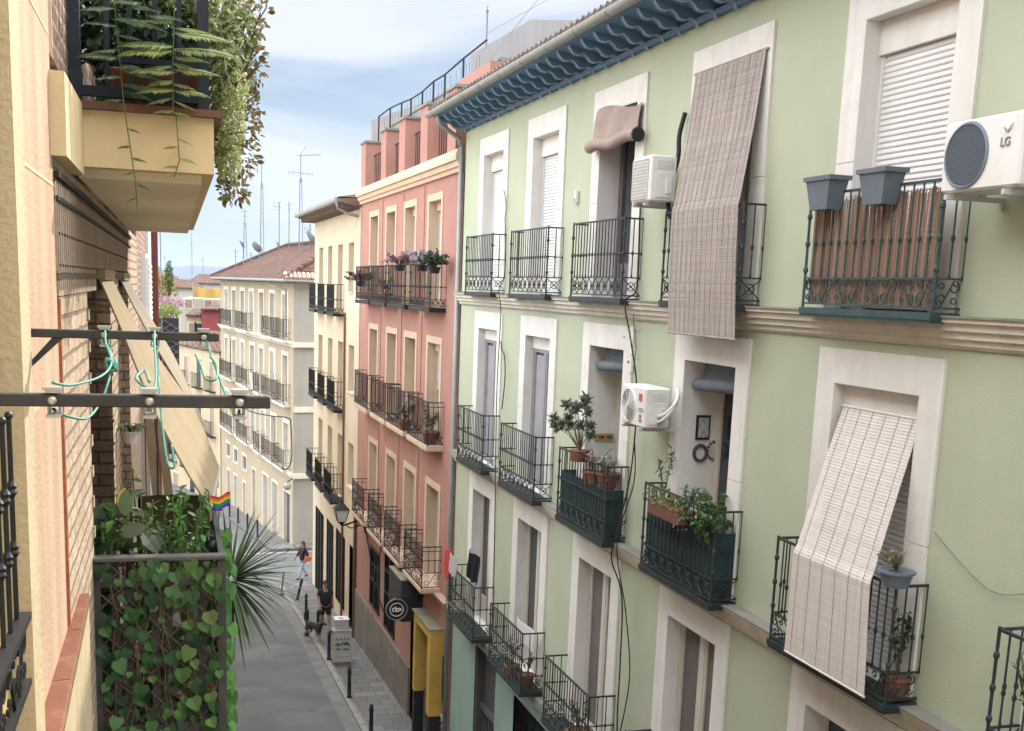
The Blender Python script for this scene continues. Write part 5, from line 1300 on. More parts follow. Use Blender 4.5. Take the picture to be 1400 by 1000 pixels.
for s0, s1 in ((5.22, 7.0), (7.9, 9.6)):
    q = ML().box(s0, s1, -.5, -.22, -2.4, -.075)
    w = build(q, 'window', mat('brown_louvre', (.12, .075, .05), .7, .2, 5), bh)
    sl = ML()
    for k in range(40): sl.box(s0+.05, s1-.05, -.222, -.205, -2.35+k*.056, -2.35+k*.056+.03)
    build(sl, 'louvre', mat('brown_louvre', (.12, .075, .05)), w)
    build(ML().box(s0, s1, -.5, .0, -12, -2.4), 'spandrel_wall', M_brick, bh)
build(ML().box(S0, S1, -6, -.5, -12, 4.5), 'room_block', M_wd, bh)
# upper wall above the balcony slab, brick darkened for the shade of the plants
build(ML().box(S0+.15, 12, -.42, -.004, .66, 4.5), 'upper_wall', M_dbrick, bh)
build(ML().box(S0, S0+.15, -.42, -.002, .66, 4.5), 'upper_wall', M_peach, bh)
# white shutters farther along the wall
ws = ML().box(13.6, 15.0, -.0, .05, -1.5, .25)
w = build(ws, 'window', M_white, bh)
sh = ML()
for a, b in ((13.65, 14.28), (14.32, 14.95)):
    sh.box(a, b, .05, .08, -1.45, .2)
    for k in range(26): sh.box(a+.05, b-.05, .08, .09, -1.4+k*.06, -1.4+k*.06+.03)
build(sh, 'shutter', M_shut, w)
build(ML().box(15.9, 17.35, .0, .03, -4, 4.2), 'white_panel', M_white, bh)
# upper balcony: slab, coping, rail
ub = build(ML().box(3.99, 10.1, .0, .50, .385, .60).box(3.92, 4.655, .0, .055, .352, .64), 'balcony', M_ylw, bh); ub['label'] = 'yellow painted upper balcony slab overhead'
# narrow the slab's near end so its face sits at s = 4.66
bpy.data.objects.remove(ub)
ubm = ML().box(4.66, 10.1, .0, .505, .385, .585)
ub = build(ubm, 'balcony', M_ylw, bh); ub['label'] = 'yellow painted balcony slab overhead, full of plants'
build(ML().box(3.93, 4.662, .0, .045, .352, .60), 'wall_band', M_ylw, ub)
build(ML().box(4.75, 10.0, .02, .46, .352, .386), 'soffit_panel', mat('bounce_lit_soffit', (.74, .62, .44), .85, .05, 2), ub)  # soffit colour lightened to carry bounced light
build(ML().box(4.63, 10.15, -.0, .535, .586, .612), 'slab_tile', mat('brown_slab_tile', (.15, .07, .05), .7, .2, 8), ub)
rl = ML()
for z0, z1 in ((.64, .675), (.765, .785), (1.60, 1.64)): rl.box(4.70, 4.735, .01, .49, z0, z1); rl.box(4.735, 10, .46, .49, z0, z1)
for t in (.02, .47): rl.box(4.69, 4.74, t-.02, t+.02, .612, 1.66)
for t in (.13, .21, .30, .385): rl.box(4.71, 4.73, t-.009, t+.009, .66, 1.6)
for k in range(34): rl.box(4.9+k*.15, 4.918+k*.15, .468, .486, .66, 1.6)
build(rl, 'railing', mat('blue_black_iron', (.02, .028, .038), .5, .2, 9, metal=.2), ub)
# planks boarding and planters on it
pln = ML().bbox(4.78, 6.0, .13, .46, .615, .76, .006)
p = build(pln, 'planter', mat('brown_planter', (.16, .06, .04), .7, .2, 9), None); tag(p, 'long brown ribbed planter box on the upper balcony', 'planter')
rb_ = ML()
for k in range(13): rb_.box(4.772, 4.785, .14+k*.025, .151+k*.025, .62, .755)
build(rb_, 'rib', mat('brown_planter', (.16, .06, .04)), p)
# lower balcony: slab and street-side railing
lb = build(ML().box(5.05, 9.6, .0, .56, -2.36, -2.2), 'balcony', mat('shade_dark_floor', (.075, .05, .04), .6, .2, 6), bh); lb['label'] = 'balcony below, behind the ivy trellis'  # floor colour darkened to stand for shade behind the trellis
rl = ML()
for z in (-1.24, -2.1): rl.box(5.2, 9.55, .53, .556, z, z+.02)
for k in range(38): rl.tube([(5.24+k*.115, .543, -2.18), (5.24+k*.115, .543, -1.23)], .007, 5)
for k in range(18): rl.tube([(5.3+k*.24+.06*math.cos(q*PI/5), .543, -1.95+.07*math.sin(q*PI/5)) for q in range(10)], .006, 4, closed=True)
build(rl, 'railing', M_iron2, lb)
build(ML().tube([(16.3, .10, -6), (16.3, .10, 4.4)], .043, 8), 'downpipe', mat('oxblood_pipe', (.13, .035, .03), .5, .15, 6), bh)
build(ML().tube([(17.6, .16, -3), (17.6, .16, 2.2)], .008, 5), 'conduit', M_grey, bh)
# awnings
def awning(near, far, label, m, val):
    n = 10; rows = []
    def interp(P, u):
        u *= len(P)-1; i = min(int(u), len(P)-2); f = u-i
        p0, p1, p2, p3 = [Vector(P[max(0, min(len(P)-1, q))]) for q in (i-1, i, i+1, i+2)]
        return .5*((2*p1)+(p2-p0)*f+(2*p0-5*p1+4*p2-p3)*f*f+(3*p1-p0-3*p2+p3)*f**3)
    for r in range(n+1):
        a, b = interp(near, r/n), interp(far, r/n)
        rows.append([a.lerp(b, c/8)+Vector((0, 0, -.018*math.sin(PI*c/8)*math.sin(PI*r/n)-.004*math.sin(c*2.3+r*.8))) for c in range(9)])
    mb = ML(); mb.sheet(rows, .008)
    o = build(mb, 'awning', m, None, smooth=False); tag(o, label, 'awning', 'window awnings on the brick house')
    a, b = Vector(rows[-1][0]), Vector(rows[-1][-1])
    build(ML().tube([a, b], .012, 6), 'front_bar', M_grey, o)
    nv = ML(); nv.sheet([[a.lerp(b, c/12)+Vector((0, .004*math.sin(c*2), -dz-.012*abs(math.sin(c*1.05)) if dz else 0)) for c in range(13)] for dz in (0, val*.5, val)], .004)
    build(nv, 'valance', m, o)
    hd = ML().box(near[0][0]-.01, far[0][0]+.01, .0, .045, near[0][2]-.01, near[0][2]+.035)
    build(hd, 'head_board', mat('awning_board', (.30, .22, .14), .8, .1, 6), o)
    return o
M_awn1 = mat('sand_canvas', (.37, .28, .165), .85, .10, 5, .35, 90, streak=.12, dirt=((.24, .18, .11), .55, 5), trans=.12); M_awn2 = mat('weathered_canvas', (.31, .25, .175), .85, .12, 4, .2, 120, dirt=((.15, .15, .15), .75, 2.5), trans=.1)
awning([(5.83, .02, -.012), (5.83, .115, -.25), (5.84, .25, -.62), (5.86, .40, -.93), (5.9, .512, -1.12)], [(6.75, .03, -.02), (6.8, .17, -.30), (6.9, .33, -.55), (6.95, .48, -.80), (6.95, .592, -1.08)], 'sand coloured canvas awning sloping out over the plant filled balcony', M_awn1, .07)
awning([(8.0, .02, -.02), (8.0, .13, -.25), (8.02, .27, -.52), (8.05, .40, -.75), (8.1, .52, -1.0)], [(9.0, .03, -.03), (9.0, .17, -.27), (9.03, .33, -.55), (9.06, .47, -.86), (9.1, .585, -1.16)], 'second greyer canvas awning farther along the brick house', M_awn2, .10)
pk = MB()
for i, (s, t0, t1, z0) in enumerate(((7.6, .15, .205, -.80), (7.6, .222, .275, -.80))):
    q = ML().add([(s+d, t+ (zz+.8)*-.09, zz) for d in (0, .03) for t, zz in ((t0, z0), (t1, z0), (t1, -2.15), (t0, -2.15))], [(0, 1, 2, 3), (7, 6, 5, 4), (0, 4, 5, 1), (1, 5, 6, 2), (2, 6, 7, 3), (3, 7, 4, 0)])
    o = build(q, 'plank', mat('grey_plank', (.28, .21, .14), .85, .12, 8), None); tag(o, ['left one of two long grey planks leaning under the awning', 'right one of two long grey planks leaning under the awning'][i], 'plank', 'planks under the awning')
    build(ML().box(s-.004, s+.002, t0+.01, t0+.016, z0-.6, z0-.02), 'nail_strip', M_iron2, o)
# folding chair
fc = thing('folding_chair', 'olive canvas folding chair back behind the balcony plants', 'chair', PL(6.5, .3, -2.2))
n = 10
build(ML().sheet([[(6.5+.03*math.sin(PI*c/n), lerp(.165, .475, c/n), z) for c in range(n+1)] for z in (-1.17, -1.24, -1.31, -1.38)], .006), 'backrest', mat('olive_canvas', (.17, .16, .09), .9, .1, 6), fc)
build(ML().box(6.5, 6.95, .165, .475, -1.76, -1.74), 'seat', mat('olive_canvas', (.11, .105, .055)), fc)
for t in (.155, .485):
    build(ML().tube([(6.50, t, -1.15), (6.52, t, -1.72), (6.95, t, -2.19)], .009, 6).tube([(6.95, t, -1.74), (6.5, t, -2.19)], .009, 6), 'leg', M_iron2, fc)
# rainbow flag on a thin stick
fs = thing('rainbow_flag', 'small rainbow flag fluttering at the lower corner of the sand awning', 'flag', PL(5.95, .50, -1.3))
build(ML().tube([(5.95, .505, -1.30), (5.96, .50, -1.07)], .003, 5), 'stick', M_sash, fs)
cols = [(.55, .03, .05), (.65, .22, .02), (.7, .55, .03), (.04, .28, .08), (.02, .16, .45), (.16, .04, .30)]
for i, c in enumerate(cols):
    z = -1.072-.012*i
    fl = ML().sheet([[(5.955+.012*math.sin(u*9+i*.3), .502+u*.11, z-dz-.02*u*math.sin(u*5)) for u in (0, .17, .33, .5, .67, .83, 1)] for dz in (0, .006, .0119)], .0)
    build(fl, 'stripe', mat('flag_%s' % ('red', 'orange', 'yellow', 'green', 'blue', 'violet')[i], c, .8, .05, 5, trans=.3), fs)

# trellis screen at the end of the lower balcony
ts = thing('trellis_screen', 'dark wooden trellis screen closing the balcony end, overgrown with ivy', 'trellis', PL(5.15, .27, -2.2))
M_tw = mat('dark_trellis_wood', (.055, .05, .045), .8, .25, 10, .3, 60); M_lat = mat('reddish_lattice', (.105, .06, .045), .8, .2, 14)
build(ML().bbox(5.12, 5.185, -.012, .557, -1.210, -1.190, .004), 'top_rail', mat('weathered_top', (.085, .078, .07), .7, .2, 14), ts)
for t in (.012, .538): build(ML().box(5.13, 5.18, t-.018, t+.018, -2.2, -1.213), 'post', M_tw, ts)
build(ML().box(5.145, 5.17, .03, .52, -1.325, -1.30), 'cross_rail', M_tw, ts); build(ML().box(5.14, 5.175, .03, .52, -2.0, -1.965), 'cross_rail', M_tw, ts)
for t in (.09, .145, .255, .31, .40, .455):
    build(ML().box(5.168, 5.18, t-.017, t+.017, -1.962, -1.326 if t not in (.09, .455) else -1.22), 'slat', M_tw, ts)
la = ML()
for k in range(-10, 9):
    for sg in (1, -1):
        pts = []
        for u in range(24):
            t = .03+.49*u/23; z = -1.6+sg*(t-.275)*1.0+k*.085
            if -1.96 < z < -1.215: pts.append((5.153+.004*sg, t, z))
        if len(pts) > 1: la.tube([pts[0], pts[-1]], .0042, 4)
build(la, 'lattice', M_lat, ts)
# ================================================================== PLANTS
def leafshape(kind):
    if kind == 'heart': return [(0, 0), (.34, -.10), (.52, .18), (.38, .55), (0, 1.0), (-.38, .55), (-.52, .18), (-.34, -.10)]
    if kind == 'oval': return [(0, 0), (.22, .22), (.28, .5), (.18, .8), (0, 1), (-.18, .8), (-.28, .5), (-.22, .22)]
    if kind == 'lance': return [(0, 0), (.12, .25), (.14, .5), (.08, .8), (0, 1), (-.08, .8), (-.14, .5), (-.12, .25)]
    if kind == 'needle': return [(0, 0), (.055, .4), (0, 1), (-.055, .4)]
    return [(0, 0), (.3, .5), (0, 1), (-.3, .5)]
def leaf(mb, p, d, nrm, size, kind='oval', fold=.18, curl=.0, rnd=random):
    """leaf blade from p along d, facing nrm, folded along its midrib"""
    p = Vector(p); d = Vector(d).normalized(); n = Vector(nrm); n = (n-d*n.dot(d))
    if n.length < 1e-4: n = d.orthogonal()
    n.normalize(); w = d.cross(n)
    S = leafshape(kind); vs = [p+d*(y*size)+w*(x*size)+n*(abs(x)*fold*size*2-curl*y*y*size) for x, y in S]
    h = len(S)//2
    mid = p+d*(.5*size)-n*(curl*.25*size)
    vs.append(mid)
    fs = [(i, (i+1) % len(S), len(S)) for i in range(len(S))]
    mb.add(vs, fs)
def rv(rnd, s=1.): return Vector((rnd.uniform(-1, 1), rnd.uniform(-1, 1), rnd.uniform(-1, 1)))*s
L_ivy = leafmat('ivy_leaf', [(.02, .05, .02), (.035, .085, .03), (.055, .13, .045), (.08, .17, .055), (.13, .24, .075), (.19, .23, .085)], .36)
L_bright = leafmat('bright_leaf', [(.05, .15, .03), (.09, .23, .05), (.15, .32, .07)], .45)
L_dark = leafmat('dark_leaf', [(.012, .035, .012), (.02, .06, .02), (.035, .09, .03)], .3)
L_mid = leafmat('mid_leaf', [(.03, .07, .02), (.06, .12, .03), (.10, .17, .05)], .4)
L_olive = leafmat('olive_leaf', [(.07, .09, .03), (.13, .16, .06), (.22, .25, .11), (.09, .12, .04)], .4)
L_autumn = leafmat('autumn_leaf', [(.05, .045, .02), (.14, .09, .04), (.20, .13, .06), (.12, .14, .04), (.18, .11, .05), (.16, .19, .06)], .4)
L_fern_lit = leafmat('sunlit_fern_leaf', [(.16, .22, .05), (.28, .35, .09), (.38, .44, .15)], .5)
L_blade = leafmat('yucca_blade', [(.04, .075, .035), (.07, .11, .045), (.11, .15, .065), (.17, .19, .10)], .3)
L_fig = leafmat('rubber_leaf', [(.03, .055, .03), (.07, .11, .05), (.12, .15, .09), (.05, .08, .04)], .25, .22)
M_stem = mat('stem', (.12, .09, .05), .8, .2, 20)
M_gstem = mat('green_stem', (.10, .14, .05), .7, .2, 20)
LW = lambda s, t, z: PL(s, t, z)

# ivy on the trellis (front) with stems
r = random.Random(11)
st = MB()
for k in range(9):
    t = .06+.055*k; z = -2.15; pts = []
    while z < -1.24: pts.append(LW(5.135, t, z)); z += .07; t += r.uniform(-.022, .024); t = max(.03, min(.52, t))
    st.tube(pts, .0028, 4)
iv = build(st, 'ivy', M_stem); tag(iv, 'ivy with heart shaped leaves climbing over the dark trellis', 'ivy')
mb = MB(); pts = []
for k in range(125):
    for _ in range(30):
        t, z = r.uniform(.02, .53), r.uniform(-2.15, -1.22)
        if all(abs(t-a)+abs(z-b) > .035 for a, b in pts): break
    pts.append((t, z)); p = LW(5.13-r.uniform(0, .05), t, z+.03)
    leaf(mb, p, Vector((r.uniform(-.55, .55), r.uniform(-.3, .05), -1)), Vector((r.uniform(-.4, .4), -1, r.uniform(.1, .7))), r.uniform(.028, .075), 'heart', r.uniform(.02, .4), r.uniform(-.1, .35))
for k in range(170):                                 # back layer, in the shade behind the slats
    leaf(mb, LW(5.19+r.uniform(0, .16), r.uniform(.02, .52), r.uniform(-2.15, -1.28)), Vector((r.uniform(-.6, .6), r.uniform(-.3, .3), -1)), Vector((r.uniform(-.5, .5), -1, r.uniform(.0, .7))), r.uniform(.05, .08), 'heart', .12, .1)
build(mb, 'leaf', L_ivy, iv)
# more leaves behind, catching the sun on the street side
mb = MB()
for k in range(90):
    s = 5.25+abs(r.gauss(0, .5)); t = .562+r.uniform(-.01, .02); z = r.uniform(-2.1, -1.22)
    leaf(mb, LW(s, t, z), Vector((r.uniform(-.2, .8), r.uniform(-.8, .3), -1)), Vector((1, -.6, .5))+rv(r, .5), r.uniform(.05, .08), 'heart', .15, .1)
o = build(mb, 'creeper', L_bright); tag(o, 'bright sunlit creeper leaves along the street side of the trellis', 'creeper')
# rubber plant and shrubs behind the trellis
rp = thing('rubber_plant', 'rubber plant with big glossy leaves at the wall end of the lower balcony', 'plant', LW(5.5, .12, -2.2))
build(MB().lathe(LW(5.5, .12, -2.2), [(.07, 0), (.09, .2), (.095, .22)], 12), 'pot', M_terra, rp)
st = MB(); mb = MB()
for k, (dt, ds, top) in enumerate(((-.03, 0, -.98), (.03, .05, -.98), (.08, -.04, -1.05), (.0, .1, -1.08))):
    a = LW(5.5, .12, -2.0); b = LW(5.5+ds, .12+dt, top); st.tube([a, a.lerp(b, .5)+Vector((.01, .02, 0)), b], .006, 5)
    for q in range(8):
        z = top-.03-.045*q; an = q*2.4+k
        d = Vector((math.cos(an), math.sin(an)*.7, .35-.12*q))
        leaf(mb, LW(5.5+ds, .12+dt, z), d, Vector((0, -.3, 1)), r.uniform(.09, .15), 'oval', .12, .25)
for t, z, d, sz in ((.03, -1.13, (-.1, -.1, 1), .13), (.13, -1.05, (.05, -.05, 1), .12), (.19, -1.12, (.8, -.2, -.5), .14), (.20, -1.12, (.6, -.4, -.7), .12), (.03, -1.14, (-.6, -.3, -.6), .12), (.10, -1.13, (.5, -.2, .2), .13)):
    leaf(mb, LW(5.33, t, z), d, (.2, -1, .5), sz, 'oval', .1, .2)
build(st, 'stem', M_stem, rp); build(mb, 'leaf', L_fig, rp)
yl = MB(); leaf(yl, LW(5.45, .115, -1.05), (.1, 0, 1), (0, -1, .2), .11, 'oval', .1)
build(yl, 'yellow_leaf', mat('yellow_leaf', (.42, .30, .03), .5, .1, 8, trans=.4), rp)
def bush(name, label, cat, base, stems, leafm, n, kind, size, spread, h, rnd, pot=None, stemm=None, droop=0., group=None, ulo=.3):
    b = thing(name, label, cat, base, group)
    base = Vector(base); z0 = 0
    if pot:
        rp_, hp, pm = pot
        build(MB().lathe(base, [(rp_*.72, 0), (rp_*.95, hp*.85), (rp_*1.08, hp*.86), (rp_*1.08, hp), (rp_*.9, hp), (rp_*.85, hp*.93)], 12), 'pot', pm, b); z0 = hp*.95
    st = MB(); mb = MB()
    for k in range(stems):
        an = rnd.uniform(0, 2*PI); rr = rnd.uniform(.2, 1)*spread
        tip = base+Vector((math.cos(an)*rr, math.sin(an)*rr, z0+h*rnd.uniform(.55, 1)-droop*rr))
        a = base+Vector((0, 0, z0)); mid = a.lerp(tip, .5)+Vector((0, 0, h*.15+droop*.3*rr))
        P = [a*(1-u)**2+mid*2*u*(1-u)+tip*u*u for u in [q/8 for q in range(9)]]
        st.tube(P, .004 if size < .08 else .006, 4)
        for q in range(max(1, n//stems)):
            u = rnd.uniform(ulo, 1)*8; i = min(int(u), 7); p = P[i].lerp(P[i+1], u-i)
            d = rv(rnd)+Vector((0, 0, .3-droop))
            leaf(mb, p, d, rv(rnd, .6)+Vector((0, 0, 1)), size*rnd.uniform(.6, 1.2), kind, rnd.uniform(.05, .25), .15)
    build(st, 'stem', stemm or M_gstem, b); build(mb, 'leaf', leafm, b)
    return b
bush('balcony_plant', 'small light green leafy plant beside the olive chair', 'plant', LW(5.45, .40, -2.2), 12, L_bright, 150, 'oval', .045, .10, 1.06, r, (.09, .2, M_terra), ulo=.72)
bush('balcony_plant', 'mid green weedy plant in the middle of the trellis top', 'plant', LW(5.4, .27, -2.2), 12, L_mid, 170, 'lance', .06, .13, 1.02, r, (.09, .2, M_terra), ulo=.72)
bush('balcony_plant', 'dark leafy plant under the corner of the sand awning', 'plant', LW(6.0, .50, -2.2), 9, L_dark, 110, 'oval', .06, .12, .98, r, (.1, .22, M_terra))
bush('balcony_plant', 'broad leaved plant close to the wall behind the trellis', 'plant', LW(5.35, .05, -2.2), 10, L_mid, 110, 'oval', .08, .10, 1.05, r, (.08, .2, M_terra), ulo=.72)
bush('balcony_plant', 'bright weedy plant with long thin stems left of the olive chair', 'plant', LW(5.6, .20, -2.2), 12, leafmat('weed_leaf', [(.10, .15, .04), (.20, .26, .08), (.30, .34, .13)], .45), 190, 'oval', .045, .13, 1.10, r, (.1, .2, M_terra), ulo=.75)
bush('balcony_plant', 'dense low green plant filling the far right corner behind the trellis', 'plant', LW(5.7, .42, -2.2), 12, L_mid, 190, 'oval', .055, .15, 1.03, r, (.1, .2, M_terra), ulo=.7)
# yucca leaning out over the street
yu = thing('yucca', 'spiky yucca leaning out over the street from the end of the trellis balcony', 'yucca', LW(6.15, .50, -2.2))
build(MB().lathe(LW(6.15, .50, -2.2), [(.075, 0), (.10, .22), (.105, .25), (.09, .25)], 12), 'pot', M_black, yu)
build(MB().tube(bez(LW(6.15, .50, -1.97), LW(6.15, .52, -1.8), LW(6.12, .57, -1.7), LW(6.1, .61, -1.58), 8), .022, 7), 'trunk', M_stem, yu)
mb = MB(); c = LW(6.1, .615, -1.55)
for k in range(120):
    an = r.uniform(0, 2*PI); el = r.uniform(-1.35, 1.3); d = Vector((math.cos(an)*math.cos(el)+.25, math.sin(an)*math.cos(el)*.8, math.sin(el)))
    d.normalize()
    if d.x < -.45: continue
    ln = r.uniform(.26, .46); w = r.uniform(.008, .013); u = d.cross(Vector((0, 0, 1))+rv(r, .3)).normalized(); sag = (.03+.14*(1-abs(d.z)))*r.uniform(.3, 1.1)
    rows = []
    for q in range(6):
        f = q/5; ww = w*(1-f**2.2)*(.55+.9*min(f*3, 1)*.5)+.0006
        p = c+d*(.03+ln*f)+Vector((0, 0, -sag*f*f)); rows.append([p-u*ww, p+Vector((0, 0, -ww*.5)), p+u*ww])
    mb.sheet(rows)
build(mb, 'blade', L_blade, yu)
# hanging fern on the wall under the awning
bush('hanging_fern', 'grey green fern hanging in a basket by the brick recess', 'plant', LW(7.4, .08, -1.0), 14, leafmat('greyfern', [(.10, .13, .07), (.2, .23, .14)], .3), 260, 'lance', .035, .13, .10, r, (.05, .07, M_white), droop=.6)
# ---- upper balcony greenery
def foliage(name, label, cat, blobs, leafm, kind, size, rnd, stems=6, root=None):
    """leafy mass: blobs of (centre, radius vec, count)"""
    st = MB(); mb = MB()
    c0 = root or blobs[0][0]
    for c, rad, n in blobs:
        c = Vector(c)
        for k in range(stems):
            e = c+Vector((rad[0]*rnd.uniform(-.8, .8), rad[1]*rnd.uniform(-.8, .8), rad[2]*rnd.uniform(-.8, .8)))
            st.tube([Vector(c0), Vector(c0).lerp(e, .5)+rv(rnd, .03), e], .003, 4)
        for k in range(n):
            v = rv(rnd)
            while v.length > 1 or v.length < .25: v = rv(rnd)
            p = c+Vector((v.x*rad[0], v.y*rad[1], v.z*rad[2]))
            leaf(mb, p, v+rv(rnd, .8)+Vector((0, 0, -.25)), rv(rnd)+Vector((.3, -.2, .7)), size*rnd.uniform(.6, 1.3), kind, rnd.uniform(.05, .3), .1)
    o = build(st, name, M_stem); tag(o, label, cat)
    build(mb, 'leaf', leafm, o)
    return o
r = random.Random(21)
foliage('balcony_shrub', 'dense leafy shrub spilling over the outer corner of the upper balcony', 'shrub', [(LW(5.5, .58, 1.05), (.13, .45, .16), 650), (LW(6.2, .62, .95), (.12, .5, .2), 450), (LW(5.2, .42, 1.12), (.12, .2, .1), 300), (LW(6.5, .64, 1.25), (.14, .6, .16), 450), (LW(5.0, .54, .90), (.07, .16, .14), 420)], leafmat('shrub_leaf', [(.05, .07, .025), (.11, .14, .045), (.22, .25, .10), (.34, .34, .18)], .45), 'oval', .034, r, root=LW(5.6, .45, .65))
foliage('trailing_plant', 'yellow green feathery plant hanging in a long curtain below the upper balcony corner', 'trailing plant', [(LW(5.15, .585, .76), (.07, .16, .10), 800), (LW(5.1, .58, .62), (.06, .16, .11), 1000), (LW(5.1, .572, .48), (.05, .14, .09), 700)], leafmat('trailing_leaf', [(.18, .22, .07), (.32, .35, .13), (.42, .43, .20), (.24, .27, .09)], .5), 'oval', .017, r, 10, root=LW(5.6, .5, .65))
foliage('trailing_vine', 'brown leaved vine dangling along the outside of the upper balcony plants', 'vine', [(LW(5.6, .715, .92), (.05, .2, .12), 90), (LW(5.6, .70, .72), (.05, .2, .11), 90), (LW(5.6, .67, .55), (.06, .2, .09), 110), (LW(5.1, .60, .36), (.06, .16, .05), 110), (LW(5.45, .71, 1.12), (.06, .2, .1), 70)], L_autumn, 'oval', .030, r, 7, root=LW(5.6, .5, .65))
foliage('balcony_shrub', 'shaded feathery shrub behind the bars of the upper balcony', 'shrub', [(LW(5.3, .14, 1.0), (.14, .25, .22), 800), (LW(5.4, .32, .95), (.14, .35, .22), 900), (LW(6.3, .25, .95), (.28, .5, .3), 1100), (LW(7.5, .25, 1.1), (.3, .7, .5), 1100)], L_dark, 'oval', .05, r, root=LW(5.3, .25, .72))  # dark leaf mass also carries the deep shade behind the bars
# asparagus fern fronds hanging outside the rail, sun and shade put into their leaf colours
def fern(label, stempts, fronds, rnd, m):
    P = [LW(*p) for p in stempts]
    o = build(MB().tube(P, .0022, 4), 'asparagus_fern', M_gstem); tag(o, label, 'fern', 'fern sprays on the upper balcony')
    mb = MB()
    for s, t, z, ang, ln in fronds:
        a = LW(s, t, z); d = Vector((math.cos(ang), rnd.uniform(-.5, .3), math.sin(ang)*.4)).normalized()
        side = d.cross(Vector((0, -.4, 1))).normalized()
        n = 30
        mb.tube([a+d*(ln*q/5)+Vector((0, 0, -.18*ln*(q/5)**2)) for q in range(6)], .0009, 3)
        for q in range(n):
            f = (q+.5)/n; p = a+d*(ln*f)+Vector((0, 0, -.18*ln*f*f)); w = ln*.36*(1-f)**.7*(.35+min(1, f*5)*.65)
            for sg in (-1, 1):
                leaf(mb, p, side*sg+d*.55+Vector((0, 0, -.2)), Vector((0, -.9, .8))+rv(rnd, .25), w*rnd.uniform(1.0, 1.6), 'needle', .0)
    build(mb, 'frond', m, o)
r = random.Random(31)
fern('asparagus fern spray in sunlit green on a bare stem in front of the upper balcony rail', [(4.62, .37, .98), (4.60, .365, .85), (4.60, .36, .72), (4.60, .36, .58)],
     [(4.6, .365, .81, .1, .25), (4.6, .365, .82, PI-.1, .2), (4.58, .37, .86, .05, .22), (4.58, .36, .80, PI+.15, .2), (4.57, .366, .735, .15, .17), (4.57, .366, .725, PI-.1, .16), (4.57, .366, .66, .1, .13), (4.57, .366, .665, PI+.1, .14), (4.6, .365, .78, .2, .13), (4.6, .36, .75, PI+.3, .11), (4.6, .36, .76, -.4, .11), (4.6, .36, .70, PI+.5, .11), (4.6, .36, .69, -.3, .09), (4.6, .36, .64, PI+.4, .10), (4.6, .36, .63, -.4, .09), (4.6, .36, .595, PI+.2, .08), (4.6, .36, .59, -.2, .07), (4.6, .37, .88, .4, .14), (4.6, .37, .9, PI-.3, .13)], r, L_fern_lit)
fern('asparagus fern spray in shaded green trailing down over the yellow slab face', [(4.62, .16, 1.0), (4.60, .175, .80), (4.58, .19, .6), (4.58, .21, .45), (4.58, .225, .33), (4.6, .23, .22)],
     [(4.6, .17, .95, .2, .17), (4.6, .17, .93, PI, .14), (4.58, .17, .89, .05, .18), (4.58, .175, .81, .1, .16), (4.58, .175, .76, PI-.1, .15), (4.58, .18, .72, .0, .15), (4.58, .185, .67, .15, .13), (4.6, .17, .87, PI-.2, .12), (4.6, .17, .84, .1, .10), (4.6, .175, .79, PI+.1, .11), (4.6, .18, .74, -.2, .10), (4.6, .18, .70, PI+.2, .09), (4.6, .19, .65, -.3, .11), (4.6, .19, .62, PI, .08), (4.58, .2, .52, -.4, .05), (4.58, .21, .46, PI+.4, .05), (4.58, .21, .42, -.3, .06), (4.58, .22, .37, PI+.5, .04), (4.58, .225, .33, -.6, .05), (4.58, .23, .28, PI+.6, .04)], r, L_mid)
fern('second fern spray straggling over the right part of the slab face', [(4.62, .37, .58), (4.58, .375, .50), (4.58, .38, .42), (4.58, .36, .36)], [(4.6, .37, .5, -.5, .06), (4.6, .375, .47, PI+.2, .06), (4.6, .38, .43, -.4, .07), (4.6, .375, .40, PI+.1, .06), (4.58, .36, .37, -.2, .05)], r, L_fern_lit)
fern('high fern spray at the top of the upper balcony rail', [(4.62, .25, 1.05), (4.62, .27, .93), (4.62, .28, .86)], [(4.62, .25, 1.0, .3, .13), (4.62, .26, .96, PI, .13), (4.62, .27, .92, .1, .14), (4.62, .27, .90, PI-.2, .12), (4.62, .3, 1.01, .1, .15)], r, L_mid)
# ---- plants on the green building's balconies
def RW(a, t, z): return FR @ Vector((a, t, z))
r = random.Random(41)
bz_ = thing('bonsai_pine', 'small bonsai like pine with needle tufts on the rail of the third middle balcony', 'plant', RW(16.05, .30, -2.45))
build(MB().lathe(RW(16.05, .30, -2.45), [(.13, 0), (.15, .14), (.16, .16), (.14, .16)], 12), 'pot', M_terra, bz_)
st = MB(); mb = MB(); base = RW(16.05, .30, -2.3)
tufts = [(.0, .05, .62), (.25, .0, .55), (-.3, .0, .58), (-.42, .02, .40), (.5, 0, .42), (.75, .0, .28), (.95, .02, .22), (-.15, .05, .38), (.2, .1, .33), (-.45, 0, .25), (1.0, .05, .35), (.05, -.1, .75), (-.2, 0, .72), (.45, .05, .62)]
for a, t, z in tufts:
    tip = RW(16.05+a, .32+t, -2.28+z); st.tube([base, base.lerp(tip, .45)+Vector((0, 0, .07)), tip], .010, 4, r1=.004)
    for q in range(60):
        d = rv(r)+Vector((0, 0, .2)); leaf(mb, tip+rv(r, .03), d, rv(r), r.uniform(.06, .13), 'lance', 0.02)
build(st, 'branch', M_stem, bz_); build(mb, 'needle', leafmat('pine_needle', [(.07, .09, .06), (.11, .13, .09), (.15, .17, .12)], .3), bz_)
bush('cactus_pot', 'terracotta pot plant in the middle of the bonsai balcony', 'pot plant', RW(15.75, .22, -2.75), 7, L_olive, 60, 'oval', .05, .13, .22, r, (.13, .2, M_terra))
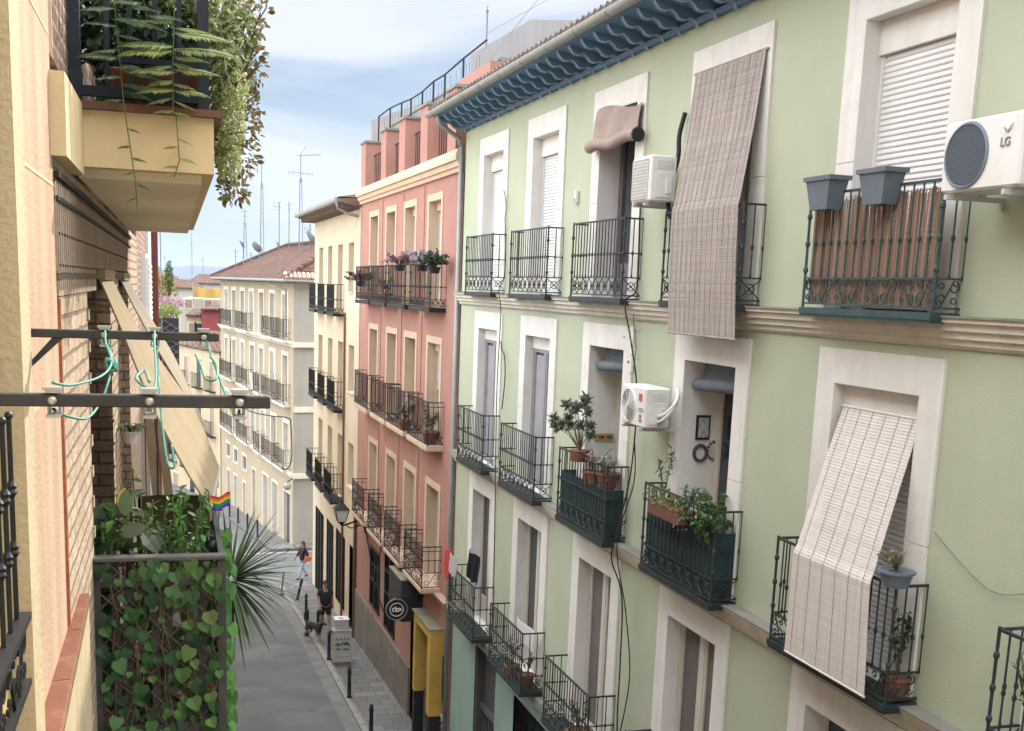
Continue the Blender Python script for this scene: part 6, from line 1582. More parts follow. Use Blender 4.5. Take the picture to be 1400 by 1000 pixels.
bush('succulent_pot', 'silvery rosette plant in a large terracotta pot at the near end of the bonsai balcony', 'pot plant', RW(15.15, .2, -2.72), 10, leafmat('silver_leaf', [(.2, .24, .19), (.34, .36, .32), (.12, .16, .1)], .2), 120, 'lance', .09, .22, .22, r, (.16, .24, M_terra))
bush('pot_plant', 'sparse flowering plant with pink blooms above the bonsai balcony rail', 'pot plant', RW(15.5, .26, -2.7), 9, leafmat('pinkish', [(.1, .13, .06), (.35, .16, .2), (.5, .36, .36), (.14, .16, .08)], .3), 90, 'oval', .05, .22, .34, r, (.12, .18, M_terra))
bush('pot_plant', 'lower terracotta pot plant seen through the side of the bonsai balcony', 'pot plant', RW(15.25, .12, -3.38), 6, L_mid, 50, 'oval', .06, .14, .2, r, (.15, .28, M_terra))
# window box and leafy plants on the ornament balcony
wbx = thing('window_box', 'long terracotta window box with trailing plants hung on the ornament balcony rail', 'window box', RW(12.55, .46, -2.62))
q = MB().bbox(12.14, 12.97, .385, .54, -2.63, -2.45, .012); build(q, 'trough', M_terra, wbx, FR)
mb = MB(); st = MB()
for k in range(330):
    a = r.uniform(12.0, 13.0); big = max(0, 1-abs(a-12.1)/.3); z = -2.45+r.uniform(-.02, .14)-r.random()**2*.34*big
    leaf(mb, RW(a, .47+r.uniform(-.1, .12), z), rv(r)+Vector((0, 0, .2)), rv(r)+Vector((-.5, -.3, .6)), r.uniform(.03, .065), 'oval', .15)
build(mb, 'leaf', L_olive, wbx)
bush('geranium', 'bushy plant with broad lobed leaves at the near end of the ornament balcony', 'pot plant', RW(11.95, .17, -3.38), 24, leafmat('geranium_leaf', [(.05, .10, .03), (.10, .18, .06), (.17, .25, .10)], .4), 300, 'heart', .085, .46, 1.02, r, (.12, .2, M_terra), ulo=.6)
bush('thin_sapling', 'thin sapling rising against the green wall behind the window box', 'pot plant', RW(13.35, .15, -2.75), 5, L_mid, 60, 'lance', .075, .16, .75, r, (.1, .2, M_terra))
bush('blue_green_plant', 'blue green leafy plant between the window box and the geranium', 'pot plant', RW(12.6, .2, -2.75), 9, leafmat('bluegreen', [(.05, .09, .08), (.1, .15, .13)], .3), 100, 'lance', .08, .22, .34, r, (.12, .2, M_terra))
vn = MB(); mb = MB(); P = [RW(14.9-.02*k, .05+.02*math.sin(k), -.1-.12*k) for k in range(9)]
vn.tube(P, .006, 4)
v = build(vn, 'dry_creeper', M_stem); tag(v, 'dry creeper wisp hanging on the black cable under the stone course', 'creeper')
for k in range(60): leaf(mb, P[r.randrange(9)]+rv(r, .12), rv(r), rv(r), r.uniform(.03, .06), 'lance', .1)
build(mb, 'leaf', L_mid, v)
# pots on the teal balcony rail and on the nearest middle balcony
M_potg = mat('slate_pot', (.13, .16, .19), .55, .08, 5)
for a, rr, l in ((9.84, .23, 'slate grey flower pot hung on the far end of the teal rail'), (8.98, .22, 'slate grey flower pot hung in the middle of the teal rail')):
    p = MB()
    for (w0, w1, z0, z1) in ((.62, .86, -.30, -.04), (.98, 1.0, -.04, .0)):
        p.add([(a+sx*rr*w, .345+sy*.12*w, 1.145+z) for w, z in ((w0, z0), (w1, z1)) for sx, sy in ((-1, -1), (1, -1), (1, 1), (-1, 1))], [(3, 2, 1, 0), (4, 5, 6, 7)]+[(k, (k+1) % 4, 4+(k+1) % 4, 4+k) for k in range(4)])
    o = build(p, 'flower_pot', M_potg, None, FR); tag(o, l, 'flower pot', 'slate pots on the teal balcony')
    build(MB().box(a-.1, a+.1, .215, .26, 1.06, 1.10), 'hook', M_iron2, o, FR)
bush('window_sill_plant', 'plant with pinkish flowers in a slate trough on the rail beside the white blind', 'pot plant', RW(8.26, .32, -2.36), 14, leafmat('pinkgreen', [(.08, .11, .05), (.28, .14, .12), (.14, .16, .08), (.4, .3, .22)], .3), 130, 'oval', .045, .17, .17, r, (.15, .14, M_potg))
bush('trough_plant', 'dark plant growing up inside the near end of the nearest middle balcony', 'pot plant', RW(8.35, .15, -3.4), 10, L_dark, 120, 'oval', .06, .2, .62, r, (.13, .2, M_terra))
bush('edge_plant', 'weedy plant inside the balcony cut off by the right edge of the picture', 'pot plant', RW(6.65, .18, -3.4), 10, L_mid, 120, 'lance', .07, .2, .75, r, (.14, .2, M_terra))
# lower row balconies
bush('lower_plant', 'green plant in a terracotta tub on the third lower balcony', 'pot plant', RW(15.6, .25, L1), 10, L_mid, 100, 'lance', .09, .25, .5, r, (.2, .26, M_terra))
tr_ = build(MB().bbox(14.95, 15.75, .12, .36, L1+.01, L1+.22, .015), 'trough', M_terra, None, FR); tag(tr_, 'long terracotta trough on the third lower balcony', 'planter')
build(MB().box(14.98, 15.72, .14, .34, L1+.2, L1+.222), 'soil', M_stem, tr_, FR)
bush('red_flower_plant', 'small red flowering plant on the second lower balcony', 'pot plant', RW(18.9, .3, L1), 8, leafmat('redflower', [(.05, .09, .03), (.4, .05, .05), (.08, .12, .04)], .3), 80, 'oval', .06, .16, .62, r, (.14, .22, M_terra))
bush('dark_pot_plant', 'dark plant at the near end of the second lower balcony', 'pot plant', RW(18.35, .2, L1), 8, L_dark, 80, 'oval', .06, .16, .4, r, (.14, .22, M_terra))
wc = MB().sheet([[(18.4+x, .25+.08*math.sin(x*8), z+.06*math.sin(x*5)) for x in (-.3, -.15, 0, .15, .3)] for z in (L1+1.1, L1+1.0, L1+.75)], .01)
o = build(wc, 'white_cloth', M_shut, None, FR); tag(o, 'white cloth billowing over the second lower balcony rail', 'cloth')
# laundry on the farthest lower balcony
def cloth(a0, a1, t, z0, z1, col, nm, l, rr):
    mb = MB().sheet([[(lerp(a0, a1, c/8)+.03*math.sin(z*3), t+.035*math.sin(c*1.4+z*5), z+.03*math.sin(c*.9)) for c in range(9)] for z in [lerp(z1, z0, q/6) for q in range(7)]], .012)
    o = build(mb, 'laundry', mat(nm, col, .9, .08, 6), None, FR); tag(o, l, 'laundry', 'washing on the farthest lower balcony'); return o
cloth(22.75, 23.1, .50, L1+.80, L1+1.42, (.62, .10, .09), 'red_cloth', 'red garment drying over the rail of the farthest lower balcony', r)
cloth(22.25, 22.7, .49, L1+.95, L1+1.38, (.62, .58, .60), 'pale_cloth', 'white garment drying beside the red one', r)
cloth(21.6, 22.3, .22, L1+.95, L1+1.55, (.016, .016, .018), 'black_cloth', 'black garment hanging behind the white one', r)
# pink building: flower boxes
for i, (a, z, c, l) in enumerate(((29.0, .62, [(.06, .08, .05), (.40, .16, .30), (.55, .30, .45), (.05, .09, .04)], 'pink flower box on the third upper pink house balcony'),
                     (26.5, .60, [(.55, .55, .58), (.14, .10, .28), (.6, .6, .6), (.05, .08, .05)], 'white and violet flower box on the nearest upper pink house balcony'),
                     (25.3, .55, [(.02, .04, .02), (.05, .08, .04), (.07, .09, .05)], 'dark green plant at the near end of the upper pink house balcony'),
                     (34.6, .2, [(.05, .03, .04), (.14, .05, .09), (.04, .05, .03)], 'dark purple plant bulging over the farthest upper pink house balcony'))):
    q = bush('flower_box', l, 'flower box', RW(a, .38, z-.25), 30, leafmat('flower_%s' % ('pink', 'white', 'green', 'purple')[i], c, .3), 600, 'oval', .085, .55 if i != 3 else .7, .42, r, (.14, .14, M_black), droop=.35)
bush('pot_plant', 'white flowering plant on the third middle pink house balcony', 'pot plant', RW(28.6, .25, -3.55), 12, leafmat('flower_mix', [(.03, .06, .03), (.05, .08, .04), (.5, .45, .45)], .3), 140, 'oval', .09, .35, .45, r, (.18, .25, M_terra))
bush('pot_plant', 'dark green plant in a terracotta pot on the nearest middle pink house balcony', 'pot plant', RW(26.0, .2, -3.55), 12, L_dark, 140, 'lance', .11, .32, .5, r, (.2, .3, M_terra))
bush('pot_plant', 'dark plant on the far end of the upper pink house balconies', 'pot plant', RW(31.6, .2, -.45), 10, L_dark, 100, 'oval', .09, .3, .5, r, (.18, .25, M_terra))
# screened balcony farther along our side, with flowers on top
sb = thing('screened_balcony', 'dark lattice screened balcony box with flowers on top, far down the left wall', 'balcony screen', PL(20, .2, -6))
M_mesh = mat('dark_mesh_panel', (.06, .062, .07), .7, .2, 6)
build(ML().box(19.0, 19.04, -.02, .40, -2.6, -.62).box(19.04, 24, .37, .40, -2.6, -.62).box(19, 24, -.02, .40, -2.75, -2.6), 'panel', M_mesh, sb)
la = ML()
for k in range(26):
    for sg in (-1, 1):
        z = -2.7+.12*k; pts = [(18.985, t, z+sg*(t-.19)*.7) for t in (0, .1, .2, .3, .395) if -2.58 < z+sg*(t-.19)*.7 < -.64]
        if len(pts) > 1: la.tube(pts, .009, 4)
build(la, 'lattice', mat('lattice_grey', (.20, .20, .21), .6), sb)
r = random.Random(51)
foliage('flower_bed', 'yellow green and pink flowers on top of the lattice screened balcony', 'flowers', [(LW(19.3, .2, -.52), (.22, .3, .10), 420)], leafmat('lime', [(.16, .24, .04), (.30, .36, .08), (.10, .18, .03)], .4), 'oval', .05, r, 8, LW(19.3, .2, -.62))
foliage('flower_bed', 'mauve flowers along the back of the lattice screened balcony', 'flowers', [(LW(20.2, .24, -.42), (.24, .3, .09), 320)], leafmat('mauve', [(.35, .14, .28), (.5, .28, .45), (.2, .2, .1)], .4), 'oval', .045, r, 8, LW(20.2, .2, -.62))
foliage('orange_shrub', 'orange and green shrub beyond the lattice screened balcony', 'shrub', [(LW(23, .14, -.25), (.26, .4, .28), 520), (LW(23, .06, -.02), (.18, .3, .16), 240)], leafmat('orangeleaf', [(.10, .12, .03), (.32, .20, .06), (.24, .24, .07), (.36, .14, .06)], .4), 'oval', .06, r, 8, LW(23, .15, -.7))
foliage('cypress', 'slim dark green cypress next to the oxblood downpipe', 'tree', [(LW(21.5, .0, -.15), (.06, .08, .45), 800)], L_mid, 'lance', .05, r, 5, LW(21.5, .0, -.7))
foliage('cypress', 'slim sunlit cypress right of the first one', 'tree', [(LW(22, .25, .0), (.05, .08, .30), 650)], L_mid, 'lance', .05, r, 5, LW(22, .25, -.6))
build(ML().box(19.0, 46, -6, -.02, -13, -.66), 'wall_block', M_ylw, sb)
# ================================================================== BEYOND: houses down the street, city, hills, aerials
def simple_house(name, label, corners, z0, z1, wm, roof=None, windows=None, rz=1.2, over=.3, cat='building'):
    """corners: 4 ground points, street side first two"""
    P = [Vector((x, y, 0)) for x, y in corners]; c = sum(P, Vector())/4
    h = thing(name, label, cat, (c.x, c.y, z0))
    build(MB().add([(p.x, p.y, z) for z in (z0, z1) for p in P], [(3, 2, 1, 0), (4, 5, 6, 7)]+[(k, (k+1) % 4, 4+(k+1) % 4, 4+k) for k in range(4)]), 'wall', wm, h)
    if roof:
        E_ = [c+(p-c)*(1+over/max((p-c).length, .1)) for p in P]; ra, rb = (P[0]+P[3])/2, (P[1]+P[2])/2
        ra, rb = ra.lerp(rb, .18), rb.lerp(ra, .18)
        vs = [(p.x, p.y, z1+.02) for p in E_]+[(p.x, p.y, z1+.14) for p in E_]+[(ra.x, ra.y, z1+rz), (rb.x, rb.y, z1+rz)]
        build(MB().add(vs, [(3, 2, 1, 0), (0, 1, 5, 4), (1, 2, 6, 5), (2, 3, 7, 6), (3, 0, 4, 7), (4, 5, 9, 8), (5, 6, 9), (6, 7, 8, 9), (7, 4, 8)]), 'roof', roof, h)
    if windows:
        for side, rows in windows:
            a, b = P[side], P[(side+1) % 4]; d = (b-a); L = d.length; d.normalize(); Fh = frame(a.x, a.y, d.x, d.y)
            s = -1 if ((Fh @ Vector((L/2, 1, 0)))-c).length < ((Fh @ Vector((L/2, -1, 0)))-c).length else 1
            for z, hh, ww, xs, bal in rows:
                for x in xs:
                    f = build(MB().box(x-ww/2-.1, x+ww/2+.1, min(0, s*.03), max(0, s*.03), z-.06, z+hh+.1), 'window', M_cornice, h, Fh)
                    build(MB().box(x-ww/2, x+ww/2, min(s*.02, s*.035), max(s*.02, s*.035), z, z+hh), 'pane', M_tansh if int(x*7) % 3 else M_glass, f, Fh)
                    if bal:
                        g = MB().box(x-ww/2-.3, x+ww/2+.3, min(0, s*.34), max(0, s*.34), z-.1, z-.02)
                        for k in range(9): g.tube([(x-ww/2-.28+k*(ww+.56)/8, s*.32, z-.02), (x-ww/2-.28+k*(ww+.56)/8, s*.32, z+.95)], .016, 4)
                        g.box(x-ww/2-.3, x+ww/2+.3, min(s*.30, s*.34), max(s*.30, s*.34), z+.93, z+.97)
                        build(g, 'balcony', M_rail_p, h, Fh)
    return h
def px(u, v, y):      # viewing-ray helper in metres: where a sight line meets depth y (street frame)
    dx = (u-240)/1592; return ((.0227+dx*.985)*y, -(v-379)/1592*y*1.0)
M_rt2 = tilemat('city_tiles', (.07, .042, .035), (.17, .11, .09), (1, 0, 0), .3)
M_wall1 = mat('buff_wall', (.52, .42, .28), .9, .06, .8, streak=.1); M_wall2 = mat('ochre_wall', (.52, .35, .16), .9, .06, .8, streak=.1); M_wall3 = mat('chalk_wall', (.46, .435, .39), .9, .06, .8, streak=.1); M_red = mat('oxide_wall', (.28, .06, .055), .85, .06, 1.)
# buff terrace continuing past the cream block as the street bends left
x0, y0 = wpt(21.25, .05)
x1, y1 = x0-4.4, y0+16
dv = Vector((x1-x0, y1-y0, 0)).normalized(); nr = Vector((dv.y, -dv.x, 0))
q = [(x0, y0), (x1, y1), (x1+nr.x*8, y1+nr.y*8), (x0+nr.x*8, y0+nr.y*8)]
rowsw = [(-7.3, 1.9, .9, (1.6, 4.3, 7.2, 10.4, 13.8), True), (-10.3, 1.9, .9, (1.6, 4.3, 7.2, 10.4, 13.8), True), (-13.2, 1.7, .9, (1.6, 4.3, 7.2, 10.4, 13.8), True), (-15.6, 1.5, 1.1, (2.5, 6, 10, 13.8), False)]
simple_house('buff_terrace_house', 'buff terrace with small balconies just past the cream corner block, lower roof', q, -17.5, -4.75, M_wall1, M_rt2, [(0, rowsw)], .9)
x2, y2 = x1-5.5, y1+16
dv = Vector((x2-x1, y2-y1, 0)).normalized(); nr = Vector((dv.y, -dv.x, 0))
simple_house('ochre_terrace_house', 'ochre terrace beyond the buff one at the bend of the street', [(x1, y1), (x2, y2), (x2+nr.x*9, y2+nr.y*9), (x1+nr.x*9, y1+nr.y*9)], -19, -6.2, M_wall2, M_rt2, [(0, [(-8.7, 1.8, .9, (2, 5, 8, 11, 14), True), (-11.9, 1.8, .9, (2, 5, 8, 11, 14), True), (-15, 1.6, .9, (2, 5, 8, 11, 14), False)])], 1.0)
# houses stepping up behind
def block(name, label, u0, u1, vt, y, dep, zb, wm, roof=None, rz=1., win=None, cat='building'):
    xa, zt = px(u0, vt, y); xb, _ = px(u1, vt, y)
    return simple_house(name, label, [(xa, y), (xb, y), (xb+dep*.12, y+dep), (xa+dep*.12, y+dep)], zb, zt, wm, roof, win, rz)
block('buff_gable_house', 'small buff house with pale shutters left of the oxide red wall', 253, 272, 428, 96, 8, -16, M_wall1, M_rt2, .5, [(0, [(-5.0, 1.5, .45, (.4, .95), False)])])
block('red_walled_house', 'house with an oxide red side wall and a dark tiled roof', 272.5, 304, 420, 95, 9, -16, M_red, M_rt2, .35)
block('white_parapet_house', 'white rendered house with a roof terrace behind the red wall', 247, 304, 405, 108, 10, -16, M_wall3, None, 1, [(0, [(-2.6, .7, .6, (.6, 2.3), False)])])
xa, za = px(262, 389, 107); xb, zb_ = px(303, 404, 107)
tp = MB().sheet([[(lerp(xa, xb, c/10), 107+.25*math.sin(c*1.3), lerp(za, zb_, q/5)-.18*math.sin(PI*c/10)*(1-q/5)) for c in range(11)] for q in range(6)], .02)
o = build(tp, 'shade_cloth', mat('yellow_tarpaulin', (.56, .36, .10), .8, .08, .6)); tag(o, 'yellow tarpaulin shade stretched over the white roof terrace', 'shade cloth')
pm = MB()
for u in (262, 303): 
    xx, zz = px(u, 388, 107); pm.tube([(xx, 107, -2.2), (xx, 107, zz+.1)], .05, 5)
build(pm, 'pole', M_grey, o)
block('brown_roofed_house', 'house with a broad brown tiled roof beyond the terrace', 222, 262, 393, 135, 14, -20, M_wall3, M_rt2, 1.0)
block('brown_roofed_house', 'house with a dark red tiled roof left of the white terrace', 210, 240, 389, 150, 12, -20, M_wall1, M_rt2, 1.1)
block('brown_roofed_house', 'grey walled house with a peaked roof right of the broad brown roof', 256, 300, 386, 170, 14, -22, M_wall3, M_rt2, 1.4)
r = random.Random(61)
city_lbl = ['pale', 'buff', 'white', 'ochre', 'grey']
for k in range(26):
    y = r.uniform(220, 700); u = r.uniform(195, 330); w = r.uniform(6, 14); xa, _ = px(u, 379, y); zt = -r.uniform(1.5, 7)-y*.008
    o = simple_house('distant_house', 'tiny far off city house below the hills', [(xa, y), (xa+w, y), (xa+w, y+w), (xa, y+w)], -34, zt, (M_wall1, M_wall2, M_wall3)[k % 3], M_rt2 if k % 4 else None, None, 1.6)
    o['group'] = 'far off city houses'
# tree masses far away and hills
hl = MB()
def ridge(y, h, x0, x1, sd, base):
    rows = []
    for j, (f, dy) in enumerate(((0, -500), (.55, -220), (1, 0), (.9, 300), (0, 900))):
        rows.append([(lerp(x0, x1, i/90), y+dy, base+f*h*(.72+.5*mnoise.noise(Vector((i*.13, sd, 0)))+.18*mnoise.noise(Vector((i*.55, sd, 3))))) for i in range(91)])
    hl.sheet(rows)
ridge(4200, 128, -3500, 4500, 1.3, -32); ridge(3000, 74, -2500, 3200, 7.7, -32)
tag(build(hl, 'hills', mat('wooded_hills', (.04, .055, .045), .95, .35, .006)), kind='structure')
for k in range(14):
    y = r.uniform(900, 1900); xa, _ = px(r.uniform(190, 330), 379, y); w = r.uniform(15, 40)
    b = build(MB().box(xa, xa+w, y, y+w, -33, -33+r.uniform(18, 34)).box(xa+w*.2, xa+w*.5, y+w*.2, y+w*.5, -10, -33+r.uniform(34, 37)), 'distant_block', M_wall3); tag(b, 'pale block on the plain in front of the hills', 'building', 'pale blocks on the plain')

# aerials and dishes
M_mast = mat('mast_grey', (.20, .21, .22), .5, .1, 3, metal=.4)
def aerial(u, v0, v1, y, label, kind='mast', lat=False):
    x, zt = px(u, v0, y); _, zb = px(u, v1, y)
    x += (.0)
    a = thing('aerial', label, 'aerial', (x, y, zb), 'roof aerials')
    H = zt-zb
    m = MB()
    if lat:
        for k in range(3): m.tube([(x+.13*math.cos(k*2.09), y+.13*math.sin(k*2.09), zb), (x+.06*math.cos(k*2.09), y+.06*math.sin(k*2.09), zb+H*.75)], .018, 4)
        for k in range(int(H/.35)): m.tube([(x-.11, y, zb+k*.26), (x+.11, y+.05, zb+k*.26+.2)], .010, 3)
        m.tube([(x, y, zb+H*.7), (x, y, zt)], .022, 5)
    else: m.tube([(x, y, zb), (x, y, zt)], .026, 5)
    build(m, 'mast', M_mast, a)
    el = MB()
    if kind == 'yagi':
        el.tube([(x-.2, y, zt-.12), (x+1.05, y+.1, zt+.02)], .016, 4)
        for k in range(9): el.tube([(x-.1+k*.13, y-.2, zt-.1+k*.015), (x-.1+k*.13, y+.2, zt-.1+k*.015)], .008, 3)
        el.tube([(x+.0, y, zt-.05), (x+.28, y, zt+.4)], .012, 4)
        el.tube([(x-.65, y, zt-.95), (x+.65, y, zt-1.0)], .014, 4)
        for k in range(6): el.tube([(x-.6+k*.24, y, zt-1.12), (x-.6+k*.24, y, zt-.84)], .007, 3)
    elif kind == 'panel':
        for k in range(4): el.tube([(x-.3, y, zt-.05-k*.12), (x+.1, y, zt-.02-k*.12)], .009, 3)
        el.tube([(x-.3, y, zt+.1), (x-.3, y, zt-.5)], .009, 3); el.tube([(x-.3, y, zt-.2), (x+.1, y, zt-.3)], .012, 3)
    else:
        el.tube([(x-.25, y, zt-.15), (x+.25, y, zt-.15)], .010, 3); el.tube([(x-.15, y, zt-.4), (x+.15, y, zt-.4)], .010, 3)
    build(el, 'element', M_mast, a)
    return a
def dish(u, v, y, rad, ang, label):
    x, z = px(u, v, y); d = thing('satellite_dish', label, 'satellite dish', (x, y, z-.9), 'roof satellite dishes')
    R = Matrix.Rotation(ang, 3, 'Z') @ Matrix.Rotation(-.5, 3, 'X')
    vs = []; fs = []; n = 14
    for i in range(5):
        for k in range(n):
            q = rad*i/4+.01; vs.append(Vector((x, y, z))+R @ Vector((q*math.cos(2*PI*k/n), .35*q*q/rad, q*math.sin(2*PI*k/n))))
    for i in range(4):
        for k in range(n): fs.append((i*n+k, i*n+(k+1) % n, (i+1)*n+(k+1) % n, (i+1)*n+k))
    build(MB().add(vs, fs), 'reflector', mat('dish_grey', (.10, .105, .11), .6, .1, 4), d); 
    f = Vector((x, y, z))+R @ Vector((0, .55*rad*1.6, -.1))
    build(MB().tube([Vector((x, y, z))+R @ Vector((0, 0, -rad)), f], .014, 4).tube([(x, y, z-.9), (x, y, z), Vector((x, y, z))+R @ Vector((0, .02, 0))], .022, 5), 'arm', M_mast, d)
Y = 66.
aerial(402, 214, 338, 63, 'tall lattice aerial with a long yagi pointing right, rightmost over the tiled roof', 'yagi', True)
aerial(351, 222, 352, 66, 'very tall guyed lattice mast rising to the balcony vine', 'mast', True)
aerial(374, 277, 342, 67, 'aerial with a small grid panel on the tiled roof', 'panel')
aerial(387, 276, 340, 67, 'plain thin aerial right of the grid panel aerial', 'mast')
aerial(329, 288, 358, 68, 'thin lattice aerial left of the very tall mast', 'mast', True)
aerial(317, 340, 366, 70, 'short aerial on the far end of the tiled roof', 'mast')
aerial(337, 343, 358, 68, 'small stub aerial between the two dishes', 'mast')
aerial(415, 303, 336, 60, 'short aerial by the yellow eave', 'panel')
aerial(260.5, 318, 384, 140, 'tall thin far off mast left of the tiled roof', 'mast', True)
aerial(227, 352, 380, 150, 'far off mast on the dark red roof', 'panel')
aerial(275, 352, 388, 120, 'dark far off aerial pole with a boxy head behind the yellow tarpaulin', 'panel')
dish(327, 331, 68, .26, 1.2, 'edge on satellite dish on the left mast'); dish(347, 334, 66, .33, .6, 'open satellite dish in the middle of the tiled roof'); dish(373, 328, 66.5, .26, 1.35, 'narrow satellite dish by the grid panel aerial'); dish(421, 318, 60, .42, .9, 'tilted dish by the yellow eave')
# aerial and wires behind the green roof
m = thing('aerial', 'short aerial standing above the grey party wall', 'aerial', (9.05, 32.6, 6.55), 'roof aerials')
build(MB().tube([(9.05, 32.6, 6.5), (9.05, 32.6, 7.6)], .025, 5), 'mast', M_mast, m); build(MB().lathe((9.05, 32.6, 7.45), [(.03, 0), (.05, .05), (.03, .1)], 6), 'element', M_mast, m)
m = thing('aerial', 'thin twin rod aerial above the green roof at the top edge of the picture', 'aerial', (9.6, 22.6, 4.1), 'roof aerials')
build(MB().tube([(9.6, 22.6, 4.0), (9.6, 22.6, 6.4)], .02, 5).tube([(9.7, 22.6, 4.0), (9.7, 22.6, 6.0)], .015, 5), 'mast', M_mast, m)
wr = MB().tube([(8.0, 30.6, 5.05), (9.1, 30, 6.6), (11.5, 29, 9.8)], .009, 4); o = build(wr, 'guy_wire', M_mast); tag(o, 'faint guy wire climbing from the terrace railing', 'wire')
wr = MB().tube([(9.05, 32.6, 6.9), (12, 30, 8.6)], .008, 4); o = build(wr, 'guy_wire', M_mast); tag(o, 'faint guy wire running right above the party wall', 'wire')
# ================================================================== SKY, SUN, CAMERA
EL, AZ = math.radians(SUN_EL), math.radians(SUN_AZ)     # azimuth from +Y towards +X
world = bpy.data.worlds.new('World'); scene.world = world; world.use_nodes = True
nt = world.node_tree; N = nt.nodes; L = nt.links
bgd = N['Background']; bgd.inputs['Strength'].default_value = SKY
sky = N.new('ShaderNodeTexSky'); sky.sky_type = 'NISHITA'; sky.sun_disc = False; sky.sun_elevation = EL; sky.sun_rotation = AZ
sky.altitude = 650; sky.air_density = 1.0; sky.dust_density = .4; sky.ozone_density = 1.5
tc = N.new('ShaderNodeTexCoord'); mp = N.new('ShaderNodeMapping'); mp.inputs['Scale'].default_value = (1.0, 1.0, 3.4); mp.inputs['Location'].default_value = CLOUD_LOC
mp.inputs['Rotation'].default_value = (0, math.radians(14), 0)
L.new(tc.outputs['Generated'], mp.inputs[0])
n1 = N.new('ShaderNodeTexNoise'); n1.inputs['Scale'].default_value = 2.6; n1.inputs['Detail'].default_value = 9; n1.inputs['Roughness'].default_value = .52; n1.inputs['Distortion'].default_value = .5
L.new(mp.outputs[0], n1.inputs['Vector'])
cr = N.new('ShaderNodeMapRange'); cr.interpolation_type = 'SMOOTHSTEP'; cr.inputs['From Min'].default_value = CL0; cr.inputs['From Max'].default_value = CL1; cr.inputs['To Max'].default_value = .95
L.new(n1.outputs['Fac'], cr.inputs['Value'])
# the cloud deck is thin and blue near the horizon down the street, brightened overhead and to the west as added fill for the shaded walls
sp = N.new('ShaderNodeSeparateXYZ'); L.new(tc.outputs['Generated'], sp.inputs[0])
hi = N.new('ShaderNodeMapRange'); hi.interpolation_type = 'SMOOTHSTEP'; hi.inputs['From Min'].default_value = .30; hi.inputs['From Max'].default_value = .55; L.new(sp.outputs['Z'], hi.inputs['Value'])
we = N.new('ShaderNodeMapRange'); we.interpolation_type = 'SMOOTHSTEP'; we.inputs['From Min'].default_value = .35; we.inputs['From Max'].default_value = .8
ng = N.new('ShaderNodeMath'); ng.operation = 'MULTIPLY'; ng.inputs[1].default_value = -1; L.new(sp.outputs['X'], ng.inputs[0]); L.new(ng.outputs[0], we.inputs['Value'])
mxx = N.new('ShaderNodeMath'); mxx.operation = 'MAXIMUM'; L.new(hi.outputs[0], mxx.inputs[0]); L.new(we.outputs[0], mxx.inputs[1])
cc = N.new('ShaderNodeMix'); cc.data_type = 'RGBA'; cc.inputs['A'].default_value = CLOUD_LOW; cc.inputs['B'].default_value = CLOUD_FILL; L.new(mxx.outputs[0], cc.inputs[0])
cv = N.new('ShaderNodeMath'); cv.operation = 'MAXIMUM'; L.new(cr.outputs[0], cv.inputs[0])
m8 = N.new('ShaderNodeMath'); m8.operation = 'MULTIPLY'; m8.inputs[1].default_value = .85; L.new(mxx.outputs[0], m8.inputs[0]); L.new(m8.outputs[0], cv.inputs[1])
mx = N.new('ShaderNodeMix'); mx.data_type = 'RGBA'
dm = N.new('ShaderNodeMix'); dm.data_type = 'RGBA'; dm.blend_type = 'MULTIPLY'; dm.inputs[0].default_value = 1; dm.inputs['B'].default_value = SKY_TINT; L.new(sky.outputs[0], dm.inputs['A'])
hz = N.new('ShaderNodeMapRange'); hz.interpolation_type = 'SMOOTHSTEP'; hz.inputs['From Min'].default_value = .16; hz.inputs['From Max'].default_value = -.02; hz.inputs['To Max'].default_value = .8; L.new(sp.outputs['Z'], hz.inputs['Value'])
hm = N.new('ShaderNodeMix'); hm.data_type = 'RGBA'; hm.inputs['B'].default_value = HORIZON; L.new(hz.outputs[0], hm.inputs[0]); L.new(dm.outputs['Result'], hm.inputs['A'])
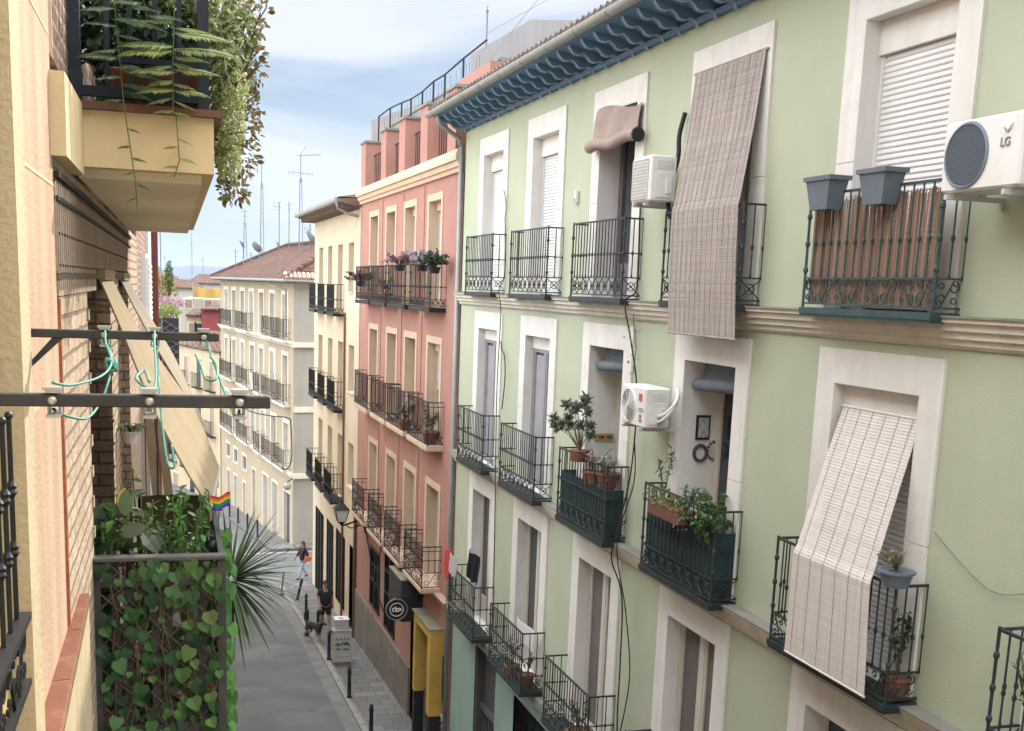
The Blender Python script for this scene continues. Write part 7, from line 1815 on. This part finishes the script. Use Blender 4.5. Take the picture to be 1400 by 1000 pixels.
L.new(cv.outputs[0], mx.inputs[0]); L.new(hm.outputs['Result'], mx.inputs['A']); L.new(cc.outputs['Result'], mx.inputs['B']); L.new(mx.outputs['Result'], bgd.inputs['Color'])
sl = bpy.data.lights.new('sun', 'SUN'); sl.energy = SUN; sl.angle = math.radians(.5); sl.color = (1, .93, .82)
so = bpy.data.objects.new('sun', sl); COL.objects.link(so)
sd = Vector((math.sin(AZ)*math.cos(EL), math.cos(AZ)*math.cos(EL), math.sin(EL)))
so.rotation_euler = (-sd).to_track_quat('-Z', 'Y').to_euler(); so.location = sd*60
cam = bpy.data.cameras.new('camera'); co = bpy.data.objects.new('camera', cam); COL.objects.link(co)
cam.sensor_width = 36; cam.sensor_fit = 'HORIZONTAL'; cam.lens = 36*1592/1400; cam.shift_x = (700-693)/1400; cam.shift_y = (696-500)/1400
cam.clip_start = .05; cam.clip_end = 20000
RX = Vector((.95609656, -.2905718, .03804458)); DY = Vector((-.01788211, -.18742765, -.98211563)); FZ = Vector((.29250571, .93831706, -.18439497))
co.matrix_world = Matrix(((RX.x, -DY.x, -FZ.x, 0), (RX.y, -DY.y, -FZ.y, 0), (RX.z, -DY.z, -FZ.z, 0), (0, 0, 0, 1)))
scene.camera = co
vs = scene.view_settings; vs.view_transform = 'Standard'; vs.look = 'None'; vs.exposure = EXPO; vs.gamma = 1; vs.use_curve_mapping = False
scene.cycles.max_bounces = 8; scene.cycles.diffuse_bounces = 5; scene.cycles.use_denoising = True
# the air between us and the hills
hzb = MB().box(-6300, 6300, -400, 9300, -36, 120)
hm_ = bpy.data.materials.new('hazy_air'); hm_.use_nodes = True
n_ = hm_.node_tree; n_.nodes.remove(n_.nodes['Principled BSDF']); pv = n_.nodes.new('ShaderNodeVolumePrincipled')
pv.inputs['Density'].default_value = HAZE; pv.inputs['Color'].default_value = (.42, .52, .72, 1); pv.inputs['Anisotropy'].default_value = .2
n_.links.new(pv.outputs[0], n_.nodes['Material Output'].inputs['Volume'])
hz_ = build(hzb, 'haze', hm_); tag(hz_, kind='stuff')
